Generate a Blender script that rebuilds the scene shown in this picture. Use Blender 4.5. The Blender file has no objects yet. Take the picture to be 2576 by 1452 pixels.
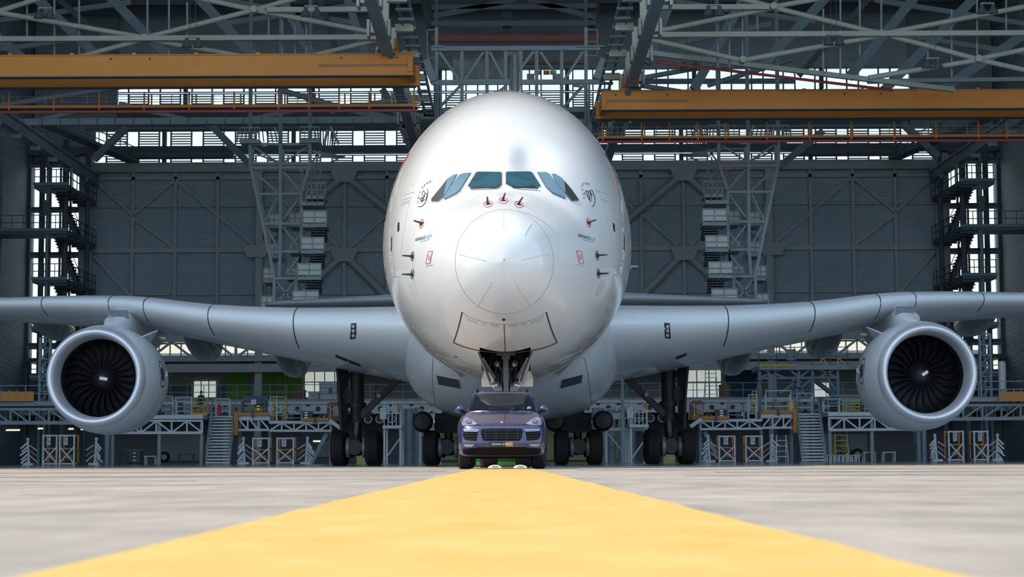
import bpy, bmesh, math, random
import numpy as np
from mathutils import Vector, Matrix
from mathutils.bvhtree import BVHTree

random.seed(7)
sc = bpy.context.scene
C = sc.collection

# ------------------------------------------------------------ camera, sky, sun, exposure
FPX, CX, CY = 4800.0, 1288.0, 726.0
TILT, ROLL = math.radians(5.131), math.radians(-0.25)
CAM = Vector((0.0, 0.0, 0.2))
RC = Matrix.Rotation(math.radians(90) + TILT, 3, 'X') @ Matrix.Rotation(ROLL, 3, 'Z')
cd = bpy.data.cameras.new('camera')
cam = bpy.data.objects.new('camera', cd)
C.objects.link(cam)
cam.matrix_world = Matrix.Translation(CAM) @ RC.to_4x4()
cd.sensor_fit = 'HORIZONTAL'
cd.sensor_width = 36.0
cd.lens = FPX / 2576.0 * 36.0
cd.clip_start, cd.clip_end = 0.1, 5000
cd.dof.use_dof = True
cd.dof.focus_distance = 52.0
cd.dof.aperture_fstop = 5.0
sc.camera = cam

SUN = Vector((-0.55, -0.03, 0.83)).normalized()
w = bpy.data.worlds.new('sky'); sc.world = w; w.use_nodes = True
nt = w.node_tree
bg = nt.nodes['Background']
sky = nt.nodes.new('ShaderNodeTexSky')
sky.sky_type = 'NISHITA'; sky.sun_disc = False
sky.sun_elevation = math.asin(SUN.z)
sky.sun_rotation = math.atan2(SUN.x, SUN.y)
sky.air_density = 1.0; sky.dust_density = 2.0; sky.ozone_density = 1.0; sky.altitude = 50
hz = nt.nodes.new('ShaderNodeMixRGB'); hz.blend_type = 'MIX'; hz.inputs[0].default_value = 0.45   # thin bright haze over the clear sky
sc_ = nt.nodes.new('ShaderNodeVectorMath'); sc_.operation = 'SCALE'; sc_.inputs['Scale'].default_value = 0.42
nt.links.new(sky.outputs[0], sc_.inputs[0]); nt.links.new(sc_.outputs[0], hz.inputs[1])
hz.inputs[2].default_value = (1.02, 1.34, 1.58, 1)
nt.links.new(hz.outputs[0], bg.inputs[0])
bg.inputs[1].default_value = 1.0
sl = bpy.data.lights.new('sun', 'SUN'); sl.energy = 3.5; sl.angle = math.radians(0.53)
sl.color = (1.0, 0.88, 0.72)
so = bpy.data.objects.new('sun', sl); C.objects.link(so)
so.rotation_euler = SUN.to_track_quat('Z', 'Y').to_euler()
so.location = (-20, -30, 60)
vs = sc.view_settings
vs.view_transform = 'Standard'; vs.look = 'None'; vs.gamma = 1.0; vs.use_curve_mapping = False
vs.exposure = 0.0
sc.cycles.max_bounces = 7; sc.cycles.glossy_bounces = 3; sc.cycles.transmission_bounces = 4

# ------------------------------------------------------------ helpers
def ray(x, y):
    return RC @ Vector(((x - CX) / FPX, (CY - y) / FPX, -1.0))
def P(x, y, d):
    """world point seen at photo pixel x,y at world depth d"""
    r = ray(x, y)
    return CAM + r * (d / r.y)

def lin(c):
    if isinstance(c, str):
        c = [int(c[i:i + 2], 16) / 255 for i in (0, 2, 4)]
        c = [v / 12.92 if v <= 0.04045 else ((v + 0.055) / 1.055) ** 2.4 for v in c]
    return (c[0], c[1], c[2], 1.0)

MATS = {}
def mat(name, col, rough=0.5, metal=0.0, coat=0.0, noise=0.0, nscale=3.0, col2=None, bump=0.0, bscale=40.0, emit=0.0, stretch=(1, 1, 1), spec=0.5):
    m = bpy.data.materials.new(name); m.use_nodes = True
    t = m.node_tree; b = t.nodes['Principled BSDF']
    b.inputs['Base Color'].default_value = lin(col)
    b.inputs['Roughness'].default_value = rough
    b.inputs['Metallic'].default_value = metal
    b.inputs['Coat Weight'].default_value = coat
    b.inputs['Coat Roughness'].default_value = 0.04
    b.inputs['Specular IOR Level'].default_value = spec
    if emit:
        b.inputs['Emission Color'].default_value = lin(col); b.inputs['Emission Strength'].default_value = emit
    tc = mp = None
    if noise or bump:
        tc = t.nodes.new('ShaderNodeTexCoord'); mp = t.nodes.new('ShaderNodeMapping')
        mp.inputs['Scale'].default_value = stretch
        t.links.new(tc.outputs['Object'], mp.inputs['Vector'])
    if noise:
        n = t.nodes.new('ShaderNodeTexNoise'); n.inputs['Scale'].default_value = nscale; n.inputs['Detail'].default_value = 6
        n.inputs['Roughness'].default_value = 0.6
        t.links.new(mp.outputs[0], n.inputs['Vector'])
        r = t.nodes.new('ShaderNodeValToRGB')
        r.color_ramp.elements[0].position = 0.3; r.color_ramp.elements[1].position = 0.72
        c1 = lin(col); c2 = lin(col2) if col2 else tuple(v * (1 - noise) for v in c1[:3]) + (1,)
        r.color_ramp.elements[0].color = c2; r.color_ramp.elements[1].color = c1
        t.links.new(n.outputs['Fac'], r.inputs['Fac']); t.links.new(r.outputs['Color'], b.inputs['Base Color'])
    if bump:
        n2 = t.nodes.new('ShaderNodeTexNoise'); n2.inputs['Scale'].default_value = bscale; n2.inputs['Detail'].default_value = 4
        t.links.new(mp.outputs[0], n2.inputs['Vector'])
        bp = t.nodes.new('ShaderNodeBump'); bp.inputs['Strength'].default_value = bump; bp.inputs['Distance'].default_value = 0.02
        t.links.new(n2.outputs['Fac'], bp.inputs['Height']); t.links.new(bp.outputs[0], b.inputs['Normal'])
    MATS[name] = m
    return m
def wave_bump(m, axis, scale, strength=0.6, dist=0.05):
    t = m.node_tree; b = t.nodes['Principled BSDF']
    tc = t.nodes.new('ShaderNodeTexCoord'); wv = t.nodes.new('ShaderNodeTexWave')
    wv.bands_direction = axis; wv.inputs['Scale'].default_value = scale
    t.links.new(tc.outputs['Object'], wv.inputs['Vector'])
    bp = t.nodes.new('ShaderNodeBump'); bp.inputs['Strength'].default_value = strength; bp.inputs['Distance'].default_value = dist
    t.links.new(wv.outputs['Fac'], bp.inputs['Height']); t.links.new(bp.outputs[0], b.inputs['Normal'])
def glass_pane(name, tint, solid):
    m = bpy.data.materials.new(name); m.use_nodes = True
    t = m.node_tree; t.nodes.clear()
    o = t.nodes.new('ShaderNodeOutputMaterial'); mx = t.nodes.new('ShaderNodeMixShader')
    tr = t.nodes.new('ShaderNodeBsdfTransparent'); tr.inputs[0].default_value = lin(tint)
    tl = t.nodes.new('ShaderNodeBsdfTranslucent'); tl.inputs[0].default_value = (0.9, 0.9, 0.86, 1)
    mx.inputs[0].default_value = solid
    t.links.new(tr.outputs[0], mx.inputs[1]); t.links.new(tl.outputs[0], mx.inputs[2]); t.links.new(mx.outputs[0], o.inputs[0])
    MATS[name] = m
    return m

WM = {}
class MB:
    def __init__(self): self.v = []; self.f = []
    def add(self, vs, fs):
        n = len(self.v); self.v += [tuple(p) for p in vs]; self.f += [tuple(i + n for i in f) for f in fs]; return self
    def box(self, a, b):
        (x0, y0, z0), (x1, y1, z1) = a, b
        x0, x1 = min(x0, x1), max(x0, x1); y0, y1 = min(y0, y1), max(y0, y1); z0, z1 = min(z0, z1), max(z0, z1)
        return self.add([(x0, y0, z0), (x1, y0, z0), (x1, y1, z0), (x0, y1, z0), (x0, y0, z1), (x1, y0, z1), (x1, y1, z1), (x0, y1, z1)],
                        [(3, 2, 1, 0), (4, 5, 6, 7), (0, 1, 5, 4), (1, 2, 6, 5), (2, 3, 7, 6), (3, 0, 4, 7)])
    def frame(self, p, q):
        d = (Vector(q) - Vector(p)); L = d.length; d.normalize()
        up = Vector((0, 0, 1)) if abs(d.z) < 0.95 else Vector((0, 1, 0))
        s = d.cross(up).normalized(); u = s.cross(d).normalized()
        return d, s, u, L
    def bar(self, p, q, wd, ht=None):
        ht = ht or wd
        p, q = Vector(p), Vector(q); d, s, u, L = self.frame(p, q)
        vs = []
        for c in (p, q):
            for a, b in ((-1, -1), (1, -1), (1, 1), (-1, 1)):
                vs.append(c + s * (a * wd / 2) + u * (b * ht / 2))
        return self.add(vs, [(3, 2, 1, 0), (4, 5, 6, 7), (0, 1, 5, 4), (1, 2, 6, 5), (2, 3, 7, 6), (3, 0, 4, 7)])
    def tube(self, p, q, r, n=10, r2=None):
        r2 = r if r2 is None else r2
        p, q = Vector(p), Vector(q); d, s, u, L = self.frame(p, q)
        vs = []
        for c, rr in ((p, r), (q, r2)):
            for k in range(n):
                a = 2 * math.pi * k / n
                vs.append(c + s * (math.cos(a) * rr) + u * (math.sin(a) * rr))
        fs = [(k, (k + 1) % n, n + (k + 1) % n, n + k) for k in range(n)]
        fs += [tuple(range(n - 1, -1, -1)), tuple(range(n, 2 * n))]
        return self.add(vs, fs)
    def path(self, pts, r, n=8):
        for a, b in zip(pts[:-1], pts[1:]): self.tube(a, b, r, n)
        return self
    def loft(self, rings, closed=True, cap0=True, cap1=True):
        n = len(rings[0]); base = len(self.v)
        vs = [p for r in rings for p in r]; fs = []
        m = n if closed else n - 1
        for i in range(len(rings) - 1):
            for k in range(m):
                a = i * n + k; b = i * n + (k + 1) % n
                fs.append((a, b, b + n, a + n))
        if cap0: fs.append(tuple(range(n - 1, -1, -1)))
        if cap1: fs.append(tuple((len(rings) - 1) * n + k for k in range(n)))
        return self.add(vs, fs)
    def lathe(self, prof, c, ax=Vector((0, 1, 0)), n=48):
        """prof: list of (t along axis, radius)"""
        ax = Vector(ax).normalized(); up = Vector((0, 0, 1)) if abs(ax.z) < 0.9 else Vector((1, 0, 0))
        s = ax.cross(up).normalized(); u = s.cross(ax).normalized(); c = Vector(c)
        rings = [[c + ax * t + (s * math.cos(2 * math.pi * k / n) + u * math.sin(2 * math.pi * k / n)) * max(r, 1e-4) for k in range(n)] for t, r in prof]
        return self.loft(rings, True, False, False)
    def build(self, name, m, parent=None, smooth=None, local=False, mods=None):
        me = bpy.data.meshes.new(name)
        vv = self.v
        if parent is not None and not local:
            iw = WM[parent.name].inverted()
            vv = [tuple(iw @ Vector(p)) for p in self.v]
        me.from_pydata(vv, [], self.f); me.update()
        bm = bmesh.new(); bm.from_mesh(me); bmesh.ops.recalc_face_normals(bm, faces=bm.faces); bm.to_mesh(me); bm.free()
        if smooth is not None:
            me.polygons.foreach_set('use_smooth', [True] * len(me.polygons))
            if smooth < 180: me.set_sharp_from_angle(angle=math.radians(smooth))
        mm = MATS[m] if isinstance(m, str) else m
        me.materials.append(mm)
        o = bpy.data.objects.new(name, me); C.objects.link(o)
        if parent is not None:
            o.parent = parent; WM[o.name] = WM[parent.name]
        else:
            WM[o.name] = Matrix.Identity(4)
        return o
def tag(o, label=None, cat=None, group=None, kind=None):
    for k, v in (('label', label), ('category', cat), ('group', group), ('kind', kind)):
        if v: o[k] = v
    return o
def thing(name, loc, label, cat, group=None, kind=None, rotz=0.0):
    o = bpy.data.objects.new(name, None); C.objects.link(o)
    o.empty_display_size = 0.3
    o.location = loc; o.rotation_euler = (0, 0, rotz)
    WM[o.name] = Matrix.Translation(Vector(loc)) @ Matrix.Rotation(rotz, 4, 'Z')
    return tag(o, label, cat, group, kind)
def copy_tree(o, loc=None, label=None, parent=None, sx=1.0):
    c = o.copy(); C.objects.link(c)
    if parent is not None: c.parent = parent
    if loc is not None: c.location = loc
    if sx != 1.0: c.scale = (sx, 1, 1)
    if label: c['label'] = label
    WM[c.name] = Matrix.Translation(c.location)
    for ch in list(o.children): copy_tree(ch, parent=c)
    return c
def set_parent_same(o, parent):
    o.parent = parent; WM[o.name] = WM[parent.name]
HX = 0.19
def mir(p): return Vector((2 * HX - p[0], p[1], p[2]))
def pchip(xs, ys):
    xs = np.array(xs, float); ys = np.array(ys, float)
    h = np.diff(xs); dl = np.diff(ys) / h
    d = np.zeros(len(xs))
    for i in range(1, len(xs) - 1):
        if dl[i - 1] * dl[i] > 0:
            w1 = 2 * h[i] + h[i - 1]; w2 = h[i] + 2 * h[i - 1]
            d[i] = (w1 + w2) / (w1 / dl[i - 1] + w2 / dl[i])
    d[0] = dl[0]; d[-1] = dl[-1]
    def f(x):
        x = min(max(x, xs[0]), xs[-1]); i = min(max(int(np.searchsorted(xs, x)) - 1, 0), len(h) - 1)
        t = (x - xs[i]) / h[i]
        return float((1 + 2 * t) * (1 - t) ** 2 * ys[i] + t * (1 - t) ** 2 * h[i] * d[i] + t * t * (3 - 2 * t) * ys[i + 1] + t * t * (t - 1) * h[i] * d[i + 1])
    return f
def font_mesh(text, shear=0.0):
    """flat 2D triangles of a line of text: verts (x,y), faces"""
    cu = bpy.data.curves.new('lettering', 'FONT'); cu.body = text; cu.shear = shear; cu.resolution_u = 3
    ob = bpy.data.objects.new('lettering', cu); C.objects.link(ob)
    dg = bpy.context.evaluated_depsgraph_get()
    me = bpy.data.meshes.new_from_object(ob.evaluated_get(dg))
    vs = [(v.co.x, v.co.y) for v in me.vertices]; fs = [tuple(p.vertices) for p in me.polygons]
    bpy.data.objects.remove(ob); bpy.data.meshes.remove(me); bpy.data.curves.remove(cu)
    return vs, fs
def fan_fill(poly, maxlen):
    """2D polygon -> refined triangles"""
    bm = bmesh.new()
    bm.faces.new([bm.verts.new((x, y, 0)) for x, y in poly])
    bmesh.ops.triangulate(bm, faces=bm.faces[:])
    for _ in range(7):
        es = [e for e in bm.edges if e.calc_length() > maxlen]
        if not es: break
        bmesh.ops.subdivide_edges(bm, edges=es, cuts=1, use_grid_fill=False)
        bmesh.ops.triangulate(bm, faces=bm.faces[:])
    bm.verts.index_update()
    vs = [(v.co.x, v.co.y) for v in bm.verts]; fs = [tuple(v.index for v in f.verts) for f in bm.faces]
    bd = [(e.verts[0].index, e.verts[1].index) for e in bm.edges if len(e.link_faces) == 1]
    bm.free()
    return vs, fs, bd
def strip2d(pts, wd):
    """polyline -> quads (verts, faces) in 2D, width wd"""
    vs, fs = [], []
    for i, p in enumerate(pts):
        a = pts[max(i - 1, 0)]; b = pts[min(i + 1, len(pts) - 1)]
        t = Vector((b[0] - a[0], b[1] - a[1])); t.normalize() if t.length else None
        n = Vector((-t.y, t.x)) * wd / 2
        vs += [(p[0] + n.x, p[1] + n.y), (p[0] - n.x, p[1] - n.y)]
    for i in range(len(pts) - 1): fs.append((2 * i, 2 * i + 1, 2 * i + 3, 2 * i + 2))
    return vs, fs
def dense(pts, step):
    out = [pts[0]]
    for a, b in zip(pts[:-1], pts[1:]):
        n = max(1, int(math.hypot(b[0] - a[0], b[1] - a[1]) / step))
        for k in range(1, n + 1): out.append((a[0] + (b[0] - a[0]) * k / n, a[1] + (b[1] - a[1]) * k / n))
    return out
def bez(p0, p1, p2, p3, n=16):
    o = []
    for i in range(n + 1):
        t = i / n; u = 1 - t
        o.append(tuple(u ** 3 * a + 3 * u * u * t * b + 3 * u * t * t * c + t ** 3 * d for a, b, c, d in zip(p0, p1, p2, p3)))
    return o
def arc2(cx, cy, rx, ry, a0, a1, n=40, rot=0.0):
    o = []
    for i in range(n + 1):
        a = math.radians(a0 + (a1 - a0) * i / n); x, y = rx * math.cos(a), ry * math.sin(a); r = math.radians(rot)
        o.append((cx + x * math.cos(r) - y * math.sin(r), cy + x * math.sin(r) + y * math.cos(r)))
    return o

# ------------------------------------------------------------ materials
mat('white_paint', (0.73, 0.73, 0.71), 0.25, coat=0.8, noise=0.05, nscale=0.6)
mat('grey_paint', (0.70, 0.74, 0.76), 0.28, coat=0.4, noise=0.06, nscale=0.5)
mat('fairing_paint', (0.58, 0.61, 0.62), 0.3, coat=0.35, noise=0.1, nscale=0.7)
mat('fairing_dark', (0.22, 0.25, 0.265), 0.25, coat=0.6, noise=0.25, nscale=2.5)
mat('polished_lip', (0.72, 0.74, 0.77), 0.42, metal=0.55, noise=0.06, nscale=3)
mat('black', (0.012, 0.013, 0.015), 0.45)
mat('seam', (0.025, 0.025, 0.028), 0.6)
mat('soft_seam', (0.34, 0.36, 0.38), 0.5)
mat('fan_blade', (0.014, 0.015, 0.018), 0.42, metal=0.3)
mat('duct', (0.016, 0.018, 0.022), 0.55)
mat('cockpit_glass', (0.035, 0.12, 0.22), 0.06, coat=1.0, noise=0.6, nscale=3.2, col2=(0.03, 0.085, 0.06))
mat('blind', (0.035, 0.045, 0.045), 0.4)
mat('side_glass', (0.16, 0.27, 0.34), 0.06, coat=1.0)
mat('red', (0.55, 0.03, 0.035), 0.45)
mat('navy', (0.015, 0.02, 0.06), 0.4)
mat('ink', (0.015, 0.018, 0.035), 0.5)
mat('sky_blue_ink', (0.03, 0.33, 0.62), 0.5)
mat('pale_grey', (0.32, 0.34, 0.36), 0.5)
mat('gear_steel', (0.30, 0.32, 0.34), 0.45, metal=0.3, noise=0.3, nscale=6)
mat('gear_dark', (0.035, 0.037, 0.04), 0.55, noise=0.4, nscale=5)
mat('gear_white', (0.42, 0.45, 0.47), 0.45, noise=0.15, nscale=5)
mat('rubber', (0.014, 0.014, 0.015), 0.75, bump=0.3, bscale=60)
mat('lamp_glass', (0.85, 0.86, 0.8), 0.12, metal=0.7)
mat('chrome', (0.75, 0.76, 0.78), 0.12, metal=1.0)
mat('car_paint', (0.040, 0.035, 0.105), 0.25, metal=0.35, coat=1.0)
mat('car_glass', (0.008, 0.013, 0.016), 0.05, spec=0.4)
mat('car_black', (0.005, 0.005, 0.006), 0.6, spec=0.12)
mat('car_grille', (0.012, 0.012, 0.014), 0.4, spec=0.3)
mat('headlamp', (0.30, 0.32, 0.36), 0.08, metal=0.3, coat=1.0)
mat('headlamp_core', (0.12, 0.16, 0.42), 0.1, metal=0.5, coat=1.0)
mat('gold', (0.34, 0.21, 0.03), 0.4)
mat('sign_white', (0.72, 0.73, 0.72), 0.5)
mat('crest', (0.62, 0.40, 0.12), 0.35, metal=0.5)
mat('crane_orange', (0.80, 0.31, 0.045), 0.5, noise=0.12, nscale=0.8)
mat('bright_orange', (0.62, 0.25, 0.03), 0.5)
mat('pipe_red', (0.50, 0.10, 0.10), 0.5)
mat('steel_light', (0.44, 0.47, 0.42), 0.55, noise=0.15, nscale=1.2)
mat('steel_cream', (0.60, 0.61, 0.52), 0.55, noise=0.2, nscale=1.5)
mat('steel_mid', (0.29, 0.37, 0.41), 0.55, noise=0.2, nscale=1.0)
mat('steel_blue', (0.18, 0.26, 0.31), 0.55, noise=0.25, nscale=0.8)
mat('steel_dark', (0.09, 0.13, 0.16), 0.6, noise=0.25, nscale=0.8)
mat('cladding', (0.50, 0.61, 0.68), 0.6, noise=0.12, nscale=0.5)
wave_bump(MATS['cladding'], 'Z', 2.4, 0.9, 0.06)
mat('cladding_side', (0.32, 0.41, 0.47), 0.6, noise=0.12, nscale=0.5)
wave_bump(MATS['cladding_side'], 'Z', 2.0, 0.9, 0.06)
mat('wall_frame', (0.44, 0.48, 0.49), 0.6, noise=0.15, nscale=0.8)
mat('roof_deck', (0.18, 0.25, 0.30), 0.7)
mat('dock_white', (0.74, 0.78, 0.79), 0.5, noise=0.15, nscale=2.5)
mat('dock_grey', (0.36, 0.40, 0.42), 0.55, noise=0.2, nscale=2)
mat('tarp', (0.80, 0.83, 0.77), 0.7, noise=0.12, nscale=1.6, bump=0.5, bscale=5)
mat('tower_steel', (0.36, 0.43, 0.46), 0.5, noise=0.2, nscale=1.5)
mat('yellow', (0.66, 0.46, 0.03), 0.5)
mat('green_wall', (0.17, 0.42, 0.05), 0.7, noise=0.1, nscale=1)
mat('blue_wall', (0.02, 0.08, 0.17), 0.6)
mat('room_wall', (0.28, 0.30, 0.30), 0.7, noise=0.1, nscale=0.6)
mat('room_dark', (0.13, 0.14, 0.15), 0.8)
mat('yellow_wall', (0.48, 0.47, 0.20), 0.7, noise=0.2, nscale=0.8)
mat('cabin_red', (0.26, 0.06, 0.03), 0.5)
mat('brown_box', (0.24, 0.13, 0.08), 0.7)
mat('blue_metal', (0.03, 0.09, 0.16), 0.45)
mat('blue_label', (0.03, 0.14, 0.45), 0.5)
mat('light_tube', (1.0, 0.87, 0.55), 0.5, emit=1.6)
mat('lamp_metal', (0.16, 0.18, 0.18), 0.35, metal=0.4)
mat('white_plastic', (0.65, 0.66, 0.66), 0.45)
mat('bush_green', (0.14, 0.30, 0.03), 0.8, noise=0.4, nscale=4)
mat('tug_green', (0.10, 0.42, 0.05), 0.45)
glass_pane('pane_glass', (0.98, 0.93, 0.86), 0.12)
glass_pane('pane_warm', (0.95, 0.86, 0.74), 0.2)

# ------------------------------------------------------------ ground
def ground_material():
    m = mat('apron_concrete', (0.40, 0.35, 0.29), 0.8, noise=0.4, nscale=2.2, bump=0.25, bscale=60, stretch=(1, 0.45, 1))
    t = m.node_tree; b = t.nodes['Principled BSDF']
    # larger worn patches on top of the fine mottling
    tc = t.nodes.new('ShaderNodeTexCoord'); n = t.nodes.new('ShaderNodeTexNoise')
    n.inputs['Scale'].default_value = 0.28; n.inputs['Detail'].default_value = 5
    t.links.new(tc.outputs['Object'], n.inputs['Vector'])
    r = t.nodes.new('ShaderNodeValToRGB'); r.color_ramp.elements[0].position = 0.35; r.color_ramp.elements[1].position = 0.65
    r.color_ramp.elements[0].color = (0.78, 0.78, 0.78, 1); r.color_ramp.elements[1].color = (1.12, 1.11, 1.1, 1)
    t.links.new(n.outputs['Fac'], r.inputs['Fac'])
    mx = t.nodes.new('ShaderNodeMixRGB'); mx.blend_type = 'MULTIPLY'; mx.inputs[0].default_value = 1.0
    src = b.inputs['Base Color'].links[0].from_socket
    t.links.new(src, mx.inputs[1]); t.links.new(r.outputs['Color'], mx.inputs[2]); t.links.new(mx.outputs[0], b.inputs['Base Color'])
ground_material()
mat('line_yellow', (0.57, 0.40, 0.125), 0.7, noise=0.5, nscale=3.0, col2=(0.51, 0.32, 0.065), bump=0.2, bscale=80, stretch=(1, 0.5, 1))
mat('hangar_floor', (0.42, 0.45, 0.46), 0.10, noise=0.35, nscale=0.5)
mat('tar', (0.06, 0.058, 0.055), 0.8)
mat('grass', (0.09, 0.15, 0.03), 0.9, noise=0.5, nscale=0.05)

EDGE = 55.0
g = MB().box((-700, -900, -0.4), (700, EDGE, 0)).build('ground', 'apron_concrete'); tag(g, 'sunlit grey concrete apron in front of the hangar', 'apron', kind='structure')
for (y0, x0, x1, wv) in ((24.6, -18, -1.0, 0.32), (19.4, -14, -3.2, 0.18), (17.0, -16, -5, 0.12), (22.5, 2.0, 16, 0.2), (28.5, 3, 22, 0.35), (34, -24, -1.2, 0.5), (36, 1.2, 26, 0.5)):
    mb = MB(); pts = [(x0 + (x1 - x0) * k / 14, y0 + random.uniform(-0.12, 0.12)) for k in range(15)]
    vs_, fs_ = strip2d(pts, wv)
    mb.add([(x, y, 0.004) for x, y in vs_], fs_); mb.build('tar_seam', 'tar', g)
f = MB().box((-50, EDGE, -0.4), (50, 160, 0)).build('floor', 'hangar_floor'); tag(f, 'dark glossy painted floor inside the hangar', 'floor', kind='structure')
for (x0, x1, y0, y1) in ((-46, -2.6, 57, 61), (13, 46, 56.5, 60.5)):  # pale strips laid on the floor to imitate bands of sunlight
    MB().box((x0, y0, 0), (x1, y1, 0.004)).build('painted_sun_strip', 'apron_concrete', f)
# far grass edges of the airfield behind the camera (seen in reflections)
gr = MB().box((-700, -900, 0.0), (700, -260, 0.02)).build('lawn', 'grass'); tag(gr, 'grass verge far across the airfield', 'grass', kind='structure')

# centre line: broad taxi guide line, slightly narrower towards the hangar
mb = MB(); n = 60; pts = []
rnd = random.Random(3)
for i in range(n + 1):
    t = i / n; y = -6 + t * t * 47.6 if i else -6
    hw = 0.80 - 0.12 * min(max((y - 2) / 36, 0), 1)
    e1 = rnd.uniform(-0.012, 0.012); e2 = rnd.uniform(-0.012, 0.012)
    mb.v += [(-0.04 - hw + e1 - 0.004 * max(y, 0), y, 0.006), (-0.04 + hw + e2 - 0.004 * max(y, 0), y, 0.006)]
for i in range(n): mb.f.append((2 * i, 2 * i + 1, 2 * i + 3, 2 * i + 2))
ln = mb.build('guide_line_marking', 'line_yellow'); tag(ln, 'broad yellow painted guide line leading to the parked car', 'line marking', kind='structure')
# floor stripes inside
fm = thing('floor_marking', (0, 60, 0), 'thin yellow and white stripes painted on the hangar floor', 'line marking', kind='structure')
for (a, b, wd, m_) in (((-13, 74), (-4.5, 62), 0.25, 'yellow'), ((-17, 80), (-13, 74), 0.2, 'yellow'), ((6, 64), (26, 66), 0.25, 'yellow'), ((-20, 62), (-8, 63), 0.2, 'sign_white'), ((12, 70), (26, 74), 0.2, 'sign_white')):
    vs_, fs_ = strip2d([a, b], wd); MB().add([(x, y, 0.005) for x, y in vs_], fs_).build('stripe', m_, fm)

# ------------------------------------------------------------ hangar shell
def Z(y, d=150.0): return 0.2 + (1157 - y) * d / FPX
def X(x, d=150.0): return (x - CX) * d / FPX
FY = 53.0
def roof_z(y): return 36.0 if y > 128 else 36.0 + (128 - y) * 0.17  # unseen front part slopes up to let more sky light inside
c_ = MB().add([(x, y, z) for y in (FY, 128, 152) for x in (-50, 50) for z in (roof_z(y), roof_z(y) + 0.6)],
              [(0, 2, 6, 4), (4, 6, 10, 8), (1, 5, 7, 3), (5, 9, 11, 7), (0, 1, 3, 2), (8, 10, 11, 9), (0, 4, 5, 1), (4, 8, 9, 5), (2, 3, 7, 6), (6, 7, 11, 10)]).build('ceiling', 'roof_deck')
tag(c_, 'dark corrugated hangar roof deck', 'roof', kind='structure')
for i in range(9):   # purlins under the roof
    y = 100 + i * 6.0
    MB().box((-48, y, roof_z(y) - .6), (48, y + 0.35, roof_z(y) - .04)).build('purlin', 'steel_dark', c_)
h_ = MB().box((-50, FY, 46.5), (50, FY + .8, roof_z(FY) + .3)).build('wall_front', 'cladding_side'); tag(h_, 'unseen header wall added over the hangar front to limit the sun', 'wall', kind='structure')  # out of view, added to hold back how far the sun reaches in
for s, nm in ((-1, 'left'), (1, 'right')):
    mb = MB(); xa, xb = HX + s * 48, HX + s * 48.5
    mb.add([(xa, FY, 0), (xb, FY, 0), (xb, 118, 0), (xa, 118, 0), (xa, FY, roof_z(FY)), (xb, FY, roof_z(FY)), (xb, 118, roof_z(118)), (xa, 118, roof_z(118))], [(3, 2, 1, 0), (4, 5, 6, 7), (0, 1, 5, 4), (1, 2, 6, 5), (2, 3, 7, 6), (3, 0, 4, 7)])
    mb.box((HX + s * 38.4, 117.6, 0), (HX + s * 48, 118, roof_z(118)))
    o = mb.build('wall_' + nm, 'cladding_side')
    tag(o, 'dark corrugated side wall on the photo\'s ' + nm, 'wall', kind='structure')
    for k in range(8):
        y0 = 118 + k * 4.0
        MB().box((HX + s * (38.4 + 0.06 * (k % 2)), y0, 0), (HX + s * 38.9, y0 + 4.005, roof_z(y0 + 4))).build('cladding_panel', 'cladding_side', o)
# back wall ---------------------------------------------------------------
D = 150.0
wb = MB().box((-38.6, D + 0.9, 31.4), (39, D + 1.3, 36)).build('wall_back', 'cladding')
tag(wb, 'dark ribbed back wall of the hangar', 'wall', kind='structure')
MB().box((-33.8, D + 0.3, 9.6), (34.2, D + 0.5, 23.75)).build('backing_sheet', 'cladding', wb)
for s_ in (-1, 1):
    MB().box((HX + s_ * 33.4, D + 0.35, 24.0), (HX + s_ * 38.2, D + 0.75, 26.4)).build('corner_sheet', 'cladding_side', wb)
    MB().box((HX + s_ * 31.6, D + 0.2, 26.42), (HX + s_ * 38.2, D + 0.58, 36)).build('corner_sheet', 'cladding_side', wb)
    MB().box((HX + s_ * 38.2, D - 0.4, 0), (HX + s_ * 39.0, D + 0.8, 36)).build('corner_post', 'steel_dark', wb)
zr = [9.9, 13.2, 16.75, 20.2, 23.6]
bx = [HX - 33.5 + 3.35 * i for i in range(21)]
for i in range(20):
    for j in range(4):
        MB().box((bx[i] + 0.04, D + 0.02 * ((i + j) % 2), zr[j] + 0.03), (bx[i + 1] - 0.04, D + 0.25, zr[j + 1] - 0.03)).build('cladding_panel', 'cladding', wb)
for i in range(1, 20):
    if i in (4, 16): continue
    MB().box((bx[i] - 0.13, D - 0.3, 9.9), (bx[i] + 0.13, D, 23.6)).build('post', 'wall_frame', wb)
MB().box((bx[0], D - 0.35, 16.6), (bx[20], D, 16.95)).build('girt', 'wall_frame', wb)
MB().box((bx[0], D - 0.6, 23.0), (bx[20], D, 23.75)).build('girt', 'wall_frame', wb)
MB().box((bx[0], D - 0.3, 22.4), (bx[20], D, 22.65)).build('girt', 'wall_frame', wb)
MB().box((-38.4, D + 0.6, 26.45), (38.8, D + 0.9, 28.0)).build('girt', 'steel_dark', wb)
MB().box((-38.4, D - 1.2, 24.4), (38.8, D - 0.2, 24.95)).build('walkway', 'steel_dark', wb)
MB().box((bx[0] - 0.9, D - 0.4, 4.9), (bx[0] + 0.2, D + 0.4, 24.3)).build('pilaster', 'wall_frame', wb)
MB().box((bx[20] - 0.2, D - 0.4, 4.9), (bx[20] + 0.9, D + 0.4, 24.3)).build('pilaster', 'wall_frame', wb)
for i in (4, 16):
    MB().box((bx[i] - 0.27, D - 0.7, 0), (bx[i] + 0.27, D - 0.1, 23.6)).build('column', 'wall_frame', wb)
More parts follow.
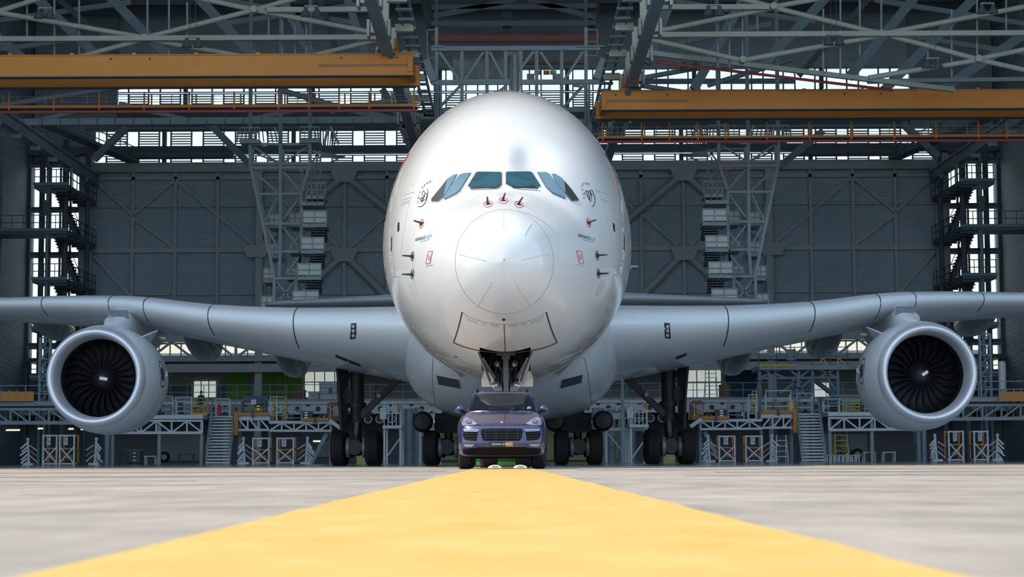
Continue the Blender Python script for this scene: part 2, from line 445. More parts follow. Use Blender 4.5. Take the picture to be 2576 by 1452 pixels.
for s in (-1, 1):
    def B(p, q, w_):
        a = Vector((HX + s * p[0], D - 0.25, p[1])); b = Vector((HX + s * q[0], D - 0.25, q[1]))
        MB().bar(a, b, 0.2, w_).build('brace', 'wall_frame', wb)
    for (p, q) in (((33.2, 22.4), (30.15, 19.6)), ((30.15, 19.6), (26.8, 22.4)), ((30.15, 19.4), (26.8, 17.0)), ((26.8, 22.4), (20.6, 17.2)), ((33.2, 16.4), (30.2, 13.1)), ((30.15, 13.0), (28.5, 11.5)),
                   ((13.4, 22.4), (10, 19.6)), ((10, 19.6), (12.9, 17.0)), ((16.4, 19.6), (13.9, 17.0)), ((10, 19.5), (7.6, 21.5))):
        B(p, q, 0.22)
    for (p, q) in (((13.4, 22.7), (8.4, 18.6)), ((13.4, 22.7), (17.2, 19.4)), ((13.4, 16.4), (8.2, 11.2)), ((13.4, 16.4), (17.6, 12.6)), ((20.3, 16.8), (17.6, 19.2))):
        a = Vector((HX + s * p[0], D - 0.5, p[1])); b = Vector((HX + s * q[0], D - 0.5, q[1]))
        MB().tube(a, b, 0.3, 10).build('brace', 'wall_frame', wb, smooth=40)
    for (x_, z_) in ((13.4, 22.7), (13.4, 16.4), (20.3, 16.75)):
        cx_ = HX + s * x_
        MB().add([(cx_ - 1.1, D - 0.85, z_ + 0.4), (cx_ + 1.1, D - 0.85, z_ + 0.4), (cx_ + 0.7, D - 0.85, z_ - 0.6), (cx_ - 0.7, D - 0.85, z_ - 0.6),
                  (cx_ - 1.1, D - 0.75, z_ + 0.4), (cx_ + 1.1, D - 0.75, z_ + 0.4), (cx_ + 0.7, D - 0.75, z_ - 0.6), (cx_ - 0.7, D - 0.75, z_ - 0.6)],
                 [(0, 1, 2, 3), (7, 6, 5, 4), (0, 4, 5, 1), (1, 5, 6, 2), (2, 6, 7, 3), (3, 7, 4, 0)]).build('gusset', 'wall_frame', wb)

# window bands --------------------------------------------------------------
def share_pane(cache, wd, ht, m, parent, x, z, y):
    k = (round(wd, 3), round(ht, 3), m)
    if k not in cache:
        o = MB().box((0, 0, 0), (wd, 0.03, ht)).build('pane', m, parent, local=True); cache[k] = o.data
    else:
        o = bpy.data.objects.new('pane', cache[k]); C.objects.link(o); o.parent = parent
    o.location = (x, y, z); return o
PC = {}
def band(nm, x0, x1, z0, z1, y, louvred, label):
    o = MB(); n = int(round((x1 - x0) / 2.58)); per = (x1 - x0) / n
    fr = MB()
    fr.box((x0, y - 0.1, z0 - 0.06), (x1, y + 0.1, z0)); fr.box((x0, y - 0.1, z1), (x1, y + 0.1, z1 + 0.06))
    for i in range(n):
        xa = x0 + i * per
        fr.box((xa - 0.05, y - 0.12, z0), (xa + 0.05, y + 0.1, z1)); fr.box((xa + 0.88, y - 0.12, z0), (xa + 0.98, y + 0.1, z1))
        if i % 4 == 2: fr.box((xa + 0.3, y - 0.5, z0), (xa + 0.62, y - 0.1, z1))
    root = fr.build(nm, 'steel_dark'); tag(root, label, 'window', kind='structure')
    for i in range(n):
        xa = x0 + i * per
        share_pane(PC, 0.83, z1 - z0, 'pane_glass', root, xa + 0.05, z0, y)
        share_pane(PC, per - 1.03, z1 - z0, 'pane_glass', root, xa + 0.98, z0, y)
    if louvred:
        sl_ = MB()
        for i in range(n):
            xa = x0 + i * per + 0.98; k = int((z1 - z0) / 0.22)
            for j in range(1, k + 1):
                zz = z0 + j * (z1 - z0) / (k + 1)
                sl_.box((xa, y - 0.09, zz - 0.045), (xa + per - 1.03, y - 0.03, zz + 0.045))
        so_ = sl_.build('louvre_slats', 'steel_dark', root); so_['kind'] = 'stuff'
    return root
band('window_1', -33.2, 33.6, 25.0, 26.4, D + 0.5, True, 'upper row of louvred windows under the roof truss on the back wall')
band('window_2', -33.2, 33.6, 23.8, 24.4, D + 0.5, True, 'narrow row of louvred windows just above the dark back wall')
band('window_3', -31.5, 31.9, 28.05, 29.4, D + 0.5, True, 'lower row of clerestory windows high up behind the cranes')
band('window_4', -31.5, 31.9, 29.6, 31.3, D + 0.5, False, 'topmost row of clerestory windows high up behind the cranes')
# tall side glazing beside the stair towers
for s, nm, side in ((-1, 'window_5', 'left'), (1, 'window_6', 'right')):
    fr = MB(); y = D + 0.3; xs = [HX + s * (34.4 + 0.8 * k) for k in range(6)]; zs = [7.0, 9.4, 13.0, 16.6, 20.2, 23.9]
    for x_ in xs: fr.box((x_ - 0.07, y - 0.15, 7), (x_ + 0.07, y + 0.1, 24))
    for z_ in zs: fr.box((min(xs), y - 0.15, z_ - 0.14), (max(xs), y + 0.1, z_ + 0.14))
    root = fr.build(nm, 'steel_dark'); tag(root, 'tall glazed corner wall behind the stair tower at photo ' + side, 'window', kind='structure')
    for k in range(5):
        for j in range(5):
            share_pane(PC, 0.66, zs[j + 1] - zs[j] - 0.28, 'pane_glass', root, min(xs[k], xs[k + 1]) + 0.07, zs[j] + 0.14, y)
    MB().box((HX + s * 34.3, D, 0), (HX + s * 38.4, D + 0.3, 7)).build('spandrel', 'room_dark', root)
# low strip of warm windows with a truss in front
fr = MB(); z0, z1 = 8.42, 9.45; y = D + 0.3; n = 76; per = 66.4 / n
for z_ in (z0, z1): fr.box((-33.1, y - 0.1, z_ - 0.06), (33.4, y + 0.1, z_ + 0.06))
for i in range(n + 1): fr.box((-33.1 + i * per - 0.04, y - 0.1, z0), (-33.1 + i * per + 0.04, y + 0.1, z1))
root = fr.build('window_7', 'wall_frame'); tag(root, 'long strip of small warm lit panes above the mezzanine', 'window', kind='structure')
for i in range(n): share_pane(PC, per - 0.08, z1 - z0 - 0.12, 'pane_warm', root, -33.1 + i * per + 0.04, z0 + 0.06, y)
tr = thing('truss_beam', (HX, D - 1.2, 8), 'grey lattice girder in front of the warm window strip', 'beam', kind='structure')
MB().box((-33.5, D - 1.3, 9.45), (33.9, D - 1.0, 9.9)).build('chord', 'wall_frame', tr)
MB().box((-33.5, D - 1.3, 7.95), (33.9, D - 1.0, 8.3)).build('chord', 'wall_frame', tr)
MB().box((-33.5, D - 1.3, 7.1), (33.9, D - 1.0, 7.75)).build('chord', 'wall_frame', tr)
for i in range(20):
    xa = bx[i]; xm = (bx[i] + bx[i + 1]) / 2
    MB().bar((xa, D - 1.15, 9.5), (xm, D - 1.15, 8.2), 0.14, 0.18).build('brace', 'wall_frame', tr)
    MB().bar((xm, D - 1.15, 8.2), (bx[i + 1], D - 1.15, 9.5), 0.14, 0.18).build('brace', 'wall_frame', tr)
    if i % 2: MB().box((xm - 0.1, D - 1.25, 8.2), (xm + 0.1, D - 1.05, 9.5)).build('post', 'wall_frame', tr)
# mezzanine -----------------------------------------------------------------
mz = MB().box((-38.4, 146, 4.45), (38.8, 158, 4.9)).build('mezzanine_slab', 'dock_grey'); tag(mz, 'mezzanine slab with a white porthole fascia along the back', 'mezzanine', kind='structure')
for i in range(24):
    xa = HX - 38 + i * 76 / 24; xb = xa + 76 / 24
    nn = 14; cx_, cz_ = (xa + xb) / 2, 4.12
    m2 = MB()  # fascia panel with two portholes, as ring-cut plates
    for hx_ in (xa + (xb - xa) * 0.25, xa + (xb - xa) * 0.75):
        hw = (xb - xa) / 4; rr = 0.2
        outer, inner = [], []
        for k in range(16):
            a = 2 * math.pi * k / 16 + math.pi / 16; ca, sa = math.cos(a), math.sin(a)
            q = min(hw / abs(ca) if abs(ca) > 1e-6 else 9, 0.36 / abs(sa) if abs(sa) > 1e-6 else 9)
            outer.append((hx_ + ca * q, 146, cz_ + sa * q)); inner.append((hx_ + ca * rr, 146, cz_ + sa * rr))
        back = [(p[0], 146.25, p[2]) for p in inner]
        m2.loft([outer, inner, back], True, False, False)
    m2.build('fascia_panel', 'dock_white' if abs(xa - HX + 1.6) < 20 else 'dock_grey', mz)
MB().box((-38.4, 145.9, 4.48), (38.8, 146.0, 4.72)).build('edge_strip', 'dock_white', mz)
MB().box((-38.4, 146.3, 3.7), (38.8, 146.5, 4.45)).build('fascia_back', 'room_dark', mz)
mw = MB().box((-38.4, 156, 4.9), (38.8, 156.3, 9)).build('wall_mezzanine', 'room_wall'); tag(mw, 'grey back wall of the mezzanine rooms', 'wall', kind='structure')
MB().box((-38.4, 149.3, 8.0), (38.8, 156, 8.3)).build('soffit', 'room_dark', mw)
def mez(x0, x1, y0, y1, m_, nm, d=155.9, th=0.08, par=mw):
    a = P(x0, y1, d); b = P(x1, y0, d)
    return MB().box((a.x, d - th, a.z), (b.x, d, b.z)).build(nm, m_, par)
mez(572, 624, 915, 1001, 'green_wall', 'panel'); mez(646, 758, 915, 1001, 'green_wall', 'panel')
mez(1826, 1902, 930, 1001, 'blue_wall', 'panel')
mez(410, 480, 970, 1001, 'room_dark', 'panel'); mez(548, 566, 972, 1001, 'room_dark', 'panel')
k = 8
def lit_window(nm, x0, x1, y0, y1, nx, ny, label, d=155.85):
    a = P(x0, y1, d); b = P(x1, y0, d); fr = MB(); wx = (b.x - a.x) / nx; wz = (b.z - a.z) / ny
    for i in range(nx + 1): fr.box((a.x + i * wx - 0.04, d - 0.12, a.z), (a.x + i * wx + 0.04, d, b.z))
    for j in range(ny + 1): fr.box((a.x, d - 0.12, a.z + j * wz - 0.04), (b.x, d, a.z + j * wz + 0.04))
    r_ = fr.build(nm, 'wall_frame'); tag(r_, label, 'window', kind='structure')
    for i in range(nx):
        for j in range(ny): share_pane(PC, wx - 0.08, wz - 0.08, 'daylit_pane', r_, a.x + i * wx + 0.04, a.z + j * wz + 0.04, d - 0.06)
mat('daylit_pane', (0.74, 0.80, 0.74), 0.3, emit=0.55)
lit_window('window_8', 487, 545, 958, 1001, 3, 1, 'bright daylit doorway on the mezzanine beside the green wall')
lit_window('window_9', 766, 868, 922, 1001, 4, 2, 'large daylit window on the mezzanine at photo left of the plane')
lit_window('window_10', 1722, 1814, 922, 1001, 3, 2, 'large daylit window on the mezzanine beside the blue wall')
lit_window('window_11', 2047, 2086, 962, 1001, 1, 1, 'small bright opening on the mezzanine under the steel platform')
# ground floor rooms ----------------------------------------------------------
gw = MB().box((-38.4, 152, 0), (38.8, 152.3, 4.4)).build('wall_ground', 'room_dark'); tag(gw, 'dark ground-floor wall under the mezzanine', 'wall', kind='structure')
mez(395, 515, 1092, 1160, 'room_wall', 'panel', 151.9, 0.1, gw); mez(800, 835, 1110, 1150, 'room_wall', 'panel', 151.9, 0.1, gw)
mez(1030, 1150, 1068, 1158, 'yellow_wall', 'panel', 151.9, 0.1, gw); mez(1375, 1580, 1068, 1158, 'yellow_wall', 'panel', 151.9, 0.1, gw)
mez(2068, 2180, 1092, 1160, 'room_wall', 'panel', 151.9, 0.1, gw); mez(1945, 1990, 1095, 1160, 'room_wall', 'panel', 151.9, 0.1, gw)
lit_window('window_12', 1060, 1120, 1056, 1066, 4, 1, 'low daylit window strip behind the main gear at photo left', 151.8)
lit_window('window_13', 1468, 1545, 1056, 1066, 4, 1, 'low daylit window strip behind the main gear at photo right', 151.8)
for i, x_ in enumerate((1012, 1030, 1522, 1540, 1566, 1500, 270, 1052, 1590, 2310)):
    a = P(x_, 1160, 136 if i < 6 else 130); h = 3.75 + (0.1 if a.y > 131 else 0)
    o = MB().lathe([(0, 0.42), (0.12, 0.42), (0.12, 0.3), (1.0, 0.28), (1.02, 0.31), (1.1, 0.31), (1.12, 0.28), (h, 0.28), (h, 0.0)], (a.x, a.y, 0), (0, 0, 1), 16).build('column', 'steel_mid', None, smooth=40)
    tag(o, 'round grey steel pipe column holding up the mezzanine', 'column', 'pipe columns under the mezzanine', 'structure')

# ------------------------------------------------------------ aircraft
AR = thing('airliner', (-0.19, 43.5, 0), 'huge white double-deck airliner parked nose-on in the hangar mouth', 'airplane', rotz=math.radians(-0.35))
AW = WM[AR.name]; AI = AW.inverted()
f_zt = pchip([0, .08, .25, .55, .85, 1.2, 1.8, 2.4, 2.95, 3.5, 4.5, 5.5, 7, 8.5, 10.5, 12.5, 14, 46, 56, 66, 72.5], [4.78, 5.18, 5.50, 5.78, 5.95, 6.10, 6.35, 6.57, 6.80, 7.25, 8.05, 8.78, 9.62, 10.22, 10.74, 11.0, 11.05, 11.05, 10.9, 10.4, 9.6])
f_zb = pchip([0, .08, .25, .55, .9, 1.4, 2.2, 3.2, 5, 7, 9, 46, 56, 66, 72.5], [4.72, 4.36, 4.05, 3.76, 3.52, 3.26, 2.94, 2.70, 2.48, 2.39, 2.35, 2.35, 3.9, 6.6, 8.6])
f_zm = pchip([0, 1, 3, 6, 9, 12, 14, 46, 56, 66, 72.5], [4.75, 4.80, 5.05, 5.6, 6.05, 6.33, 6.4, 6.4, 7.2, 8.4, 9.1])
f_w = pchip([0, .08, .25, .55, .9, 1.7, 2.6, 3.8, 5.5, 7.5, 10, 12.5, 46, 56, 66, 72.5], [.02, .40, .70, .98, 1.20, 1.62, 2.02, 2.46, 2.94, 3.28, 3.5, 3.57, 3.57, 3.0, 1.7, .45])
def scallop(x, z):
    a = abs(x)
    r = min(a / 0.62, 1.0)
    return 0.42 * r * r * (3 - 2 * r) * math.exp(-(max(a - 0.62, 0) / 0.62) ** 2) * math.exp(-((z - 7.72) / 0.5) ** 2)
def fus_pt(t, a):
    """a = 0 right side, 90 top"""
    w_, zm, zt, zb = f_w(t), f_zm(t), f_zt(t), f_zb(t)
    s = math.sin(a); x = w_ * math.cos(a); z = zm + (zt - zm) * s if s >= 0 else zm + (zm - zb) * s
    y = t
    if 2.0 < t < 8: y += scallop(x, z)
    return (x, y, z)
ts = [0.0, .015, .04, .08, .13, .19, .26, .34, .43, .54, .66, .8, .95, 1.1, 1.3, 1.5] + [1.7 + .12 * i for i in range(32)] + [5.6 + .35 * i for i in range(26)] + [15 + 2 * i for i in range(16)] + [46, 49, 52, 55, 58, 61, 64, 67, 70, 72.5]
NS = 144
mb = MB().loft([[fus_pt(t, 2 * math.pi * k / NS) for k in range(NS)] for t in ts])
BV = BVHTree.FromPolygons([Vector(v) for v in mb.v], mb.f)
def in_bay(f_):
    if len(f_) > 4: return False
    c_ = sum((Vector(mb.v[i]) for i in f_), Vector()) / len(f_)
    return abs(c_.x) < 0.64 and 2.62 < c_.y < 5.9 and c_.z < 3.3
fus = mb.build('fuselage', 'white_paint', AR, smooth=60, local=True)
bm = bmesh.new(); bm.from_mesh(fus.data)           # cut the open nose gear bay out of the belly
for co, no in (((.62, 0, 0), (1, 0, 0)), ((-.62, 0, 0), (1, 0, 0)), ((0, 2.66, 0), (0, 1, 0)), ((0, 5.9, 0), (0, 1, 0))):
    fs_ = [f_ for f_ in bm.faces if len(f_.verts) < 9 and f_.calc_center_median().z < 3.3 and 2.0 < f_.calc_center_median().y < 7]
    gm = list({e for f_ in fs_ for e in f_.edges}) + list({v for f_ in fs_ for v in f_.verts}) + fs_
    bmesh.ops.bisect_plane(bm, geom=gm, plane_co=co, plane_no=no, dist=1e-5)
dead = [f_ for f_ in bm.faces if len(f_.verts) < 9 and abs(f_.calc_center_median().x) < .62 and 2.66 < f_.calc_center_median().y < 5.9 and f_.calc_center_median().z < 3.3]
bmesh.ops.delete(bm, geom=dead, context='FACES'); bm.to_mesh(fus.data); bm.free()

def cast(bv, x, y, maxd=140):
    o = AI @ CAM; d = (AI.to_3x3() @ ray(x, y)).normalized()
    loc, nrm, idx, dist = bv.ray_cast(o, d, maxd)
    if loc is None: return None, None
    if nrm.dot(d) > 0: nrm = -nrm
    return loc, nrm
def patch(poly, nm, m_, parent, bv=None, off=0.008, step=6.0, thick=0.02):
    bv = bv or BV
    vs_, fs_, bd = fan_fill(poly, step)
    return _patch(vs_, fs_, bd, nm, m_, parent, bv, off, thick)
def _patch(vs_, fs_, bd, nm, m_, parent, bv, off, thick):
    mp_, ok = [], []
    for (x, y) in vs_:
        l, n = cast(bv, x, y); mp_.append((l, n)); ok.append(l is not None)
    if not any(ok): return None
    mb = MB(); idx = {}
    for i, (l, n) in enumerate(mp_):
        if l is not None: idx[i] = len(mb.v); mb.v.append(tuple(l + n * off))
    for f_ in fs_:
        if all(ok[i] for i in f_): mb.f.append(tuple(idx[i] for i in f_))
    if thick:
        ed = {}
        for f_ in fs_:
            for a, b in zip(f_, f_[1:] + f_[:1]):
                ed[(min(a, b), max(a, b))] = ed.get((min(a, b), max(a, b)), 0) + 1
        low = {}
        for (a, b), c in ed.items():
            if c != 1 or not (ok[a] and ok[b]): continue
            for i in (a, b):
                if i not in low:
                    l, n = mp_[i]; low[i] = len(mb.v); mb.v.append(tuple(l + n * (off - thick)))
            mb.f.append((idx[a], idx[b], low[b], low[a]))
    return mb.build(nm, m_, parent, smooth=40, local=True)
def line_on(pts, wd, nm, m_, parent, bv=None, off=0.006, step=4, thick=0.012):
    vs_, fs_ = strip2d(dense(pts, step), wd)
    return _patch(vs_, fs_, [], nm, m_, parent, bv or BV, off, thick)
def inset(poly, k):
    cx_ = sum(p[0] for p in poly) / len(poly); cy_ = sum(p[1] for p in poly) / len(poly)
    return [(cx_ + (x - cx_) * (1 + k / max(1, math.hypot(x - cx_, y - cy_))), cy_ + (y - cy_) * (1 + k / max(1, math.hypot(x - cx_, y - cy_)))) for x, y in poly]
# cockpit windows
wins = [([(1199, 436), (1206, 434.5), (1258, 434.5), (1261, 437), (1260.5, 466), (1247, 472.5), (1182, 471), (1179, 468)], 'windscreen', 'cockpit_glass'),
        ([(1274, 437), (1277, 434), (1331, 434), (1337, 436), (1357, 466), (1356, 470), (1292, 472), (1274, 463)], 'windscreen', 'cockpit_glass'),
        ([(1183.5, 437.4), (1165, 438.5), (1155, 443), (1137, 468), (1117, 498), (1121, 502), (1148, 488), (1157, 480)], 'side_window', 'side_glass'),
        ([(1149, 441), (1141, 442), (1127, 452), (1106, 479), (1086.5, 503), (1088, 506.5), (1104, 506.5), (1119, 493), (1134, 470)], 'side_window', 'side_glass'),
        ([(1352.5, 436), (1374, 436), (1383, 441), (1402, 468), (1420.5, 495), (1419, 499.5), (1389, 486), (1375, 472)], 'side_window', 'side_glass'),
        ([(1389.5, 440.5), (1396, 439.5), (1413, 450.5), (1436, 478), (1454, 504), (1435, 505), (1419, 486), (1399, 460)], 'side_window', 'side_glass')]
for poly, nm, m_ in wins:
    fr = patch(inset(poly, 3.2), 'window_frame', 'soft_seam', AR, off=0.012, step=7)
    patch(inset(poly, 1.2), 'gasket', 'seam', fr, off=0.02, step=7)
    patch(poly, nm, m_, fr, off=0.03, step=7, thick=0.03)
for i, poly in enumerate(([(1126, 453), (1106, 479), (1086.5, 503), (1088, 506), (1103, 506), (1117, 494), (1122, 470)], [(1419, 458), (1436, 478), (1454, 504), (1436, 504.5), (1421, 488)])):
    patch(poly, 'window_blind', 'blind', AR, off=0.034, step=7)
for pts in ([(1258, 470), (1246, 475), (1184, 477.5)], [(1288, 472), (1300, 474.5), (1353, 477)]):
    line_on(pts, 1.8, 'wiper', 'gear_dark', AR, off=0.06, thick=0.03)
# radome: ring seam and lightning strips
line_on(arc2(1268.5, 659, 123.5, 131, 0, 360, 90), 0.9, 'radome_seam', 'soft_seam', AR)
for p, q in (((1266, 533), (1266, 572)), ((1199, 565), (1219, 597)), ((1153, 639), (1222, 655)), ((1335, 563), (1318, 592)), ((1380, 638), (1312, 654)), ((1238, 709), (1199, 773)), ((1295, 709), (1338, 773)), ((1267, 681), (1267, 708))):
    line_on([p, q], 1.3, 'lightning_strip', 'white_plastic', AR, off=0.012, thick=0.016)
for p, q in (((1395, 650), (1470, 800)), ((1199, 709), (1130, 757)), ((1337, 709), (1400, 757))):
    pass
line_on(bez((1300, 530), (1345, 540), (1375, 560), (1392, 584), 20), 0.7, 'panel_seam', 'soft_seam', AR)
patch(arc2(1267.5, 804, 4, 3, 0, 350, 12), 'vent_port', 'black', AR, off=0.01)
patch(arc2(1268, 653, 1.6, 1.3, 0, 350, 10), 'vent_port', 'gear_dark', AR, off=0.01)
# nose gear bay front doors
door_top = bez((1163, 786), (1185, 803), (1225, 816), (1268, 816), 20) + bez((1268, 816), (1312, 816), (1355, 802), (1373, 786), 20)
line_on(door_top, 1.2, 'bay_door_seam', 'soft_seam', AR)
line_on(bez((1163, 785), (1159, 800), (1152, 835), (1141, 861), 14), 3.0, 'bay_door_gap', 'seam', AR, off=0.008)
line_on(bez((1374, 785), (1378, 800), (1387, 835), (1401, 861), 14), 3.0, 'bay_door_gap', 'seam', AR, off=0.008)
line_on(bez((1141, 862), (1180, 880), (1220, 887), (1271, 887.5), 20) + bez((1271, 887.5), (1320, 887), (1365, 880), (1401, 862), 20), 1.8, 'bay_door_gap', 'seam', AR, off=0.008)
line_on([(1268, 816), (1271, 887)], 1.8, 'bay_door_gap', 'seam', AR, off=0.008)
mbd = MB()
rv = random.Random(5)
def dots(lst, nm):
    vs_, fs_ = [], []
    for (x, y) in lst:
        r_ = 0.75; n0 = len(vs_); vs_ += [(x - r_, y - r_), (x + r_, y - r_), (x + r_, y + r_), (x - r_, y + r_)]; fs_.append((n0, n0 + 1, n0 + 2, n0 + 3))
    o = _patch(vs_, fs_, [], nm, 'seam', AR, BV, 0.006, 0)
    o['kind'] = 'stuff'
dl = []
for x0 in (1172, 1177, 1182, 1188, 1194, 1199, 1215, 1221, 1238, 1244, 1249, 1255):
    yy = 796 + (x0 - 1172) ** 0.5 * 2.55
    dl += [(x0, yy), (x0, yy + 3.5), (2536.5 - x0, yy), (2536.5 - x0, yy + 3.5)]
dots(dl, 'rivets')
# antennas and probes on discs
def disc(cx_, cy_, rx, ry, rot=0, m_='red'):
    o = line_on(arc2(cx_, cy_, rx, ry, 0, 360, 28, rot), 1.1, 'warning_ring', m_, AR, off=0.008, step=50, thick=0.01)
    return o
def probe(bx_, by_, dx, dy, out, L, rx, ry, rot=0, m_='red'):
    """probe rooted at pixel, sticking out along the skin normal and leaning (dx,dz)"""
    ring = disc(bx_, by_, rx, ry, rot, m_)
    l, n = cast(BV, bx_, by_)
    base = l - n * 0.02; tip = l + n * out + Vector((dx, dy, 0)) + Vector((0, 0, L))
    knee = l + n * out * 0.6
    m2 = MB(); m2.tube(base, knee, 0.035, 8, 0.028); m2.tube(knee, tip, 0.026, 8, 0.018)
    m2.tube(l - n * 0.01, l + n * 0.015, 0.06, 14)
    o = m2.build('air_probe', 'gear_dark', AR, smooth=40, local=True)
for (x, y, lx) in ((1229, 513, 0.0), (1267, 504, 0.05), (1306, 514, 0.08)):
    probe(x - 1, y + 1, lx, 0.0, 0.10, 0.09, 11, 7.5, 0 if x == 1267 else (-14 if x < 1267 else 20))
for (x, y, s) in ((1061, 563, -1), (1480, 561, 1)):
    probe(x, y, s * 0.12, -0.02, 0.10, 0.03, 4.2, 11.5, 10 * (-s) * -1 if False else (12 if s < 0 else -14), 'red')
for (x, y, s) in ((1038, 645, -1), (1037.5, 690, -1), (1502, 643, 1), (1505, 688, 1)):
    probe(x, y, s * 0.16, -0.10, 0.09, 0.0, 3.4, 11.5, 6 if s < 0 else -6, 'gear_dark')
for x, s in ((1078.5, -1), (1459, 1)):
    q = [(x - 7 * 1, 633), (x + 8, 632), (x + 6 - s, 664), (x - 7 - s, 665)]
    if s > 0: q = [(x - 9, 631), (x + 3, 634), (x + 9, 663), (x - 3, 661)]
    else: q = [(x + 10, 632), (x - 1, 634), (x - 7, 664), (x + 4, 662)]
    pl_ = patch(q, 'static_port_plate', 'white_paint', AR, off=0.006)
    line_on(q + [q[0]], 0.9, 'warning_outline', 'red', pl_, off=0.012)
    cxx = sum(p[0] for p in q) / 4; cyy = sum(p[1] for p in q) / 4
    patch(arc2(cxx, cyy, 3.2, 7, 0, 350, 16, -s * 6), 'static_port', 'pale_grey', pl_, off=0.014)
    line_on([(cxx - 9 - s, cyy + 20 - s * 1.5), (cxx + 8 - s, cyy + 20 + s * 1.5)], 1.4, 'caption', 'pale_grey', pl_, off=0.008)
# lettering
def lettering(text, p0, p1, ht, nm, m_, shear=0.3, lean=0.0):
    vs_, fs_ = font_mesh(text, shear)
    x0 = min(v[0] for v in vs_); x1 = max(v[0] for v in vs_)
    ex = Vector((p1[0] - p0[0], p1[1] - p0[1])); out = []
    for (x, y) in vs_:
        u = (x - x0) / (x1 - x0)
        out.append((p0[0] + ex.x * u + lean * y, p0[1] + ex.y * u - ht * y / 0.7))
    return _patch(out, fs_, [], nm, m_, AR, BV, 0.008, 0)
lettering('AIRFRANCE', (1044.5, 607.5), (1071, 601), 7.6, 'airline_name', 'ink', 0.25)
lettering('KLM', (1072.5, 600.5), (1086, 597), 7.6, 'airline_name', 'sky_blue_ink', 0.3)
line_on(bez((1056, 608), (1066, 607), (1076, 604), (1081, 601.5), 10), 1.1, 'underline', 'sky_blue_ink', AR)
lettering('AIRFRANCE', (1453.5, 595.5), (1484, 603.5), 7.6, 'airline_name', 'ink', -0.1)
lettering('KLM', (1485.5, 604), (1496.5, 607), 7.6, 'airline_name', 'sky_blue_ink', -0.1)
line_on(bez((1466, 602), (1476, 606), (1486, 608.5), (1492, 609), 10), 1.1, 'underline', 'sky_blue_ink', AR)
# alliance badge: letters on an arc, ribbon swirls and a sweeping bow
def badge(s):
    cx_, cy_ = (1064, 490) if s < 0 else (1481, 489)
    def T(p): return (cx_ + p[0] * (1 if s < 0 else 1), cy_ + p[1])
    letters = ((-13, 22, 'S'), (-12, 11, 'K'), (-9, -1, 'Y'), (-2, -13, 'T'), (4, -20, 'E'), (10, -25, 'A'), (16, -28, 'M')) if s < 0 else ((-12, 12, 'S'), (-14, 2, 'K'), (-16, -8, 'Y'), (-18, -17, 'T'), (-14, -23, 'E'), (-8, -25, 'A'), (-2, -23, 'M'))
    for (dx, dy, ch) in letters:
        vs_, fs_ = font_mesh(ch, 0.1)
        out = [(cx_ + dx + x * 7.0 - 2 + (0.25 * y * 7 if s < 0 else -0.1 * y * 7), cy_ + dy - y * 9 - x * (2.2 if s < 0 else -2.2)) for x, y in vs_]
        _patch(out, fs_, [], 'badge_letter', 'ink', AR, BV, 0.008, 0)
    if s < 0:
        curves = [bez((-2, 20), (-14, 2), (10, 6), (-2, 18)), bez((-9, 10), (2, 12), (10, -4), (2, -10)), bez((2, -10), (-4, -8), (-2, 8), (6, 4)), bez((-6, 16), (8, 18), (14, 0), (8, -4)), bez((8, -4), (2, -2), (4, 12), (-6, 16))]
        bow = bez((-12, 30), (2, 34), (14, 14), (12, -14), 26)
    else:
        curves = [bez((-9, 2), (-14, -14), (4, -12), (-2, 4)), bez((-2, 4), (-6, 14), (8, 12), (2, -6)), bez((2, -6), (-2, -16), (10, -4), (6, 12)), bez((-4, -10), (-8, 4), (2, 20), (8, 14)), bez((4, 20), (0, 8), (2, -2), (10, 0))]
        bow = bez((6, -12), (16, 0), (20, 26), (8, 32), 26)
    for c_ in curves: line_on([T(p) for p in c_], 1.3, 'badge_ribbon', 'ink', AR, step=2)
    line_on([T(p) for p in bow], 1.6, 'badge_bow', 'ink', AR, step=2)
badge(-1); badge(1)
# side stripes (painted bands on the shoulders), passenger doors, dark side marks
def skin_strip(t0, t1, a0, a1, nm, m_, off=0.008, n=24, taper=False):
    m2 = MB()
    for i in range(n + 1):
        a = math.radians(a0 + (a1 - a0) * i / n); u = i / n
        for t in (t0 + (t1 - t0) * (0.0), t1 if not taper else t0 + (t1 - t0) * u):
            p = Vector(fus_pt(t, a)); q = Vector((p.x, 0, p.z - f_zm(t))).normalized(); m2.v.append(tuple(p + q * off))
    for i in range(n): m2.f.append((2 * i, 2 * i + 1, 2 * i + 3, 2 * i + 2))
    return m2.build(nm, m_, AR, smooth=60, local=True)
skin_strip(8.6, 13.5, 141, 170, 'livery_stripe', 'red', taper=True)
skin_strip(8.9, 13.5, 38, 14, 'livery_stripe', 'navy', taper=True)
skin_strip(13.5, 15.5, 38, 20, 'livery_stripe', 'red')
for pts in ([(1040, 462), (1038, 469)], [(1018, 491), (1043, 483)], [(1013, 504), (1032, 497)], [(1012, 512), (1031, 504)], [(1010, 517), (1030, 509)], [(1497, 479), (1527, 488)], [(1511, 500), (1532, 510)]):
    line_on(pts, 1.5, 'door_edge', 'pale_grey', AR)
line_on(bez((1034, 495), (1027, 520), (1017, 570), (1009, 640), 20), 0.8, 'door_seam', 'soft_seam', AR)
line_on(bez((1508, 490), (1522, 525), (1534, 575), (1541, 640), 20), 0.8, 'door_seam', 'soft_seam', AR)
for q in ([(1001, 562), (1005, 558), (1005, 580), (1000, 584)], [(1541, 560), (1546, 566), (1547, 584), (1543, 580)]): patch(q, 'door_window', 'black', AR)
for q in ([(984, 600), (987, 594), (986, 630), (984, 634)], [(1569, 590), (1571, 596), (1571, 632), (1569, 628)]): patch(q, 'dark_panel', 'gear_dark', AR)
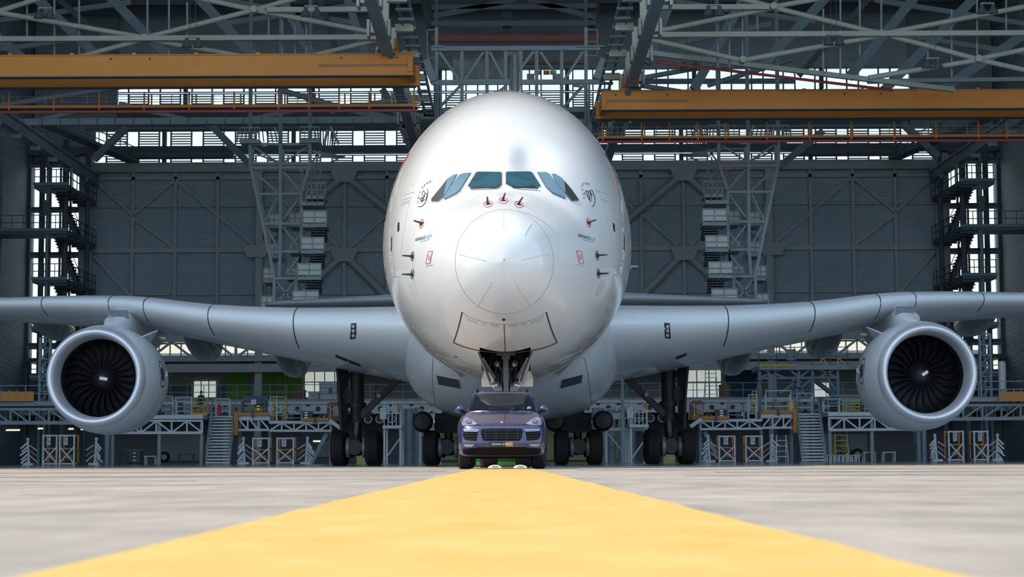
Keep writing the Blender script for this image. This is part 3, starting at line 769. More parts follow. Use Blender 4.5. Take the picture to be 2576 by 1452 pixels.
line_on([(1543, 690), (1553, 696), (1556, 640)], 1.5, 'hatch_edge', 'pale_grey', AR); line_on([(1003, 694), (994, 699), (992, 660)], 1.5, 'hatch_edge', 'pale_grey', AR)
line_on(bez((1134, 926), (1050, 870), (1040, 850), (1030, 832), 20), 1.0, 'panel_seam', 'seam', AR)
line_on([(1143, 896), (1152, 899)], 2.2, 'drain_slot', 'black', AR)

# belly fairing ---------------------------------------------------------------
fh = pchip([16, 18, 20, 22, 25, 40, 45, 49], [2.2, 2.95, 3.35, 3.62, 3.85, 3.85, 3.5, 2.4])
fzb = pchip([16, 18, 20, 22, 25, 40, 45, 49], [2.75, 2.35, 2.05, 1.86, 1.74, 1.74, 2.0, 2.6])
def sup(t, n=72, e=3.0):
    o = []; hw, zb = fh(t), fzb(t); zc = 4.35; up = 1.35
    for k in range(n):
        a = 2 * math.pi * k / n; ca, sa = math.cos(a), math.sin(a)
        x = hw * math.copysign(abs(ca) ** (2 / e), ca); z = zc + (up if sa > 0 else zc - zb) * math.copysign(abs(sa) ** (2 / e), sa)
        o.append((x, t, z))
    return o
mbf = MB().loft([sup(16 + 0.5 * i) for i in range(67)])
fair = mbf.build('belly_fairing', 'fairing_paint', AR, smooth=50, local=True)
BF = BVHTree.FromPolygons([Vector(v) for v in mbf.v], mbf.f)
for q in ([(1097, 943), (1157, 955), (1161, 978), (1101, 967)], [(1411, 955), (1467, 941), (1464, 963), (1407, 978)]):
    o = patch(q, 'intake_surround', 'pale_grey', fair, bv=BF, off=0.012, step=12)
    patch(inset(q, -3), 'intake_mouth', 'black', fair, bv=BF, off=0.02, step=12)
line_on([(1200, 975), (1195, 1030)], 0.9, 'panel_seam', 'seam', fair, bv=BF)
line_on(bez((1090, 900), (1085, 960), (1090, 1000), (1100, 1035), 14), 0.9, 'panel_seam', 'seam', fair, bv=BF)
line_on(bez((1470, 900), (1482, 950), (1486, 1000), (1490, 1035), 14), 0.9, 'panel_seam', 'seam', fair, bv=BF)

# wings -------------------------------------------------------------------------
ST = [(2.0, 19.0, 18.4, 4.62, 3.25, .125), (4.0, 20.4, 17.2, 4.75, 3.55, .125), (5.8, 21.7, 16.0, 4.86, 3.95, .123), (7.7, 23.0, 14.8, 5.02, 4.38, .118), (11, 25.4, 12.9, 5.45, 5.1, .106), (14.9, 28.2, 10.9, 6.14, 5.75, .10),
      (18, 30.4, 9.9, 6.36, 6.12, .097), (21, 32.6, 8.9, 6.52, 6.42, .094), (27, 37, 7.2, 7.0, 6.9, .09), (39.3, 46, 3.9, 8.2, 8.15, .09)]
cols = [pchip([s[0] for s in ST], [s[k] for s in ST]) for k in range(1, 6)]
def airfoil(n=22):
    xs = [0.5 * (1 - math.cos(math.pi * i / n)) for i in range(n + 1)]
    yt = lambda x: 5 * (0.2969 * math.sqrt(x) - .126 * x - .3516 * x * x + .2843 * x ** 3 - .1036 * x ** 4)
    up = [(x, yt(x) * 1.02) for x in reversed(xs)]; lo = [(x, -yt(x) * 0.98) for x in xs[1:-1]]
    return up + lo
AF = airfoil()
def wing_ring(L, s):
    le, ch, zl, zt, th = (c(L) for c in cols)
    return [(s * L, le + ch * x, zl + (zt - zl) * x + ch * th * y) for x, y in AF]
WB = {}
for s in (-1, 1):
    Ls = [2, 3, 4, 5, 6, 7, 8, 9, 10, 11, 12, 13, 14, 15, 16.5, 18, 20, 22, 24, 27, 30, 33, 36, 38.5, 39.3]
    mbw = MB().loft([wing_ring(L, s) for L in Ls])
    wing = mbw.build('wing', 'grey_paint', AR, smooth=50, local=True)
    BW = BVHTree.FromPolygons([Vector(v) for v in mbw.v], mbw.f); WB[s] = BW
    for L in (7.6, 11.0, 13.75, 15.3, 18.4):        # slat joints wrapped round the leading edge
        m2 = MB(); ring = [wing_ring(L - 0.018, s), wing_ring(L + 0.018, s)]
        ids = [i for i, (x, y) in enumerate(AF) if x < 0.14]
        for i in ids:
            for r_ in ring:
                p = Vector(r_[i]); x, y = AF[i]; nn = Vector((0, -0.6 + x * 4, 1.0 if y >= 0 else -1.0)).normalized()
                m2.v.append(tuple(p + nn * 0.008))
        for k in range(len(ids) - 1): m2.f.append((2 * k, 2 * k + 1, 2 * k + 3, 2 * k + 2))
        m2.build('slat_joint', 'seam', wing, smooth=60, local=True)
    m2 = MB()  # lower slat edge
    i0 = [i for i, (x, y) in enumerate(AF) if y < 0 and x > 0.085][0]
    Lq = [7.6 + (38 - 7.6) * k / 60 for k in range(61)]
    for L in Lq:
        p = Vector(wing_ring(L, s)[i0]); m2.v += [tuple(p + Vector((0, 0, -0.006))), tuple(p + Vector((0, 0.03, -0.012)))]
    for k in range(60): m2.f.append((2 * k, 2 * k + 1, 2 * k + 3, 2 * k + 2))
    m2.build('slat_edge', 'seam', wing, local=True)
    if s < 0: q = [(884, 815), (897, 814), (895, 851), (881, 853)]; u = [[(844, 892), (874, 904), (876, 911), (845, 899)], [(877, 905), (906, 917), (908, 923), (878, 912)]]
    else: q = [(1671, 813), (1684, 814), (1687, 851), (1673, 850)]; u = [[(1700, 898), (1727, 888), (1727, 894), (1701, 905)]]
    o = patch(inset(q, 1.5), 'lamp_surround', 'pale_grey', wing, bv=BW, off=0.01, step=10)
    patch(q, 'lamp_window', 'black', wing, bv=BW, off=0.016, step=10)
    cxx = sum(p[0] for p in q) / 4
    for k in range(3): patch(arc2(cxx, 821 + 11 * k, 4.0, 4.2, 0, 340, 12), 'landing_lamp', 'lamp_glass', wing, bv=BW, off=0.022)
    for q_ in u: patch(q_, 'vent_slot', 'black', wing, bv=BW, off=0.01, step=10)
    # flap track fairings
    for (L, wd, dp, ln_) in ((9.3, 0.60, 1.35, 9.5), (13.2, 0.60, 1.35, 8.5), (20.3, 0.55, 1.1, 7.5)):
        le, ch, zl, zt, th = (c(L) for c in cols); y0 = le + ch - ln_ * 0.62; rings = []
        zbase = zt + 0.25
        for k in range(25):
            u_ = k / 24; a = math.sin(math.pi * min(u_ * 1.15, 1) ** 0.8) if u_ < 0.87 else math.sin(math.pi * 1.0) 
            pr = (math.sin(math.pi * u_)) ** 0.55 if 0 < u_ < 1 else 0.0
            hw = max(wd * pr, 0.01); dpp = max(dp * pr * (0.75 + 0.25 * u_), 0.01)
            ring = []
            for j in range(28):
                an = 2 * math.pi * j / 28; ca, sa = math.cos(an), math.sin(an)
                ring.append((s * L + hw * math.copysign(abs(ca) ** 0.75, ca), y0 + ln_ * u_, zbase - 0.15 * u_ + (0.5 * min(1, pr * 1.4) if sa > 0 else dpp) * math.copysign(abs(sa) ** 0.8, sa)))
            rings.append(ring)
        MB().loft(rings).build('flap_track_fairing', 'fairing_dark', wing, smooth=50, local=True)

# engines -------------------------------------------------------------------------
for s in (-1, 1):
    ec = Vector((s * 14.88, 24.4, 3.22 if s < 0 else 3.22)); ax = Vector((-s * 0.035, 1, -0.02)).normalized()
    nac = [(0.36, 1.80), (0.6, 1.86), (1.0, 1.93), (1.6, 1.99), (2.4, 2.0), (3.4, 1.93), (4.4, 1.70), (5.3, 1.45), (5.3, 1.38), (4.0, 1.35)]
    e = MB().lathe(nac, ec, ax, 80).build('engine', 'grey_paint', AR, smooth=50, local=True)
    lip = [(0.36, 1.802), (0.22, 1.77), (0.10, 1.72), (0.03, 1.67), (0.0, 1.615), (0.025, 1.56), (0.09, 1.51), (0.2, 1.47), (0.38, 1.44), (0.6, 1.42), (0.8, 1.41)]
    MB().lathe(lip, ec, ax, 80).build('inlet_lip', 'polished_lip', e, smooth=60, local=True)
    MB().lathe([(0.8, 1.41), (0.95, 1.415), (1.1, 1.44), (1.6, 1.47), (2.1, 1.48)], ec, ax, 64).build('inlet_duct', 'duct', e, smooth=60, local=True)
    MB().lathe([(1.75, 1.46), (1.76, 0.3), (1.76, 0.0)], ec, ax, 48).build('fan_backing', 'black', e, local=True)
    MB().lathe([(1.0, 0.0), (1.03, 0.1), (1.12, 0.22), (1.3, 0.36), (1.5, 0.46), (1.7, 0.5)], ec, ax, 40).build('spinner', 'black', e, smooth=60, local=True)
    up = Vector((0, 0, 1)); sd = ax.cross(up).normalized(); up = sd.cross(ax).normalized()
    # white comma mark on the spinner
    a_ = -8 if s < 0 else 30
    da = sd * math.cos(math.radians(a_)) + up * math.sin(math.radians(a_))
    m2 = MB(); cc = ec + ax * 0.985
    m2.bar(cc - da * 0.04 + ax * 0.005, cc + da * 0.22 + ax * 0.09, 0.03, 0.11); m2.build('spinner_mark', 'sign_white', e, local=True)
    # swept fan blades
    bl = MB(); rows = []
    for i in range(11):
        u_ = i / 10; r_ = 0.42 + u_ * 1.03
        th = 0.10 * math.sin(u_ * math.pi * 0.9) - 0.16 * u_ ** 3 + 0.05
        ch = 0.34 + 0.12 * u_; tw = math.radians(30 + 32 * u_)
        pts = []
        for (cx_, t_) in ((-0.5, 0), (-0.2, 0.012), (0.2, 0.012), (0.5, 0), (0.2, -0.012), (-0.2, -0.012)):
            tang = ch * cx_ * math.sin(tw) + t_ * math.cos(tw); axi = ch * cx_ * math.cos(tw) - t_ * math.sin(tw)
            an = th + tang / r_
            pts.append(Vector((math.sin(an) * r_, 1.5 + axi * 0.8, math.cos(an) * r_)))
        rows.append(pts)
    proto = None
    base = MB().loft(rows)
    M3 = Matrix((sd, ax, up)).transposed()
    for k in range(24):
        R_ = Matrix.Rotation(2 * math.pi * k / 24 * s, 3, 'Y')
        if proto is None:
            bb = MB(); bb.v = base.v; bb.f = base.f
            proto = bb.build('fan_blade', 'fan_blade', e, smooth=40, local=True); o = proto
        else:
            o = proto.copy(); C.objects.link(o)
        o.matrix_local = Matrix.Translation(ec) @ (M3 @ R_).to_4x4()
    # nacelle seams, strake, badge
    for t_, r_ in ((1.9, 1.998),):
        MB().lathe([(t_ - 0.012, r_ + 0.004), (t_ + 0.012, r_ + 0.004)], ec, ax, 80).build('cowl_seam', 'soft_seam', e, local=True)
    an = math.radians(52); dr = (sd * math.cos(an) * (-s) * (1) + up * math.sin(an))
    dr = Vector((-s * math.cos(an), 0, math.sin(an)))
    b0 = ec + ax * 1.9 + dr * 1.98; b1 = ec + ax * 3.6 + dr * 1.90; tp = ec + ax * 3.3 + dr * 2.45
    tn = dr.cross(ax).normalized() * 0.025
    MB().add([b0 - tn, b1 - tn, tp - tn, b0 + tn, b1 + tn, tp + tn], [(0, 1, 2), (5, 4, 3), (0, 3, 4, 1), (1, 4, 5, 2), (2, 5, 3, 0)]).build('strake', 'grey_paint', e, local=True)
    m2 = MB(); m3 = MB()      # round maker's badge on the inboard cowl
    def cowl(t_, an_): 
        r_ = np.interp(t_, [p[0] for p in nac[:8]], [p[1] for p in nac[:8]]) + 0.008
        return ec + ax * t_ + Vector((-s * math.cos(an_), 0, math.sin(an_))) * r_
    for k in range(33):
        a2 = 2 * math.pi * k / 32
        for rr in (0.42, 0.38): m2.v.append(tuple(cowl(2.1 + rr * math.cos(a2), math.radians(6) + rr * 1.15 * math.sin(a2) / 1.93)))
    for k in range(32): m2.f.append((2 * k, 2 * k + 1, 2 * k + 3, 2 * k + 2))
    m2.build('badge_ring', 'ink', e, local=True)
    for k in range(17):
        a2 = 2 * math.pi * k / 16; m3.v.append(tuple(cowl(2.1 + 0.25 * math.cos(a2), math.radians(6) + 0.26 * math.sin(a2) / 1.93)))
    m3.f.append(tuple(range(16))); m3.build('badge_emblem', 'navy', e, local=True)
    # pylon: rises off the top of the nacelle and runs back into the wing
    rings = []
    for (t_, zt_, zb_, hw) in ((1.9, 2.02, 1.7, .03), (2.3, 2.15, 1.6, .26), (2.9, 2.36, 1.6, .42), (3.6, 2.55, 1.5, .5), (4.4, 2.70, 1.3, .52), (5.5, 2.8, 1.0, .5), (7.0, 2.8, 1.0, .45), (9.0, 2.6, 1.5, .35), (11, 2.4, 1.9, .1)):
        rg = []
        for k in range(20):
            a2 = 2 * math.pi * k / 20; ca, sa = math.cos(a2), math.sin(a2)
            rg.append((ec.x - s * 0.035 * t_ + hw * math.copysign(abs(ca) ** .6, ca), ec.y + t_, ec.z + (zt_ + zb_) / 2 + (zt_ - zb_) / 2 * math.copysign(abs(sa) ** .6, sa)))
        rings.append(rg)
    py = MB().loft(rings).build('pylon', 'grey_paint', AR, smooth=50, local=True)
    px_ = ec.x - s * 0.1
    MB().add([(px_ - s * 0.42, ec.y + 3.1, ec.z + 2.62), (px_ - s * 0.5, ec.y + 3.2, ec.z + 2.3), (px_ + s * 0.3, ec.y + 2.7, ec.z + 2.42), (px_ + s * 0.3, ec.y + 3.5, ec.z + 2.64), (px_ - s * .1, ec.y + 2.8, ec.z + 2.5)],
             [(0, 1, 4), (1, 2, 4), (2, 3, 4), (3, 0, 4)]).build('intake_scoop', 'gear_steel', py, local=True)

# tail ----------------------------------------------------------------------------
def surf(rings, nm, m_='grey_paint'): return MB().loft(rings).build(nm, m_, AR, smooth=50, local=True)
for s in (-1, 1):
    rg = []
    for (L, le, ch, z, th) in ((0.6, 58.5, 11.5, 9.05, .10), (5, 62.0, 8.8, 9.2, .10), (10, 66.0, 6.0, 9.4, .10), (14.4, 69.6, 3.6, 9.55, .11), (15.15, 70.9, 2.2, 9.6, .10)):
        rg.append([(s * L, le + ch * x, z + ch * th * y) for x, y in AF])
    surf(rg, 'tailplane')
rg = []
for (z, le, ch, th) in ((10.2, 50.5, 14.5, .10), (14, 55.2, 12, .095), (20, 62.6, 8.3, .09), (24.0, 67.4, 6.0, .085), (24.5, 68.4, 4.8, .06)):
    rg.append([(ch * th * y, le + ch * x, z) for x, y in AF])
surf(rg, 'tail_fin', 'white_paint')

# landing gear --------------------------------------------------------------------
tyre_mesh = {}
def wheel(par, c, r, wd, nm='wheel'):
    k = (r, wd)
    if k not in tyre_mesh:
        prof = [(-wd / 2 + .05, r * .45), (-wd / 2 + .02, r * .62), (-wd / 2, r * .8), (-wd / 2 + .05, r * .95)]
        for j in range(7):
            xx = -wd / 2 + .10 + (wd - .2) * j / 6
            prof += [(xx - .015, r), (xx, r - .012), (xx + .015, r)] if 0 < j < 6 else [(xx, r * .992)]
        prof += [(wd / 2 - .05, r * .95), (wd / 2, r * .8), (wd / 2 - .02, r * .62), (wd / 2 - .05, r * .45)]
        o = MB().lathe(prof, (0, 0, 0), (1, 0, 0), 40).build(nm, 'rubber', par, smooth=40, local=True); tyre_mesh[k] = o.data
        hb = MB().lathe([(-wd / 2 + .08, 0), (-wd / 2 + .06, r * .2), (-wd / 2 + .1, r * .44), (wd / 2 - .1, r * .44), (wd / 2 - .06, r * .2), (wd / 2 - .08, 0)], (0, 0, 0), (1, 0, 0), 24).build('hub', 'gear_steel', par, smooth=40, local=True); tyre_mesh[(k, 'h')] = hb.data
        hb.location = c
    else:
        o = bpy.data.objects.new(nm, tyre_mesh[k]); C.objects.link(o); o.parent = par
        hb = bpy.data.objects.new('hub', tyre_mesh[(k, 'h')]); C.objects.link(hb); hb.parent = par; hb.location = c
    o.location = c; WM[o.name] = AW
    return o
def gear_part(m2, nm, m_, par): return m2.build(nm, m_, par, smooth=35, local=True)
def main_gear(s, L, y, ztop, rows, wing):
    m2 = MB()
    m2.tube((s * L, y, 0.75), (s * L, y, 2.0), 0.17, 16); m2.tube((s * L, y, 1.7), (s * L, y, ztop), 0.27, 18); m2.tube((s * L, y, 2.3), (s * L, y, 2.5), 0.36, 18)
    leg = m2.build('landing_gear', 'gear_dark', AR, smooth=35, local=True)
    ys = [y + (i - (rows - 1) / 2) * 1.7 for i in range(rows)]
    gear_part(MB().bar((s * L, ys[0] - .3, .74), (s * L, ys[-1] + .3, .74), .34, .36), 'bogie_beam', 'gear_dark', leg)
    for yy in ys:
        gear_part(MB().tube((s * L - .95, yy, .7), (s * L + .95, yy, .7), .13, 14), 'axle', 'gear_dark', leg)
        gear_part(MB().lathe([(-.1, .0), (-.1, .3), (.1, .34), (.25, .3), (.25, 0)], (s * L, yy - .25, .72), (0, 1, 0), 18), 'brake_drum', 'gear_dark', leg)
        for q in (-1, 1):
            wheel(leg, (s * L + q * .675, yy, .7), .70, .53)
            gear_part(MB().lathe([(-.04, .36), (.0, .4), (.1, .4), (.14, .36)], (s * L + q * .33, yy, .7), (1, 0, 0), 20), 'brake_pack', 'gear_steel', leg)
    gear_part(MB().bar((s * L, y - .2, 1.7), (s * L, y - .55, 1.25), .14, .1).bar((s * L, y - .55, 1.25), (s * L, y - .2, .9), .14, .1), 'torque_link', 'gear_steel', leg)
    if wing:
        gear_part(MB().bar((s * (L - .15), y - .1, 1.95), (s * (L - 1.7), y - .3, 3.45), .2, .26), 'side_stay', 'gear_dark', leg)
        gear_part(MB().lathe([(-.1, .0), (-.1, .09), (.1, .09), (.1, 0)], (s * (L - .9), y - .35, 2.75), (0, 1, 0), 12), 'stay_joint', 'gear_steel', leg)
        gear_part(MB().add([(s * (L + .55), y - .6, 1.35), (s * (L + .6), y - .6, 2.6), (s * (L + .75), y - .5, 4.2), (s * (L + .5), y + 1.6, 4.2), (s * (L + .5), y + 1.6, 2.0), (s * (L + .63), y - .6, 1.35), (s * (L + .68), y - .6, 2.6), (s * (L + .83), y - .5, 4.2), (s * (L + .58), y + 1.6, 4.2), (s * (L + .58), y + 1.6, 2.0)],
                           [(0, 1, 2, 3, 4), (9, 8, 7, 6, 5), (0, 5, 6, 1), (1, 6, 7, 2), (2, 7, 8, 3), (3, 8, 9, 4), (4, 9, 5, 0)]), 'gear_door', 'gear_dark', leg)
        gear_part(MB().bar((s * L, y - .1, 3.2), (s * (L + .6), y + .2, 3.9), .12).bar((s * L, y, 2.5), (s * (L + .55), y, 2.9), .3, .5).bar((s * (L + .05), y - .3, 2.0), (s * (L - .05), y - .3, 3.3), .1), 'drag_links', 'gear_dark', leg)
    else:
        gear_part(MB().box((s * L - .55, y - .6, 1.3), (s * L + .55, y + .2, 2.0)), 'upper_fitting', 'gear_dark', leg)
        for q in (-1, 1): gear_part(MB().lathe([(0, 0), (.05, .3), (.5, .42), (1.0, .3), (1.05, 0)], (s * L + q * .95, y - 2.6, 1.72), (0, 1, 0), 18), 'bay_bulge', 'gear_dark', leg)
for s in (-1, 1):
    main_gear(s, 6.2, 32.6, 4.4, 2, True)
    main_gear(s, 2.63, 34.6, 2.4, 3, False)
# nose gear
ny = 5.1
m2 = MB(); m2.tube((0, ny, .65), (0, ny, 1.6), .13, 16); m2.tube((0, ny, 1.4), (0, ny - .25, 3.2), .2, 18)
ng = m2.build('landing_gear', 'gear_dark', AR, smooth=35, local=True); ng['label'] = 'nose gear leg with lamps'
gear_part(MB().bar((0, ny - .42, 1.9), (0, ny - .5, 3.05), .13, .1).bar((0, ny - .46, 2.74), (0, ny - .5, 3.02), .2, .16), 'leg_front_plate', 'gear_steel', ng)
gear_part(MB().tube((0, ny - .2, 2.15), (0, ny - .25, 3.3), .15, 16), 'shock_strut', 'gear_steel', ng)
gear_part(MB().bar((-.33, ny - .2, 2.95), (.33, ny - .2, 2.95), .1, .12), 'trunnion', 'gear_steel', ng)
for q in (-1, 1):
    gear_part(MB().bar((q * .1, ny - .3, 2.45), (q * .45, ny - .1, 3.0), .07, .07), 'strut_brace', 'gear_steel', ng)
    gear_part(MB().tube((q * .40, ny - .5, 2.6), (q * .42, ny - .4, 3.1), .04, 10), 'hydraulic_ram', 'gear_dark', ng)
gear_part(MB().tube((-.62, ny, .63), (.62, ny, .63), .1, 14), 'axle', 'gear_steel', ng)
for q in (-1, 1):
    wheel(ng, (q * .45, ny, .635), .635, .46)
    gear_part(MB().lathe([(0, .0), (0, .17), (.2, .17), (.2, 0)], (q * .20 - .1, ny - .38, 1.98), (1, 0, 0), 20), 'lug', 'gear_steel', ng)
    gear_part(MB().bar((q * .17, ny - .4, 2.82), (q * .17, ny - .4, 3.1), .13, .3), 'upper_lug', 'gear_steel', ng)
    gear_part(MB().bar((q * .19, ny - .42, 2.9), (q * .62, ny - .3, 3.1), .10, .12), 'upper_link', 'gear_dark', ng)
    gear_part(MB().tube((q * .25, ny - .35, 1.9), (q * .26, ny - .3, 2.95), .05, 10), 'hydraulic_ram', 'gear_dark', ng)
    for (x_, z_, r_) in ((.225, 2.61, .065), (.27, 2.07, .085)):
        gear_part(MB().lathe([(.12, 0), (.1, r_ * .8), (0, r_ * 1.15), (-.02, r_ * 1.15), (-.02, r_)], (q * x_, ny - .5, z_), (0, 1, 0), 20), 'lamp_housing', 'gear_steel', ng)
        gear_part(MB().lathe([(-.015, r_ * 1.0), (-.035, r_ * .6), (-.04, 0)], (q * x_, ny - .5, z_), (0, 1, 0), 20), 'taxi_lamp', 'lamp_glass', ng)
    # open bay doors: slanting slabs with a red lower corner
    A = [Vector((q * .70, 3.2, 2.87)), Vector((q * .655, 3.1, 2.90)), Vector((q * .34, 3.0, 2.12)), Vector((q * .385, 3.1, 2.05))]
    Bk = [v + Vector((q * .04, 2.6, .05)) for v in A]
    dr_ = gear_part(MB().loft([A, Bk]), 'bay_door', 'gear_white', ng)
    gear_part(MB().add([A[3] + Vector((0, -.012, 0)), A[2] + Vector((0, -.012, 0)), A[2].lerp(A[1], .3) + Vector((0, -.012, 0)), A[3].lerp(A[0], .3) + Vector((0, -.012, 0)), ], [(0, 1, 2, 3)]), 'red_edge', 'red', ng)
    gear_part(MB().bar((q * .56, 3.15, 2.66), (q * .28, ny - .3, 2.25), .06, .07), 'door_rod', 'gear_white', ng)
    gear_part(MB().bar((q * .66, 3.08, 2.86), (q * .37, 2.98, 2.12), .02, .05), 'door_seal', 'black', ng)
    MB().box((q * .32, 8.4, 2.18), (q * .70, 8.5, 2.42)).build('rear_bay_door', 'white_paint', ng, local=True)
# dark bay mouth on the belly, behind the front doors
mbb = MB()
mbb.add([(-.625, 2.68, 2.98), (.625, 2.68, 2.98), (.625, 5.92, 2.56), (-.625, 5.92, 2.56), (-.625, 2.8, 3.5), (.625, 2.8, 3.5), (.625, 5.92, 3.5), (-.625, 5.92, 3.5)], [(0, 1, 5, 4), (1, 2, 6, 5), (2, 3, 7, 6), (3, 0, 4, 7), (4, 5, 6, 7)])
bay = mbb.build('gear_bay', 'black', ng, local=True)

# ------------------------------------------------------------ car (local: y = 0 front bumper, x lateral, z up)
CAR = thing('car', (-0.235, 41.0, 0), 'dark purple-blue sports utility car parked under the airliner nose on the yellow line', 'car')
rowp = [  # centre profile y,z ; side y offset of the outer edge ; outer x ; outer z
    (0.30, 0.26, 0.40, 0.80, 0.27), (0.10, 0.275, 0.55, 0.90, 0.28), (0.03, 0.40, 0.62, 0.945, 0.40), (0.00, 0.54, 0.66, 0.96, 0.53), (0.015, 0.66, 0.66, 0.968, 0.66),
    (0.04, 0.80, 0.66, 0.972, 0.80), (0.09, 0.905, 0.66, 0.968, 0.92), (0.20, 0.975, 0.66, 0.955, 1.01), (0.38, 1.035, 0.66, 0.93, 1.085), (0.70, 1.12, 0.60, 0.895, 1.15), (1.0, 1.20, 0.50, 0.85, 1.205), (1.30, 1.265, 0.42, 0.80, 1.25)]
us = [0, .16, .32, .48, .62, .75, .86, .94, 1.0]
ysd = [0.75, 1.0, 1.35, 1.8, 2.4, 3.0, 3.6, 4.1, 4.45, 4.68, 4.78]
grid = []
for i, (y0, z0, b, xo, zo) in enumerate(rowp):
    row = []
    for u in us:
        x = xo * math.sin(u * math.pi / 2) ** 0.92 if u else 0
        hood = 1.0 if i >= 8 else 0.0
        # hood: central dome, valley, then raised wing (fender) crest over the lamps
        dz = (zo - z0) * u ** 2
        if i >= 7: dz += 0.045 * math.exp(-((u - 0.66) / 0.17) ** 2) * (1 if i < 11 else .3) - 0.016 * math.exp(-((u - .42) / .12) ** 2)
        row.append((x, y0 + b * u ** 3.2, z0 + dz))
    y_end = row[-1][1]
    for k, yy in enumerate(ysd):
        y2 = max(yy, y_end + 0.05 * (k + 1)) if yy < 1.9 else yy
        t = min(max((yy - 0.75) / 3.9, 0), 1)
        wv = 0.985 - 0.02 * math.sin(math.pi * min(max((yy - 1.3) / 2.0, 0), 1))
        if yy > 3.9: wv -= 0.10 * ((yy - 3.9) / 0.88) ** 2
        zz = zo + (0.02 + 0.02 * t if i >= 6 else 0)
        if yy > 4.4: zz += 0
        row.append((xo * wv if i < 11 else xo * (1 - .02 * t), y2, zz))
    grid.append(row)
NR, NCc = len(grid), len(grid[0])
mb = MB()
for row in grid: mb.v += row
for row in grid: mb.v += [(-x, y, z) for x, y, z in row]
off = NR * NCc
for i in range(NR - 1):
    for j in range(NCc - 1):
        a = i * NCc + j
        mb.f.append((a, a + 1, a + NCc + 1, a + NCc)); mb.f.append((off + a, off + a + NCc, off + a + NCc + 1, off + a + 1))
# rear face and floor/deck
for i in range(NR - 1):
    a = i * NCc + NCc - 1; mb.f.append((a, off + a, off + a + NCc, a + NCc))
for j in range(NCc - 1):
    mb.f.append((j, off + j, off + j + 1, j + 1)); t_ = (NR - 1) * NCc + j; mb.f.append((t_, t_ + 1, off + t_ + 1, off + t_))
bm = bmesh.new()
bv_ = [bm.verts.new(v) for v in mb.v]
for f_ in mb.f:
    q = [bv_[i] for i in f_]
    if len(set(q)) >= 3:
        try: bm.faces.new(q)
        except ValueError: pass
bmesh.ops.remove_doubles(bm, verts=bm.verts[:], dist=0.0005)
bmesh.ops.recalc_face_normals(bm, faces=bm.faces[:])
def subdiv(bm, lv):
    me = bpy.data.meshes.new('tmp'); bm.to_mesh(me); o = bpy.data.objects.new('tmp', me); C.objects.link(o)
    m_ = o.modifiers.new('s', 'SUBSURF'); m_.levels = lv; m_.render_levels = lv
    dg = bpy.context.evaluated_depsgraph_get(); me2 = bpy.data.meshes.new_from_object(o.evaluated_get(dg))
    b2 = bmesh.new(); b2.from_mesh(me2); bpy.data.objects.remove(o); bpy.data.meshes.remove(me); bpy.data.meshes.remove(me2)
    return b2
bm = subdiv(bm, 2)
def bm_lists(bm):
    bm.verts.index_update()
    return [tuple(v.co) for v in bm.verts], [tuple(v.index for v in f.verts) for f in bm.faces]
vs_, fs_ = bm_lists(bm)
CB = BVHTree.FromPolygons([Vector(v) for v in vs_], fs_)
kill = [f for f in bm.faces if abs(f.calc_center_median().x) > 0.62 and any((f.calc_center_median().y - wy) ** 2 + (f.calc_center_median().z - .38) ** 2 < .43 ** 2 for wy in (0.98, 3.87))
        and not (f.calc_center_median().y < 0.56 and f.calc_center_median().z > 0.28)]
bmesh.ops.delete(bm, geom=kill, context='FACES')
b_ = MB(); b_.v, b_.f = bm_lists(bm); bm.free()
body = b_.build('body', 'car_paint', CAR, smooth=60, local=True)
# cabin shell
bot = [(0, 1.26), (.30, 1.28), (.56, 1.36), (.74, 1.50), (.805, 1.75), (.825, 2.2), (.825, 3.0), (.80, 3.7), (.72, 4.25), (.45, 4.42), (0, 4.45)]
top = [(0, 2.00), (.25, 2.01), (.46, 2.05), (.585, 2.12), (.63, 2.30), (.645, 2.55), (.64, 3.0), (.62, 3.5), (.56, 3.95), (.35, 4.05), (0, 4.08)]
rings = []
for k, (t, zz) in enumerate(((0, 1.19), (.02, 1.24), (.33, 1.40), (.66, 1.56), (.93, 1.685), (1.0, 1.71))):
    rg = []
    bulge = 0.03 * math.sin(math.pi * min(t, 1))
    for (a, b) in zip(bot, top):
        x = a[0] + (b[0] - a[0]) * t; y = a[1] + (b[1] - a[1]) * t
        rg.append((x * (1 + bulge), y - (0.04 * math.sin(math.pi * t) if y < 1.9 and a[0] < .8 else 0), zz))
    rings.append(rg)
for sc_, zz in ((.80, 1.742), (.5, 1.757), (.2, 1.762)):
    rings.append([(b[0] * sc_, 3.0 + (b[1] - 3.0) * (sc_ * .97 + .02), zz - 0.02 * max(0, (b[1] - 3.2))) for b in top])
full = [rg + [(-x, y, z) for x, y, z in rg[-2:0:-1]] for rg in rings]
mc = MB().loft(full, True, False, True)
cabin = mc.build('cabin', 'car_paint', CAR, smooth=35, local=True)
GB = BVHTree.FromPolygons([Vector(v) for v in mc.v], mc.f)
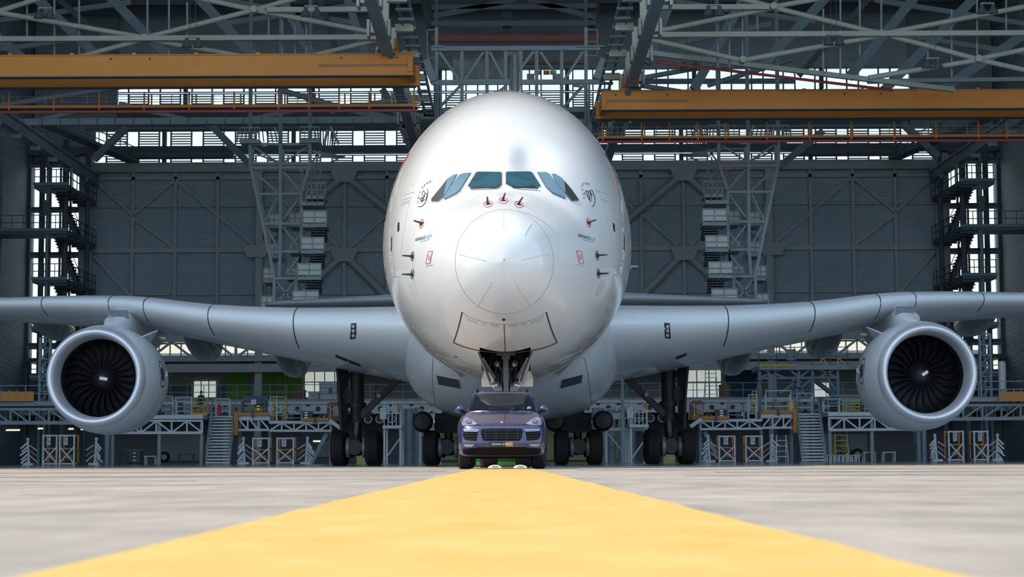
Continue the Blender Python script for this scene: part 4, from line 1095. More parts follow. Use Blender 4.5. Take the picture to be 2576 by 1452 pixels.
def cpatch(poly, nm, m_, par=None, bv=None, off=0.006, step=0.06, thick=0.03, axis='Y', sgn=1):
    """polygon given in x,z of the front view (axis Y) or y,z of a side (axis X), laid on the bodywork"""
    bv = bv or CB; vs_, fs_, bd = fan_fill(poly, step); mp_ = []
    for (a, b) in vs_:
        if axis == 'Y': l, n, _, _ = bv.ray_cast(Vector((a, -3, b)), Vector((0, 1, 0)))
        else: l, n, _, _ = bv.ray_cast(Vector((sgn * 3, a, b)), Vector((-sgn, 0, 0)))
        if l is not None and ((axis == 'Y' and n.y > 0) or (axis == 'X' and n.x * sgn < 0)): n = -n
        mp_.append((l, n))
    ok = [l is not None for l, n in mp_]
    m2 = MB(); idx = {}
    for i, (l, n) in enumerate(mp_):
        if ok[i]: idx[i] = len(m2.v); m2.v.append(tuple(l + n * off))
    ed = {}
    for f_ in fs_:
        if not all(ok[i] for i in f_): continue
        m2.f.append(tuple(idx[i] for i in f_))
        for a, b in zip(f_, f_[1:] + f_[:1]): ed[(min(a, b), max(a, b))] = ed.get((min(a, b), max(a, b)), 0) + 1
    low = {}
    for (a, b), c in ed.items():
        if c != 1: continue
        for i in (a, b):
            if i not in low: l, n = mp_[i]; low[i] = len(m2.v); m2.v.append(tuple(l + n * (off - thick)))
        m2.f.append((idx[a], idx[b], low[b], low[a]))
    return m2.build(nm, m_, par or CAR, smooth=35, local=True)
def both(poly): return [poly, [(-x, z) for x, z in poly]]
# windscreen and side glass
cpatch([(-.72, 1.275), (-.4, 1.30), (0, 1.305), (.4, 1.30), (.72, 1.275), (.70, 1.36), (.575, 1.655), (.45, 1.675), (0, 1.682), (-.45, 1.675), (-.575, 1.655), (-.70, 1.36)], 'windscreen', 'car_glass', bv=GB, off=0.008)
td_ = cpatch([(.60 + .042 * math.cos(2 * math.pi * k / 14), 1.335 + .036 * math.sin(2 * math.pi * k / 14)) for k in range(14)], 'tax_disc', 'white_plastic', bv=GB, off=0.014, step=.1)
cpatch([(.60 + .024 * math.cos(2 * math.pi * k / 10), 1.335 + .02 * math.sin(2 * math.pi * k / 10)) for k in range(10)], 'disc_print', 'blue_metal', td_, bv=GB, off=0.018, step=.1)
for sg in (-1, 1):
    for q in ([(1.62, 1.27), (2.45, 1.27), (2.45, 1.62), (2.25, 1.63), (1.95, 1.5)], [(2.5, 1.27), (3.35, 1.27), (3.35, 1.62), (2.5, 1.63)], [(3.42, 1.27), (4.0, 1.30), (3.85, 1.58), (3.42, 1.62)]):
        cpatch(q, 'side_window', 'car_glass', bv=GB, off=0.008, axis='X', sgn=sg, step=.15)
# front face: grille, intakes, lamps
gr_ = cpatch([(-.43, .862), (0, .872), (.43, .862), (.45, .80), (.425, .66), (.38, .605), (-.38, .605), (-.425, .66), (-.45, .80)], 'grille', 'car_black', off=0.006)
for zz in (.66, .71, .76, .815): cpatch([(-.43, zz - .009), (.43, zz - .009), (.43, zz + .009), (-.43, zz + .009)], 'grille_bar', 'car_grille', gr_, off=0.016)
for xx in (-.34, -.12, .12, .34): cpatch([(xx - .01, .62), (xx + .01, .62), (xx + .01, .855), (xx - .01, .855)], 'grille_bar', 'car_grille', gr_, off=0.018)
for sg in (-1, 1):
    q = lambda pl: [(sg * x, z) for x, z in pl]
    it = cpatch(q([(.50, .845), (.83, .845), (.835, .70), (.78, .625), (.54, .605), (.53, .68)]), 'side_intake', 'car_black', off=0.006)
    dl_ = cpatch(q([(.49, .842), (.81, .848), (.80, .812), (.52, .800)]), 'running_light', 'chrome', it, off=0.02)
    cpatch(q([(.52, .826), (.80, .832), (.80, .824), (.52, .816)]), 'light_slit', 'car_black', it, off=0.026)
    for zz in (.765, .70, .645): cpatch(q([(.53, zz - .006), (.82, zz - .006), (.82, zz + .008), (.53, zz + .008)]), 'intake_vane', 'car_grille', it, off=0.014)
    fl = cpatch(q([(.58, .535), (.80, .535), (.82, .515), (.76, .478), (.63, .482)]), 'fog_light', 'headlamp', off=0.01)
    hl = cpatch(q([(.525, .965), (.60, .945), (.70, .935), (.84, .94), (.865, .97), (.86, 1.04), (.82, 1.10), (.75, 1.12), (.66, 1.075)]), 'headlight', 'headlamp', off=0.012, step=.04)
    cpatch(q([(.71 + .06 * math.cos(2 * math.pi * k / 14), 1.01 + .055 * math.sin(2 * math.pi * k / 14)) for k in range(14)]), 'lens', 'headlamp_core', hl, off=0.03)
    for dx, dz in ((-.02, .012), (.02, .012), (-.02, -.018), (.02, -.018)):
        cpatch(q([(.71 + dx - .012, 1.01 + dz - .01), (.71 + dx + .012, 1.01 + dz - .01), (.71 + dx + .012, 1.01 + dz + .01), (.71 + dx - .012, 1.01 + dz + .01)]), 'led', 'headlamp', hl, off=0.036, step=.1)
# lower valance, bonnet shut line, plate
cpatch([(-.84, .44), (-.58, .455), (-.5, .47), (.5, .47), (.58, .455), (.84, .44), (.82, .33), (.7, .30), (-.7, .30), (-.82, .33)], 'valance', 'car_black', off=0.006)
for k in range(24):
    pass
sh = [(-.60 + 1.2 * k / 24, .972 - .012 * abs(k / 12 - 1) ** 2) for k in range(25)]
v2, f2 = strip2d(sh, .008)
m2 = MB()
for (x, z) in v2:
    l, n, _, _ = CB.ray_cast(Vector((x, -3, z)), Vector((0, 1, 0))); m2.v.append(tuple(l + Vector((0, -.004, .003))))
m2.f = f2; m2.build('bonnet_gap', 'seam', CAR, local=True)
l, n, _, _ = CB.ray_cast(Vector((.0, -3, 1.0)), Vector((0, 1, 0)))
m2 = MB(); sh_ = [(-.028, .032), (0, .037), (.028, .032), (.028, -.01), (0, -.042), (-.028, -.01)]
e1, e2, nn = Vector((1, 0, 0)), Vector((0, .8, .6)), Vector((0, -.6, .8))
m2.loft([[l + e1 * a + e2 * b + nn * t for a, b in sh_] for t in (-.01, .01)]); m2.build('bonnet_crest', 'crest', CAR, local=True)
pl = MB().box((-.27, -.035, .48), (.245, -.012, .585)).build('number_plate', 'black', CAR, local=True)
MB().box((.085, -.04, .482), (.243, -.03, .583)).build('gold_patch', 'gold', pl, local=True)
v2, f2 = font_mesh('Cayenne turbo S', 0.55)
x0 = min(v[0] for v in v2); x1 = max(v[0] for v in v2)
MB().add([(-.22 + .43 * (x - x0) / (x1 - x0), -.044, .517 + y * .072) for x, y in v2], f2).build('plate_script', 'sign_white', pl, local=True)
# mirrors, roof rails, wipers, aerial
for sg in (-1, 1):
    rings = []
    for k in range(9):
        t = k / 8; r_ = max(.02, math.sin(math.pi * (0.12 + .80 * t)) ** .6)
        c = Vector((sg * (.86 + .19 * t), 1.62 + .03 * t, 1.335 - .025 * t * t))
        rings.append([c + Vector((0, .085 * r_ * math.cos(a), .078 * r_ * math.sin(a))) for a in [2 * math.pi * j / 16 for j in range(16)]])
    mr = MB().loft(rings).build('door_mirror', 'car_paint', CAR, smooth=50, local=True)
    MB().bar((sg * .80, 1.66, 1.235), (sg * .91, 1.64, 1.29), .07, .05).build('mirror_arm', 'car_black', mr, local=True)
    pts = [Vector((sg * .56, 2.15, 1.715)), Vector((sg * .57, 2.3, 1.775)), Vector((sg * .57, 3.0, 1.79)), Vector((sg * .55, 3.7, 1.765)), Vector((sg * .54, 3.9, 1.69))]
    MB().path(pts, .018, 8).build('roof_rail', 'car_black', CAR, smooth=50, local=True)
    MB().bar((sg * .25, 1.28, 1.29), (sg * .25 + .42, 1.33, 1.315), .02, .02).build('wiper', 'car_black', CAR, local=True)
# wheels
for wy in (0.98, 3.87):
    for sg in (-1, 1):
        c = Vector((sg * .81, wy, .385)); r_, wd = .385, .295; prof = [(-wd / 2 + .03, .27), (-wd / 2, .32), (-wd / 2 + .015, .36)]
        for j in range(6):
            xx = -wd / 2 + .045 + (wd - .09) * j / 5
            prof += [(xx - .008, r_), (xx, r_ - .012), (xx + .008, r_)] if 0 < j < 5 else [(xx, r_ - .004)]
        prof += [(wd / 2 - .015, .36), (wd / 2, .32), (wd / 2 - .03, .27)]
        wv = MB().lathe(prof, c, (1, 0, 0), 40).build('wheel', 'rubber', CAR, smooth=40, local=True)
        MB().lathe([(.10, .27), (.06, .25), (.05, .05), (.07, 0)], c, (sg, 0, 0), 30).build('rim', 'gear_steel', wv, smooth=40, local=True)
        for k in range(5):
            a = 2 * math.pi * k / 5; d_ = Vector((0, math.cos(a), math.sin(a)))
            MB().bar(c + Vector((sg * .10, 0, 0)), c + Vector((sg * .11, 0, 0)) + d_ * .26, .03, .07).build('spoke', 'chrome', wv, local=True)
        # arch lip and liner
        arc = [c + Vector((sg * .135, math.cos(a) * .435, math.sin(a) * .435)) for a in [math.pi * (k / 16) for k in range(17)]]
        MB().path(arc, .022, 8).build('arch_lip', 'car_black', CAR, smooth=50, local=True)
MB().box((-.62, .45, .22), (.62, 4.5, .42)).build('underbody', 'car_black', CAR, local=True)
MB().bar((-.62, .98, .36), (.62, .98, .36), .08, .08).build('front_axle', 'car_black', CAR, local=True)

# things low on the ground around the car
tg = thing('tow_cart', (-.22, 49.9, 0), 'low bright green cart on the floor seen between the car wheels', 'cart')
MB().box((-.95, 49.7, .06), (.52, 50.5, .30)).build('deck', 'tug_green', tg)
MB().box((-.95, 49.69, .17), (.52, 49.72, .20)).build('seam_strip', 'seam', tg)
for x_ in (-.8, .38):
    for y_ in (49.9, 50.3): MB().tube((x_ - .04, y_, .07), (x_ + .04, y_, .07), .07, 14).build('castor', 'rubber', tg, smooth=40)
for i, (x_, lb) in enumerate(((-.38, 'white rounded wheel chock on the yellow line, the one nearer photo left'), (.16, 'white rounded wheel chock on the yellow line, the one nearer photo right'))):
    rings = []
    for k in range(9):
        t = k / 8; r_ = max(.02, math.sin(math.pi * (.08 + .84 * t)) ** .5)
        rings.append([(x_ - .14 + .28 * t, 40.45 + .06 * r_ * math.cos(a), .012 + max(-0.0, .075 * r_ * (1 + math.sin(a)) / 2 * 1.1)) for a in [2 * math.pi * j / 14 for j in range(14)]])
    o = MB().loft(rings).build('wheel_chock', 'white_plastic', None, smooth=50)
    tag(o, lb, 'chock', 'white chocks ahead of the car')
    sl2 = MB()
    for k in range(6): sl2.box((x_ - .05 + k * .02, 40.38, .05), (x_ - .042 + k * .02, 40.40, .075))
    q = sl2.build('grip_ribs', 'gear_dark', o); q['kind'] = 'stuff'

# ------------------------------------------------------------ roof steelwork
def px(pts_, d): return [P(x, y, d) for x, y in pts_]
def tubes(par, lst, d, r, m_, nm='tube'):
    for (a, b) in lst:
        MB().tube(P(a[0], a[1], d), P(b[0], b[1], d), r, 12).build(nm, m_, par, smooth=40)
def boxes(par, lst, d, wd, ht, m_, nm='strut', dep=0.0):
    for (a, b) in lst:
        MB().bar(P(a[0], a[1], d), P(b[0], b[1], d + dep), wd, ht).build(nm, m_, par)
tl = thing('truss_beam', (-15, 106, 24), 'pale tubular roof truss on the photo\'s left half above the orange crane', 'truss', kind='structure')
boxes(tl, [((-60, 99), (960, 94)), ((672, 25), (940, 24))], 106, .3, .28, 'steel_light', 'chord')
tubes(tl, [((-60, 22), (365, 95)), ((365, 95), (640, 25)), ((640, 25), (950, 84)), ((640, 25), (745, -4)), ((640, 25), (495, -6)), ((-10, 30), (100, -4)), ((950, 100), (788, 140)), ((365, 98), (205, 142)), ((365, 98), (610, 142))], 106.3, .15, 'steel_light')
tubes(tl, [((68, 10), (68, 92)), ((371, -5), (371, 88)), ((676, 28), (676, 90)), ((137, -5), (137, 142)), ((199, -5), (199, 142)), ((425, -5), (425, 142)), ((471, 6), (471, 142)), ((710, 30), (710, 140)), ((742, 34), (742, 140)), ((771, 36), (771, 140))], 106.8, .06, 'steel_mid', 'hanger_rod')
for (x, y) in ((365, 96), (640, 25), (950, 92)):
    p = P(x, y, 106.2); MB().lathe([(-.3, .0), (-.3, .2), (.3, .2), (.3, 0)], p, (0, 1, 0), 14).build('node', 'steel_light', tl, smooth=40)
tr2 = thing('truss_beam', (15, 106, 24), 'pale tubular roof truss on the photo\'s right half above the orange crane', 'truss', kind='structure')
boxes(tr2, [((1632, 88), (2640, 83)), ((1650, 18), (1935, 18))], 106, .3, .28, 'steel_light', 'chord')
boxes(tr2, [((2182, 205), (2640, 199))], 116, .3, .25, 'steel_mid', 'chord')
tubes(tr2, [((1642, 81), (1942, 20)), ((1627, 97), (1868, 152)), ((1868, 152), (1960, 135)), ((1855, -5), (1945, 17)), ((1945, 17), (2060, -3)), ((1950, 20), (2215, 85)), ((2222, 85), (2640, 5)), ((2216, 90), (1895, 147)), ((2238, 90), (2460, 149)), ((2460, 149), (2640, 112)), ((2460, 150), (2640, 190)), ((2456, 152), (2185, 196))], 106.3, .15, 'steel_light')
for (a, b) in (((1615, 131), (2400, 226)),):
    MB().bar(P(a[0], a[1], 107), P(b[0], b[1], 110), .3, .27).build('chord', 'steel_light', tr2)
tubes(tr2, [((1868, 0), (1868, 150)), ((1905, 32), (1905, 78)), ((1835, 20), (1835, 170)), ((2114, -4), (2114, 188)), ((2163, -4), (2163, 138)), ((2217, -4), (2217, 78)), ((2071, 22), (2071, 185)), ((2334, 90), (2334, 150)), ((2394, 24), (2394, 196)), ((2458, -4), (2458, 142)), ((2531, -4), (2531, 76)), ((1806, 20), (1806, 170))], 106.8, .06, 'steel_mid', 'hanger_rod')
for (x, y) in ((1945, 17), (2216, 86), (2460, 149), (1868, 151)):
    p = P(x, y, 106.2); MB().lathe([(-.3, .0), (-.3, .2), (.3, .2), (.3, 0)], p, (0, 1, 0), 14).build('node', 'steel_light', tr2, smooth=40)
rp = MB().tube(P(1652, 156, 107.7), P(2245, 227, 110.5), .085, 10).build('pipe', 'pipe_red', None, smooth=40)
tag(rp, 'red pipe sloping under the roof truss above the crane at photo right', 'pipe')
# deep dark web members further back
tb = thing('truss_beam', (0, 128, 28), 'dark heavy diagonal box members of the rear roof trusses', 'truss', kind='structure')
L_diag = [((60, -35), (243, 139)), ((250, -35), (436, 156)), ((470, -35), (656, 160)), ((-60, 45), (60, 150)), ((700, -20), (790, 150)), ((865, -30), (920, 140)), ((120, -30), (330, 170)), ((800, -20), (850, 140))]
R_diag = [((2320, -30), (2135, 195)), ((2100, -30), (1915, 170)), ((2480, -35), (2225, 226)), ((2640, 45), (2370, 226)), ((1695, -20), (1627, 160)), ((1880, -20), (1745, 226)), ((2210, -30), (2010, 190))]
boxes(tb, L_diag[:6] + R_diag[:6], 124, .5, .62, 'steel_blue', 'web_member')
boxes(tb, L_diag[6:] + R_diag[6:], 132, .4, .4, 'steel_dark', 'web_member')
boxes(tb, [((-60, 60), (330, 5)), ((500, -10), (900, 60)), ((-40, 130), (300, 85)), ((560, 60), (900, 12)), ((2576, 60), (2200, 0)), ((1700, 5), (2050, 55)), ((1940, 60), (1700, 110)), ((2140, 70), (2576, 135))], 135, .3, .34, 'steel_mid', 'web_member')
boxes(tb, [((-60, 309), (1060, 302)), ((1500, 297), (2640, 291))], 131, .5, .46, 'steel_mid', 'chord')
for x in list(range(60, 1040, 46)): MB().bar(P(x, 298, 130.7), P(x, 314, 130.7), .04, .06).build('stiffener', 'steel_dark', tb)
tubes(tb, [((-40, 272), (330, 214)), ((60, 312), (230, 272)), ((540, 318), (300, 262)), ((560, 314), (820, 262)), ((830, 282), (1000, 250)), ((1040, 312), (880, 270)), ((700, 225), (960, 300))], 131.5, .2, 'steel_mid')
tubes(tb, [((1612, 197), (1760, 170)), ((1610, 215), (1720, 232)), ((1990, 150), (1780, 215))], 131.5, .18, 'steel_mid')
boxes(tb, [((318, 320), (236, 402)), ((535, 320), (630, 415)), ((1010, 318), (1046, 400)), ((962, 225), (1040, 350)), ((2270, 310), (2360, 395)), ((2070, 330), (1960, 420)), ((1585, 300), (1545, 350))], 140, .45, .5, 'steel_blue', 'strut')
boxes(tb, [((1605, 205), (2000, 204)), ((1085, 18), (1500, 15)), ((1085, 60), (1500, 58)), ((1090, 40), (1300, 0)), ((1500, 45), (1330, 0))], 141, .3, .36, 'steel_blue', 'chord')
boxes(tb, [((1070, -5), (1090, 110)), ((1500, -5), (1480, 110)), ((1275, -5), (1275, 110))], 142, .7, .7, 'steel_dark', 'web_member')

# crane runways with cream hanger boxes and cable ladders
for s in (-1, 1):
    side = 'left' if s < 0 else 'right'
    rx = HX + s * 6.95
    rb = thing('runway_beam', (rx, 80, 22), 'crane runway beam hung on cream brackets, inner one at photo ' + side, 'beam', kind='structure')
    MB().box((rx - .19, 80, 22.3), (rx + .19, 141, 22.95)).build('rail_beam', 'steel_mid', rb)
    MB().box((rx - .3, 80, 22.25), (rx + .3, 141, 22.35)).build('bottom_flange', 'steel_mid', rb)
    for k in range(7):
        y = 93.5 + 6.7 * k
        o = MB().box((rx - .45 + s * .3, y, 22.95), (rx + .45 + s * .3, y + .8, 23.65)).build('hanger_box', 'steel_cream', rb)
        for q in (-1, 1): MB().box((rx + q * .56 - .07 + s * .3, y - .1, 22.75), (rx + q * .56 + .07 + s * .3, y + .9, 23.65)).build('flange', 'steel_cream', o)
        MB().box((rx - .32 + s * .1, y + .2, 23.65), (rx + .32 + s * .1, y + .9, 24.8)).build('drop_leg', 'steel_cream', o)
        MB().box((rx - s * 0.5, y + 1.2, 23.3), (rx - s * 1.5, y + 1.6, 23.7)).build('cross_arm', 'steel_cream', o)
    ob = MB().box((HX + s * 33.0 - .25, 95, 21.9), (HX + s * 33.0 + .25, 149, 22.6)); o = ob.build('runway_beam', 'steel_blue')
    tag(o, 'heavy outer crane runway beam along the wall at photo ' + side, 'beam', kind='structure')
    MB().box((HX + s * 33.0 - .4, 95, 22.6), (HX + s * 33.0 + .4, 149, 22.72)).build('top_plate', 'steel_mid', o)
    for k in range(10): MB().box((HX + s * 33.0 - .3, 100 + 5 * k, 21.6), (HX + s * 33.0 + .3, 100.3 + 5 * k, 21.9)).build('corbel', 'steel_mid', o)
    cl = thing('cable_ladder', (HX + s * 5.75, 92, 24), 'long cable ladder rising towards the roof beside the inner runway, photo ' + side, 'cable ladder', kind='structure')
    for q in (-.3, .3): MB().box((HX + s * 5.75 + q - .05, 92, 23.6), (HX + s * 5.75 + q + .05, 139, 23.95)).build('side_rail', 'steel_blue', cl)
    for k in range(21): MB().box((HX + s * 5.75 - .42, 93 + 2.2 * k, 23.5), (HX + s * 5.75 + .42, 93.35 + 2.2 * k, 23.62)).build('rung', 'steel_mid', cl)

# ------------------------------------------------------------ travelling cranes
def crane(x_in, x_out, d, zb, ht, label, posts, s, dots_, railz, pipez, grp):
    cr = thing('travelling_crane', ((x_in + x_out) / 2, d, zb), label, 'crane', grp)
    a, b = min(x_in, x_out), max(x_in, x_out)
    g1 = MB().box((a, d, zb), (b, d + .4, zb + ht)).build('girder', 'crane_orange', cr)
    MB().box((a, d - .08, zb + ht), (b, d + .48, zb + ht + .05)).build('top_flange', 'crane_orange', g1)
    MB().box((a, d - .06, zb - .05), (b, d + .46, zb)).build('bottom_flange', 'steel_dark', g1)
    ee = .22
    g2 = MB().box((a - (ee if s > 0 else 0), d + 3.0, zb), (b + (ee if s < 0 else 0), d + 3.4, zb + ht)).build('girder', 'crane_orange', cr)
    MB().box((a, d + 2.95, zb - .05), (b, d + 3.45, zb)).build('bottom_flange', 'steel_dark', g2)
    e0 = x_in - .3 if s < 0 else x_in
    et = MB().box((e0, d - .1, zb + ht * .15), (e0 + .3, d + 3.5, zb + ht * .8)).build('end_truck', 'crane_orange', cr)
    for zz in (.42, .50): MB().box((x_in if s > 0 else x_in - 5.2, d - .015, zb + ht * zz), (x_in + 5.2 if s > 0 else x_in, d, zb + ht * zz + .03)).build('stripe', 'steel_dark', g1)
    for x in dots_: MB().tube((x, d - .03, zb + ht * .84), (x, d + .01, zb + ht * .84), .055, 12).build('bolt_hole', 'black', g1)
    for k in range(8):
        x = a + (b - a) * (k + .5) / 8; MB().box((x - .1, d + .1, zb + ht + .05), (x + .1, d + .3, zb + ht + .18)).build('lug', 'crane_orange', g1)
    # hung service walkway
    y0 = d + 4.6
    wk = MB().box((a, y0, railz - .05), (b, y0 + .9, railz)).build('walkway', 'steel_dark', cr)
    MB().box((a, y0 - .06, railz - .03), (b, y0, railz + .11)).build('kerb_rail', 'crane_orange', wk)
    MB().tube((a, y0 - .12, pipez), (b, y0 - .12, pipez), .085, 10).build('conduit', 'pipe_red', wk, smooth=40)
    for x in posts:
        MB().box((x - .045, y0 - .05, railz - .15), (x + .045, y0 + .02, zb + .02)).build('hanger_post', 'crane_orange', wk)
        MB().box((x - .04 + .25, y0 + .85, railz), (x + .04 + .25, y0 + .92, zb + .02)).build('hanger_post', 'crane_orange', wk)
    for hz in (.35, .72):
        zz = railz + (zb - railz) * hz
        for yy in (y0, y0 + .9): MB().box((a, yy - .015, zz - .015), (b, yy + .015, zz + .015)).build('guard_rail', 'tower_steel', wk)
    n_ = int((b - a) / 2.4)
    for k in range(n_):
        x = a + 1.2 + k * 2.4; MB().box((x - .02, y0 - .02, railz), (x + .02, y0 + .02, zb - .1)).build('stanchion', 'tower_steel', wk)
    # trolley that grips the runway
    tx = HX + s * 6.95
    t = MB().box((tx - .55, d + .2, zb + ht + .05), (tx + .55, d + 1.0, zb + ht + .35)).build('trolley', 'bright_orange', cr)
    for q in (-1, 1): MB().box((tx + q * .42 - .08, d + .2, zb + ht + .3), (tx + q * .42 + .08, d + 1.0, zb + ht + .95)).build('claw', 'bright_orange', t)
    MB().tube((tx - .7 * (-s) * -1 if False else tx + s * -.2, d - .1, zb + ht - .05), (tx + s * -.2, d + .5, zb + ht - .05), .2, 12).build('motor', 'steel_dark', t, smooth=40)
    MB().tube((tx - s * .3 + s * .9, d + .1, zb + ht + .12), (tx - s * .3 + s * .3, d + .1, zb + ht + .12), .15, 12).build('motor', 'steel_dark', t, smooth=40)
    MB().tube((tx, d + .1, zb + ht - .25), (tx, d + .1, zb + ht + .1), .08, 10).build('coupling', 'bright_orange', t, smooth=40)
    return cr
dl = 103.0; zb_ = P(500, 191, dl).z
crane(P(1039, 150, dl).x, -32.6, dl, zb_, P(500, 139, dl).z - zb_, 'orange travelling crane over the wing at photo left, nearer the camera', [P(x, 250, dl + 4.6).x for x in (23, 136, 250, 363, 476, 589, 701, 778, 853, 929, 1041)], -1,
      [P(x, 148, dl).x for x in (279, 377, 858, 999)], P(500, 269, dl + 4.6).z, P(500, 281, dl + 4.6).z, 'orange travelling cranes')
dr_ = 112.0; zb_ = P(2000, 274, dr_).z
crane(P(1513, 240, dr_).x, 33.0, dr_, zb_, P(2000, 229, dr_).z - zb_, 'orange travelling crane over the wing at photo right, farther from the camera', [P(x, 320, dr_ + 4.6).x for x in (1516, 1614, 1684, 1755, 1825, 1929, 2036, 2141, 2249, 2354, 2461, 2532)], 1,
      [P(x, 236, dr_).x for x in (1549, 1679, 2125, 2216)], P(2000, 345, dr_ + 4.6).z, P(2000, 356, dr_ + 4.6).z, 'orange travelling cranes')

# ------------------------------------------------------------ high-bay lamp pairs
def lamp_pair(x, y, d, label):
    p = P(x, y, d)
    t = thing('ceiling_lamp', p, label, 'lamp', 'twin high-bay lamps under the roof')
    MB().box((p.x - .38, p.y - .06, p.z + .24), (p.x + .38, p.y + .06, p.z + .32)).build('bracket', 'lamp_metal', t)
    MB().tube((p.x - .15, p.y, p.z + .3), (p.x - .15, p.y, p.z + 2.2), .015, 6).build('hanging_wire', 'steel_dark', t)
    MB().tube((p.x + .15, p.y, p.z + .3), (p.x + .15, p.y, p.z + 2.2), .015, 6).build('hanging_wire', 'steel_dark', t)
    for q in (-1, 1):
        sh = MB().lathe([(.24, 0), (.24, .1), (.06, .12), (.0, .17), (-.12, .24), (-.26, .29), (-.28, .30), (-.26, .27)], (p.x + q * .31, p.y, p.z), (0, 0, 1), 20).build('reflector', 'lamp_metal', t, smooth=40)
        MB().lathe([(-.25, .0), (-.25, .26)], (p.x + q * .31, p.y, p.z), (0, 0, 1), 16).build('lens', 'pale_grey', sh)
for (x, y, d, lb) in ((112, 33, 104, 'twin bell lamps in the top corner at photo left'), (484, 106, 104.5, 'twin bell lamps just above the left crane beside a truss node'), (783, 28, 104, 'twin bell lamps at the upper truss chord nearest the left hanger boxes'),
                      (1796, 25, 104, 'twin bell lamps at the upper truss chord right of the hanger boxes'), (1735, 165, 111, 'twin bell lamps hanging in front of the bright clerestory windows'), (2098, 100, 104, 'twin bell lamps under the right truss chord at mid span'),
                      (2346, 159, 106, 'twin bell lamps above the right crane near the far truss node'), (2484, 21, 104, 'twin bell lamps in the top corner at photo right')):
    lamp_pair(x, y, d, lb)

# ------------------------------------------------------------ tail dock frame behind the fuselage
td = thing('tail_dock', (HX, 121, 21), 'grey steel tail dock frame rising behind the top of the fuselage', 'dock frame')
boxes(td, [((1085, 123), (1510, 121)), ((1085, 208), (1520, 206)), ((1098, 278), (1480, 276)), ((1110, 308), (1200, 308)), ((1380, 306), (1480, 306))], 121, .25, .3, 'tower_steel', 'chord')
boxes(td, [((1098, 70), (1098, 320)), ((1162, 123), (1162, 300)), ((1225, 123), (1225, 300)), ((1350, 121), (1350, 300)), ((1413, 121), (1413, 300)), ((1474, 70), (1474, 330)), ((1272, 123), (1272, 260)), ((1310, 123), (1310, 260))], 121.1, .22, .22, 'tower_steel', 'post')
boxes(td, [((1103, 127), (1156, 203)), ((1219, 127), (1168, 203)), ((1230, 127), (1268, 200)), ((1346, 125), (1308, 175)), ((1356, 125), (1408, 203)), ((1470, 125), (1418, 203)), ((1160, 214), (1104, 272)), ((1230, 250), (1275, 215)), ((1310, 228), (1345, 272)), ((1468, 214), (1416, 272)), ((1105, 284), (1155, 330)), ((1412, 282), (1465, 335))], 121.2, .15, .17, 'tower_steel', 'brace')
boxes(td, [((1085, 118), (1120, 118)), ((1450, 118), (1520, 118))], 121, .5, .1, 'tower_steel', 'ledge')
p0 = P(1139, 200, 122.5); p1 = P(1277, 138, 122.5); MB().box((p0.x, 122.4, p0.z), (p1.x, 122.6, p1.z)).build('panel', 'dock_grey', td)
p0 = P(1277, 200, 123); p1 = P(1310, 130, 123); MB().box((p0.x, 122.9, p0.z), (p1.x, 123, p1.z)).build('panel', 'dock_grey', td)
for x in (1352, 1375, 1392): 
    p0 = P(x, 182, 123); MB().box((p0.x - .2, 123, p0.z - .1), (p0.x + .2, 123.3, p0.z + .12)).build('gear_case', 'bright_orange', td)
for x in (1335, 1400):
    p0 = P(x, 195, 123); MB().box((p0.x - .25, 123, p0.z - .35), (p0.x + .25, 123.3, p0.z + .25)).build('control_box', 'dock_grey', td)
for x in (1372, 1205):
    p0 = P(x, 260, 121.5); MB().box((p0.x - .22, 121.5, p0.z - .3), (p0.x + .22, 122, p0.z + .25)).build('winch', 'blue_metal', td)
for x in (1474, 1482, 1102, 1109): tubes(td, [((x, 212), (x, 370))], 120.6, .07, 'tower_steel', 'cable_pipe')
tubes(td, [((1440, 215), (1470, 218)), ((1480, 258), (1483, 372)), ((1486, 310), (1486, 375)), ((1440, 306), (1482, 320))], 120.5, .09, 'steel_light', 'cable_pipe')
boxes(td, [((1075, 75), (1100, 75)), ((1075, 75), (1075, 145)), ((1075, 145), (1100, 145)), ((1476, 75), (1503, 75)), ((1503, 75), (1503, 140)), ((1476, 140), (1503, 140)), ((1476, 105), (1503, 105))], 121, .06, .06, 'tower_steel', 'cage_bar')
boxes(td, [((1520, 150), (1500, 200)), ((1070, 152), (1092, 205))], 121, .6, .5, 'tower_steel', 'cantilever')
for x in (1098, 1474):
    a = P(x, 72, 121); MB().box((a.x - .1, 121, a.z), (a.x + .1, 121.2, 37)).build('hanger', 'steel_dark', td)
for (x0, x1, y) in ((1085, 1500, 97), (1310, 1480, 157)):
    o = MB().bar(P(x0, y, 127), P(x1, y, 127), .3, .42 if y < 100 else .22).build('beam', 'cabin_red'); tag(o, 'dull red gantry beam above the tail dock' if y < 100 else 'thin dull red rail inside the tail dock', 'beam', kind='structure')

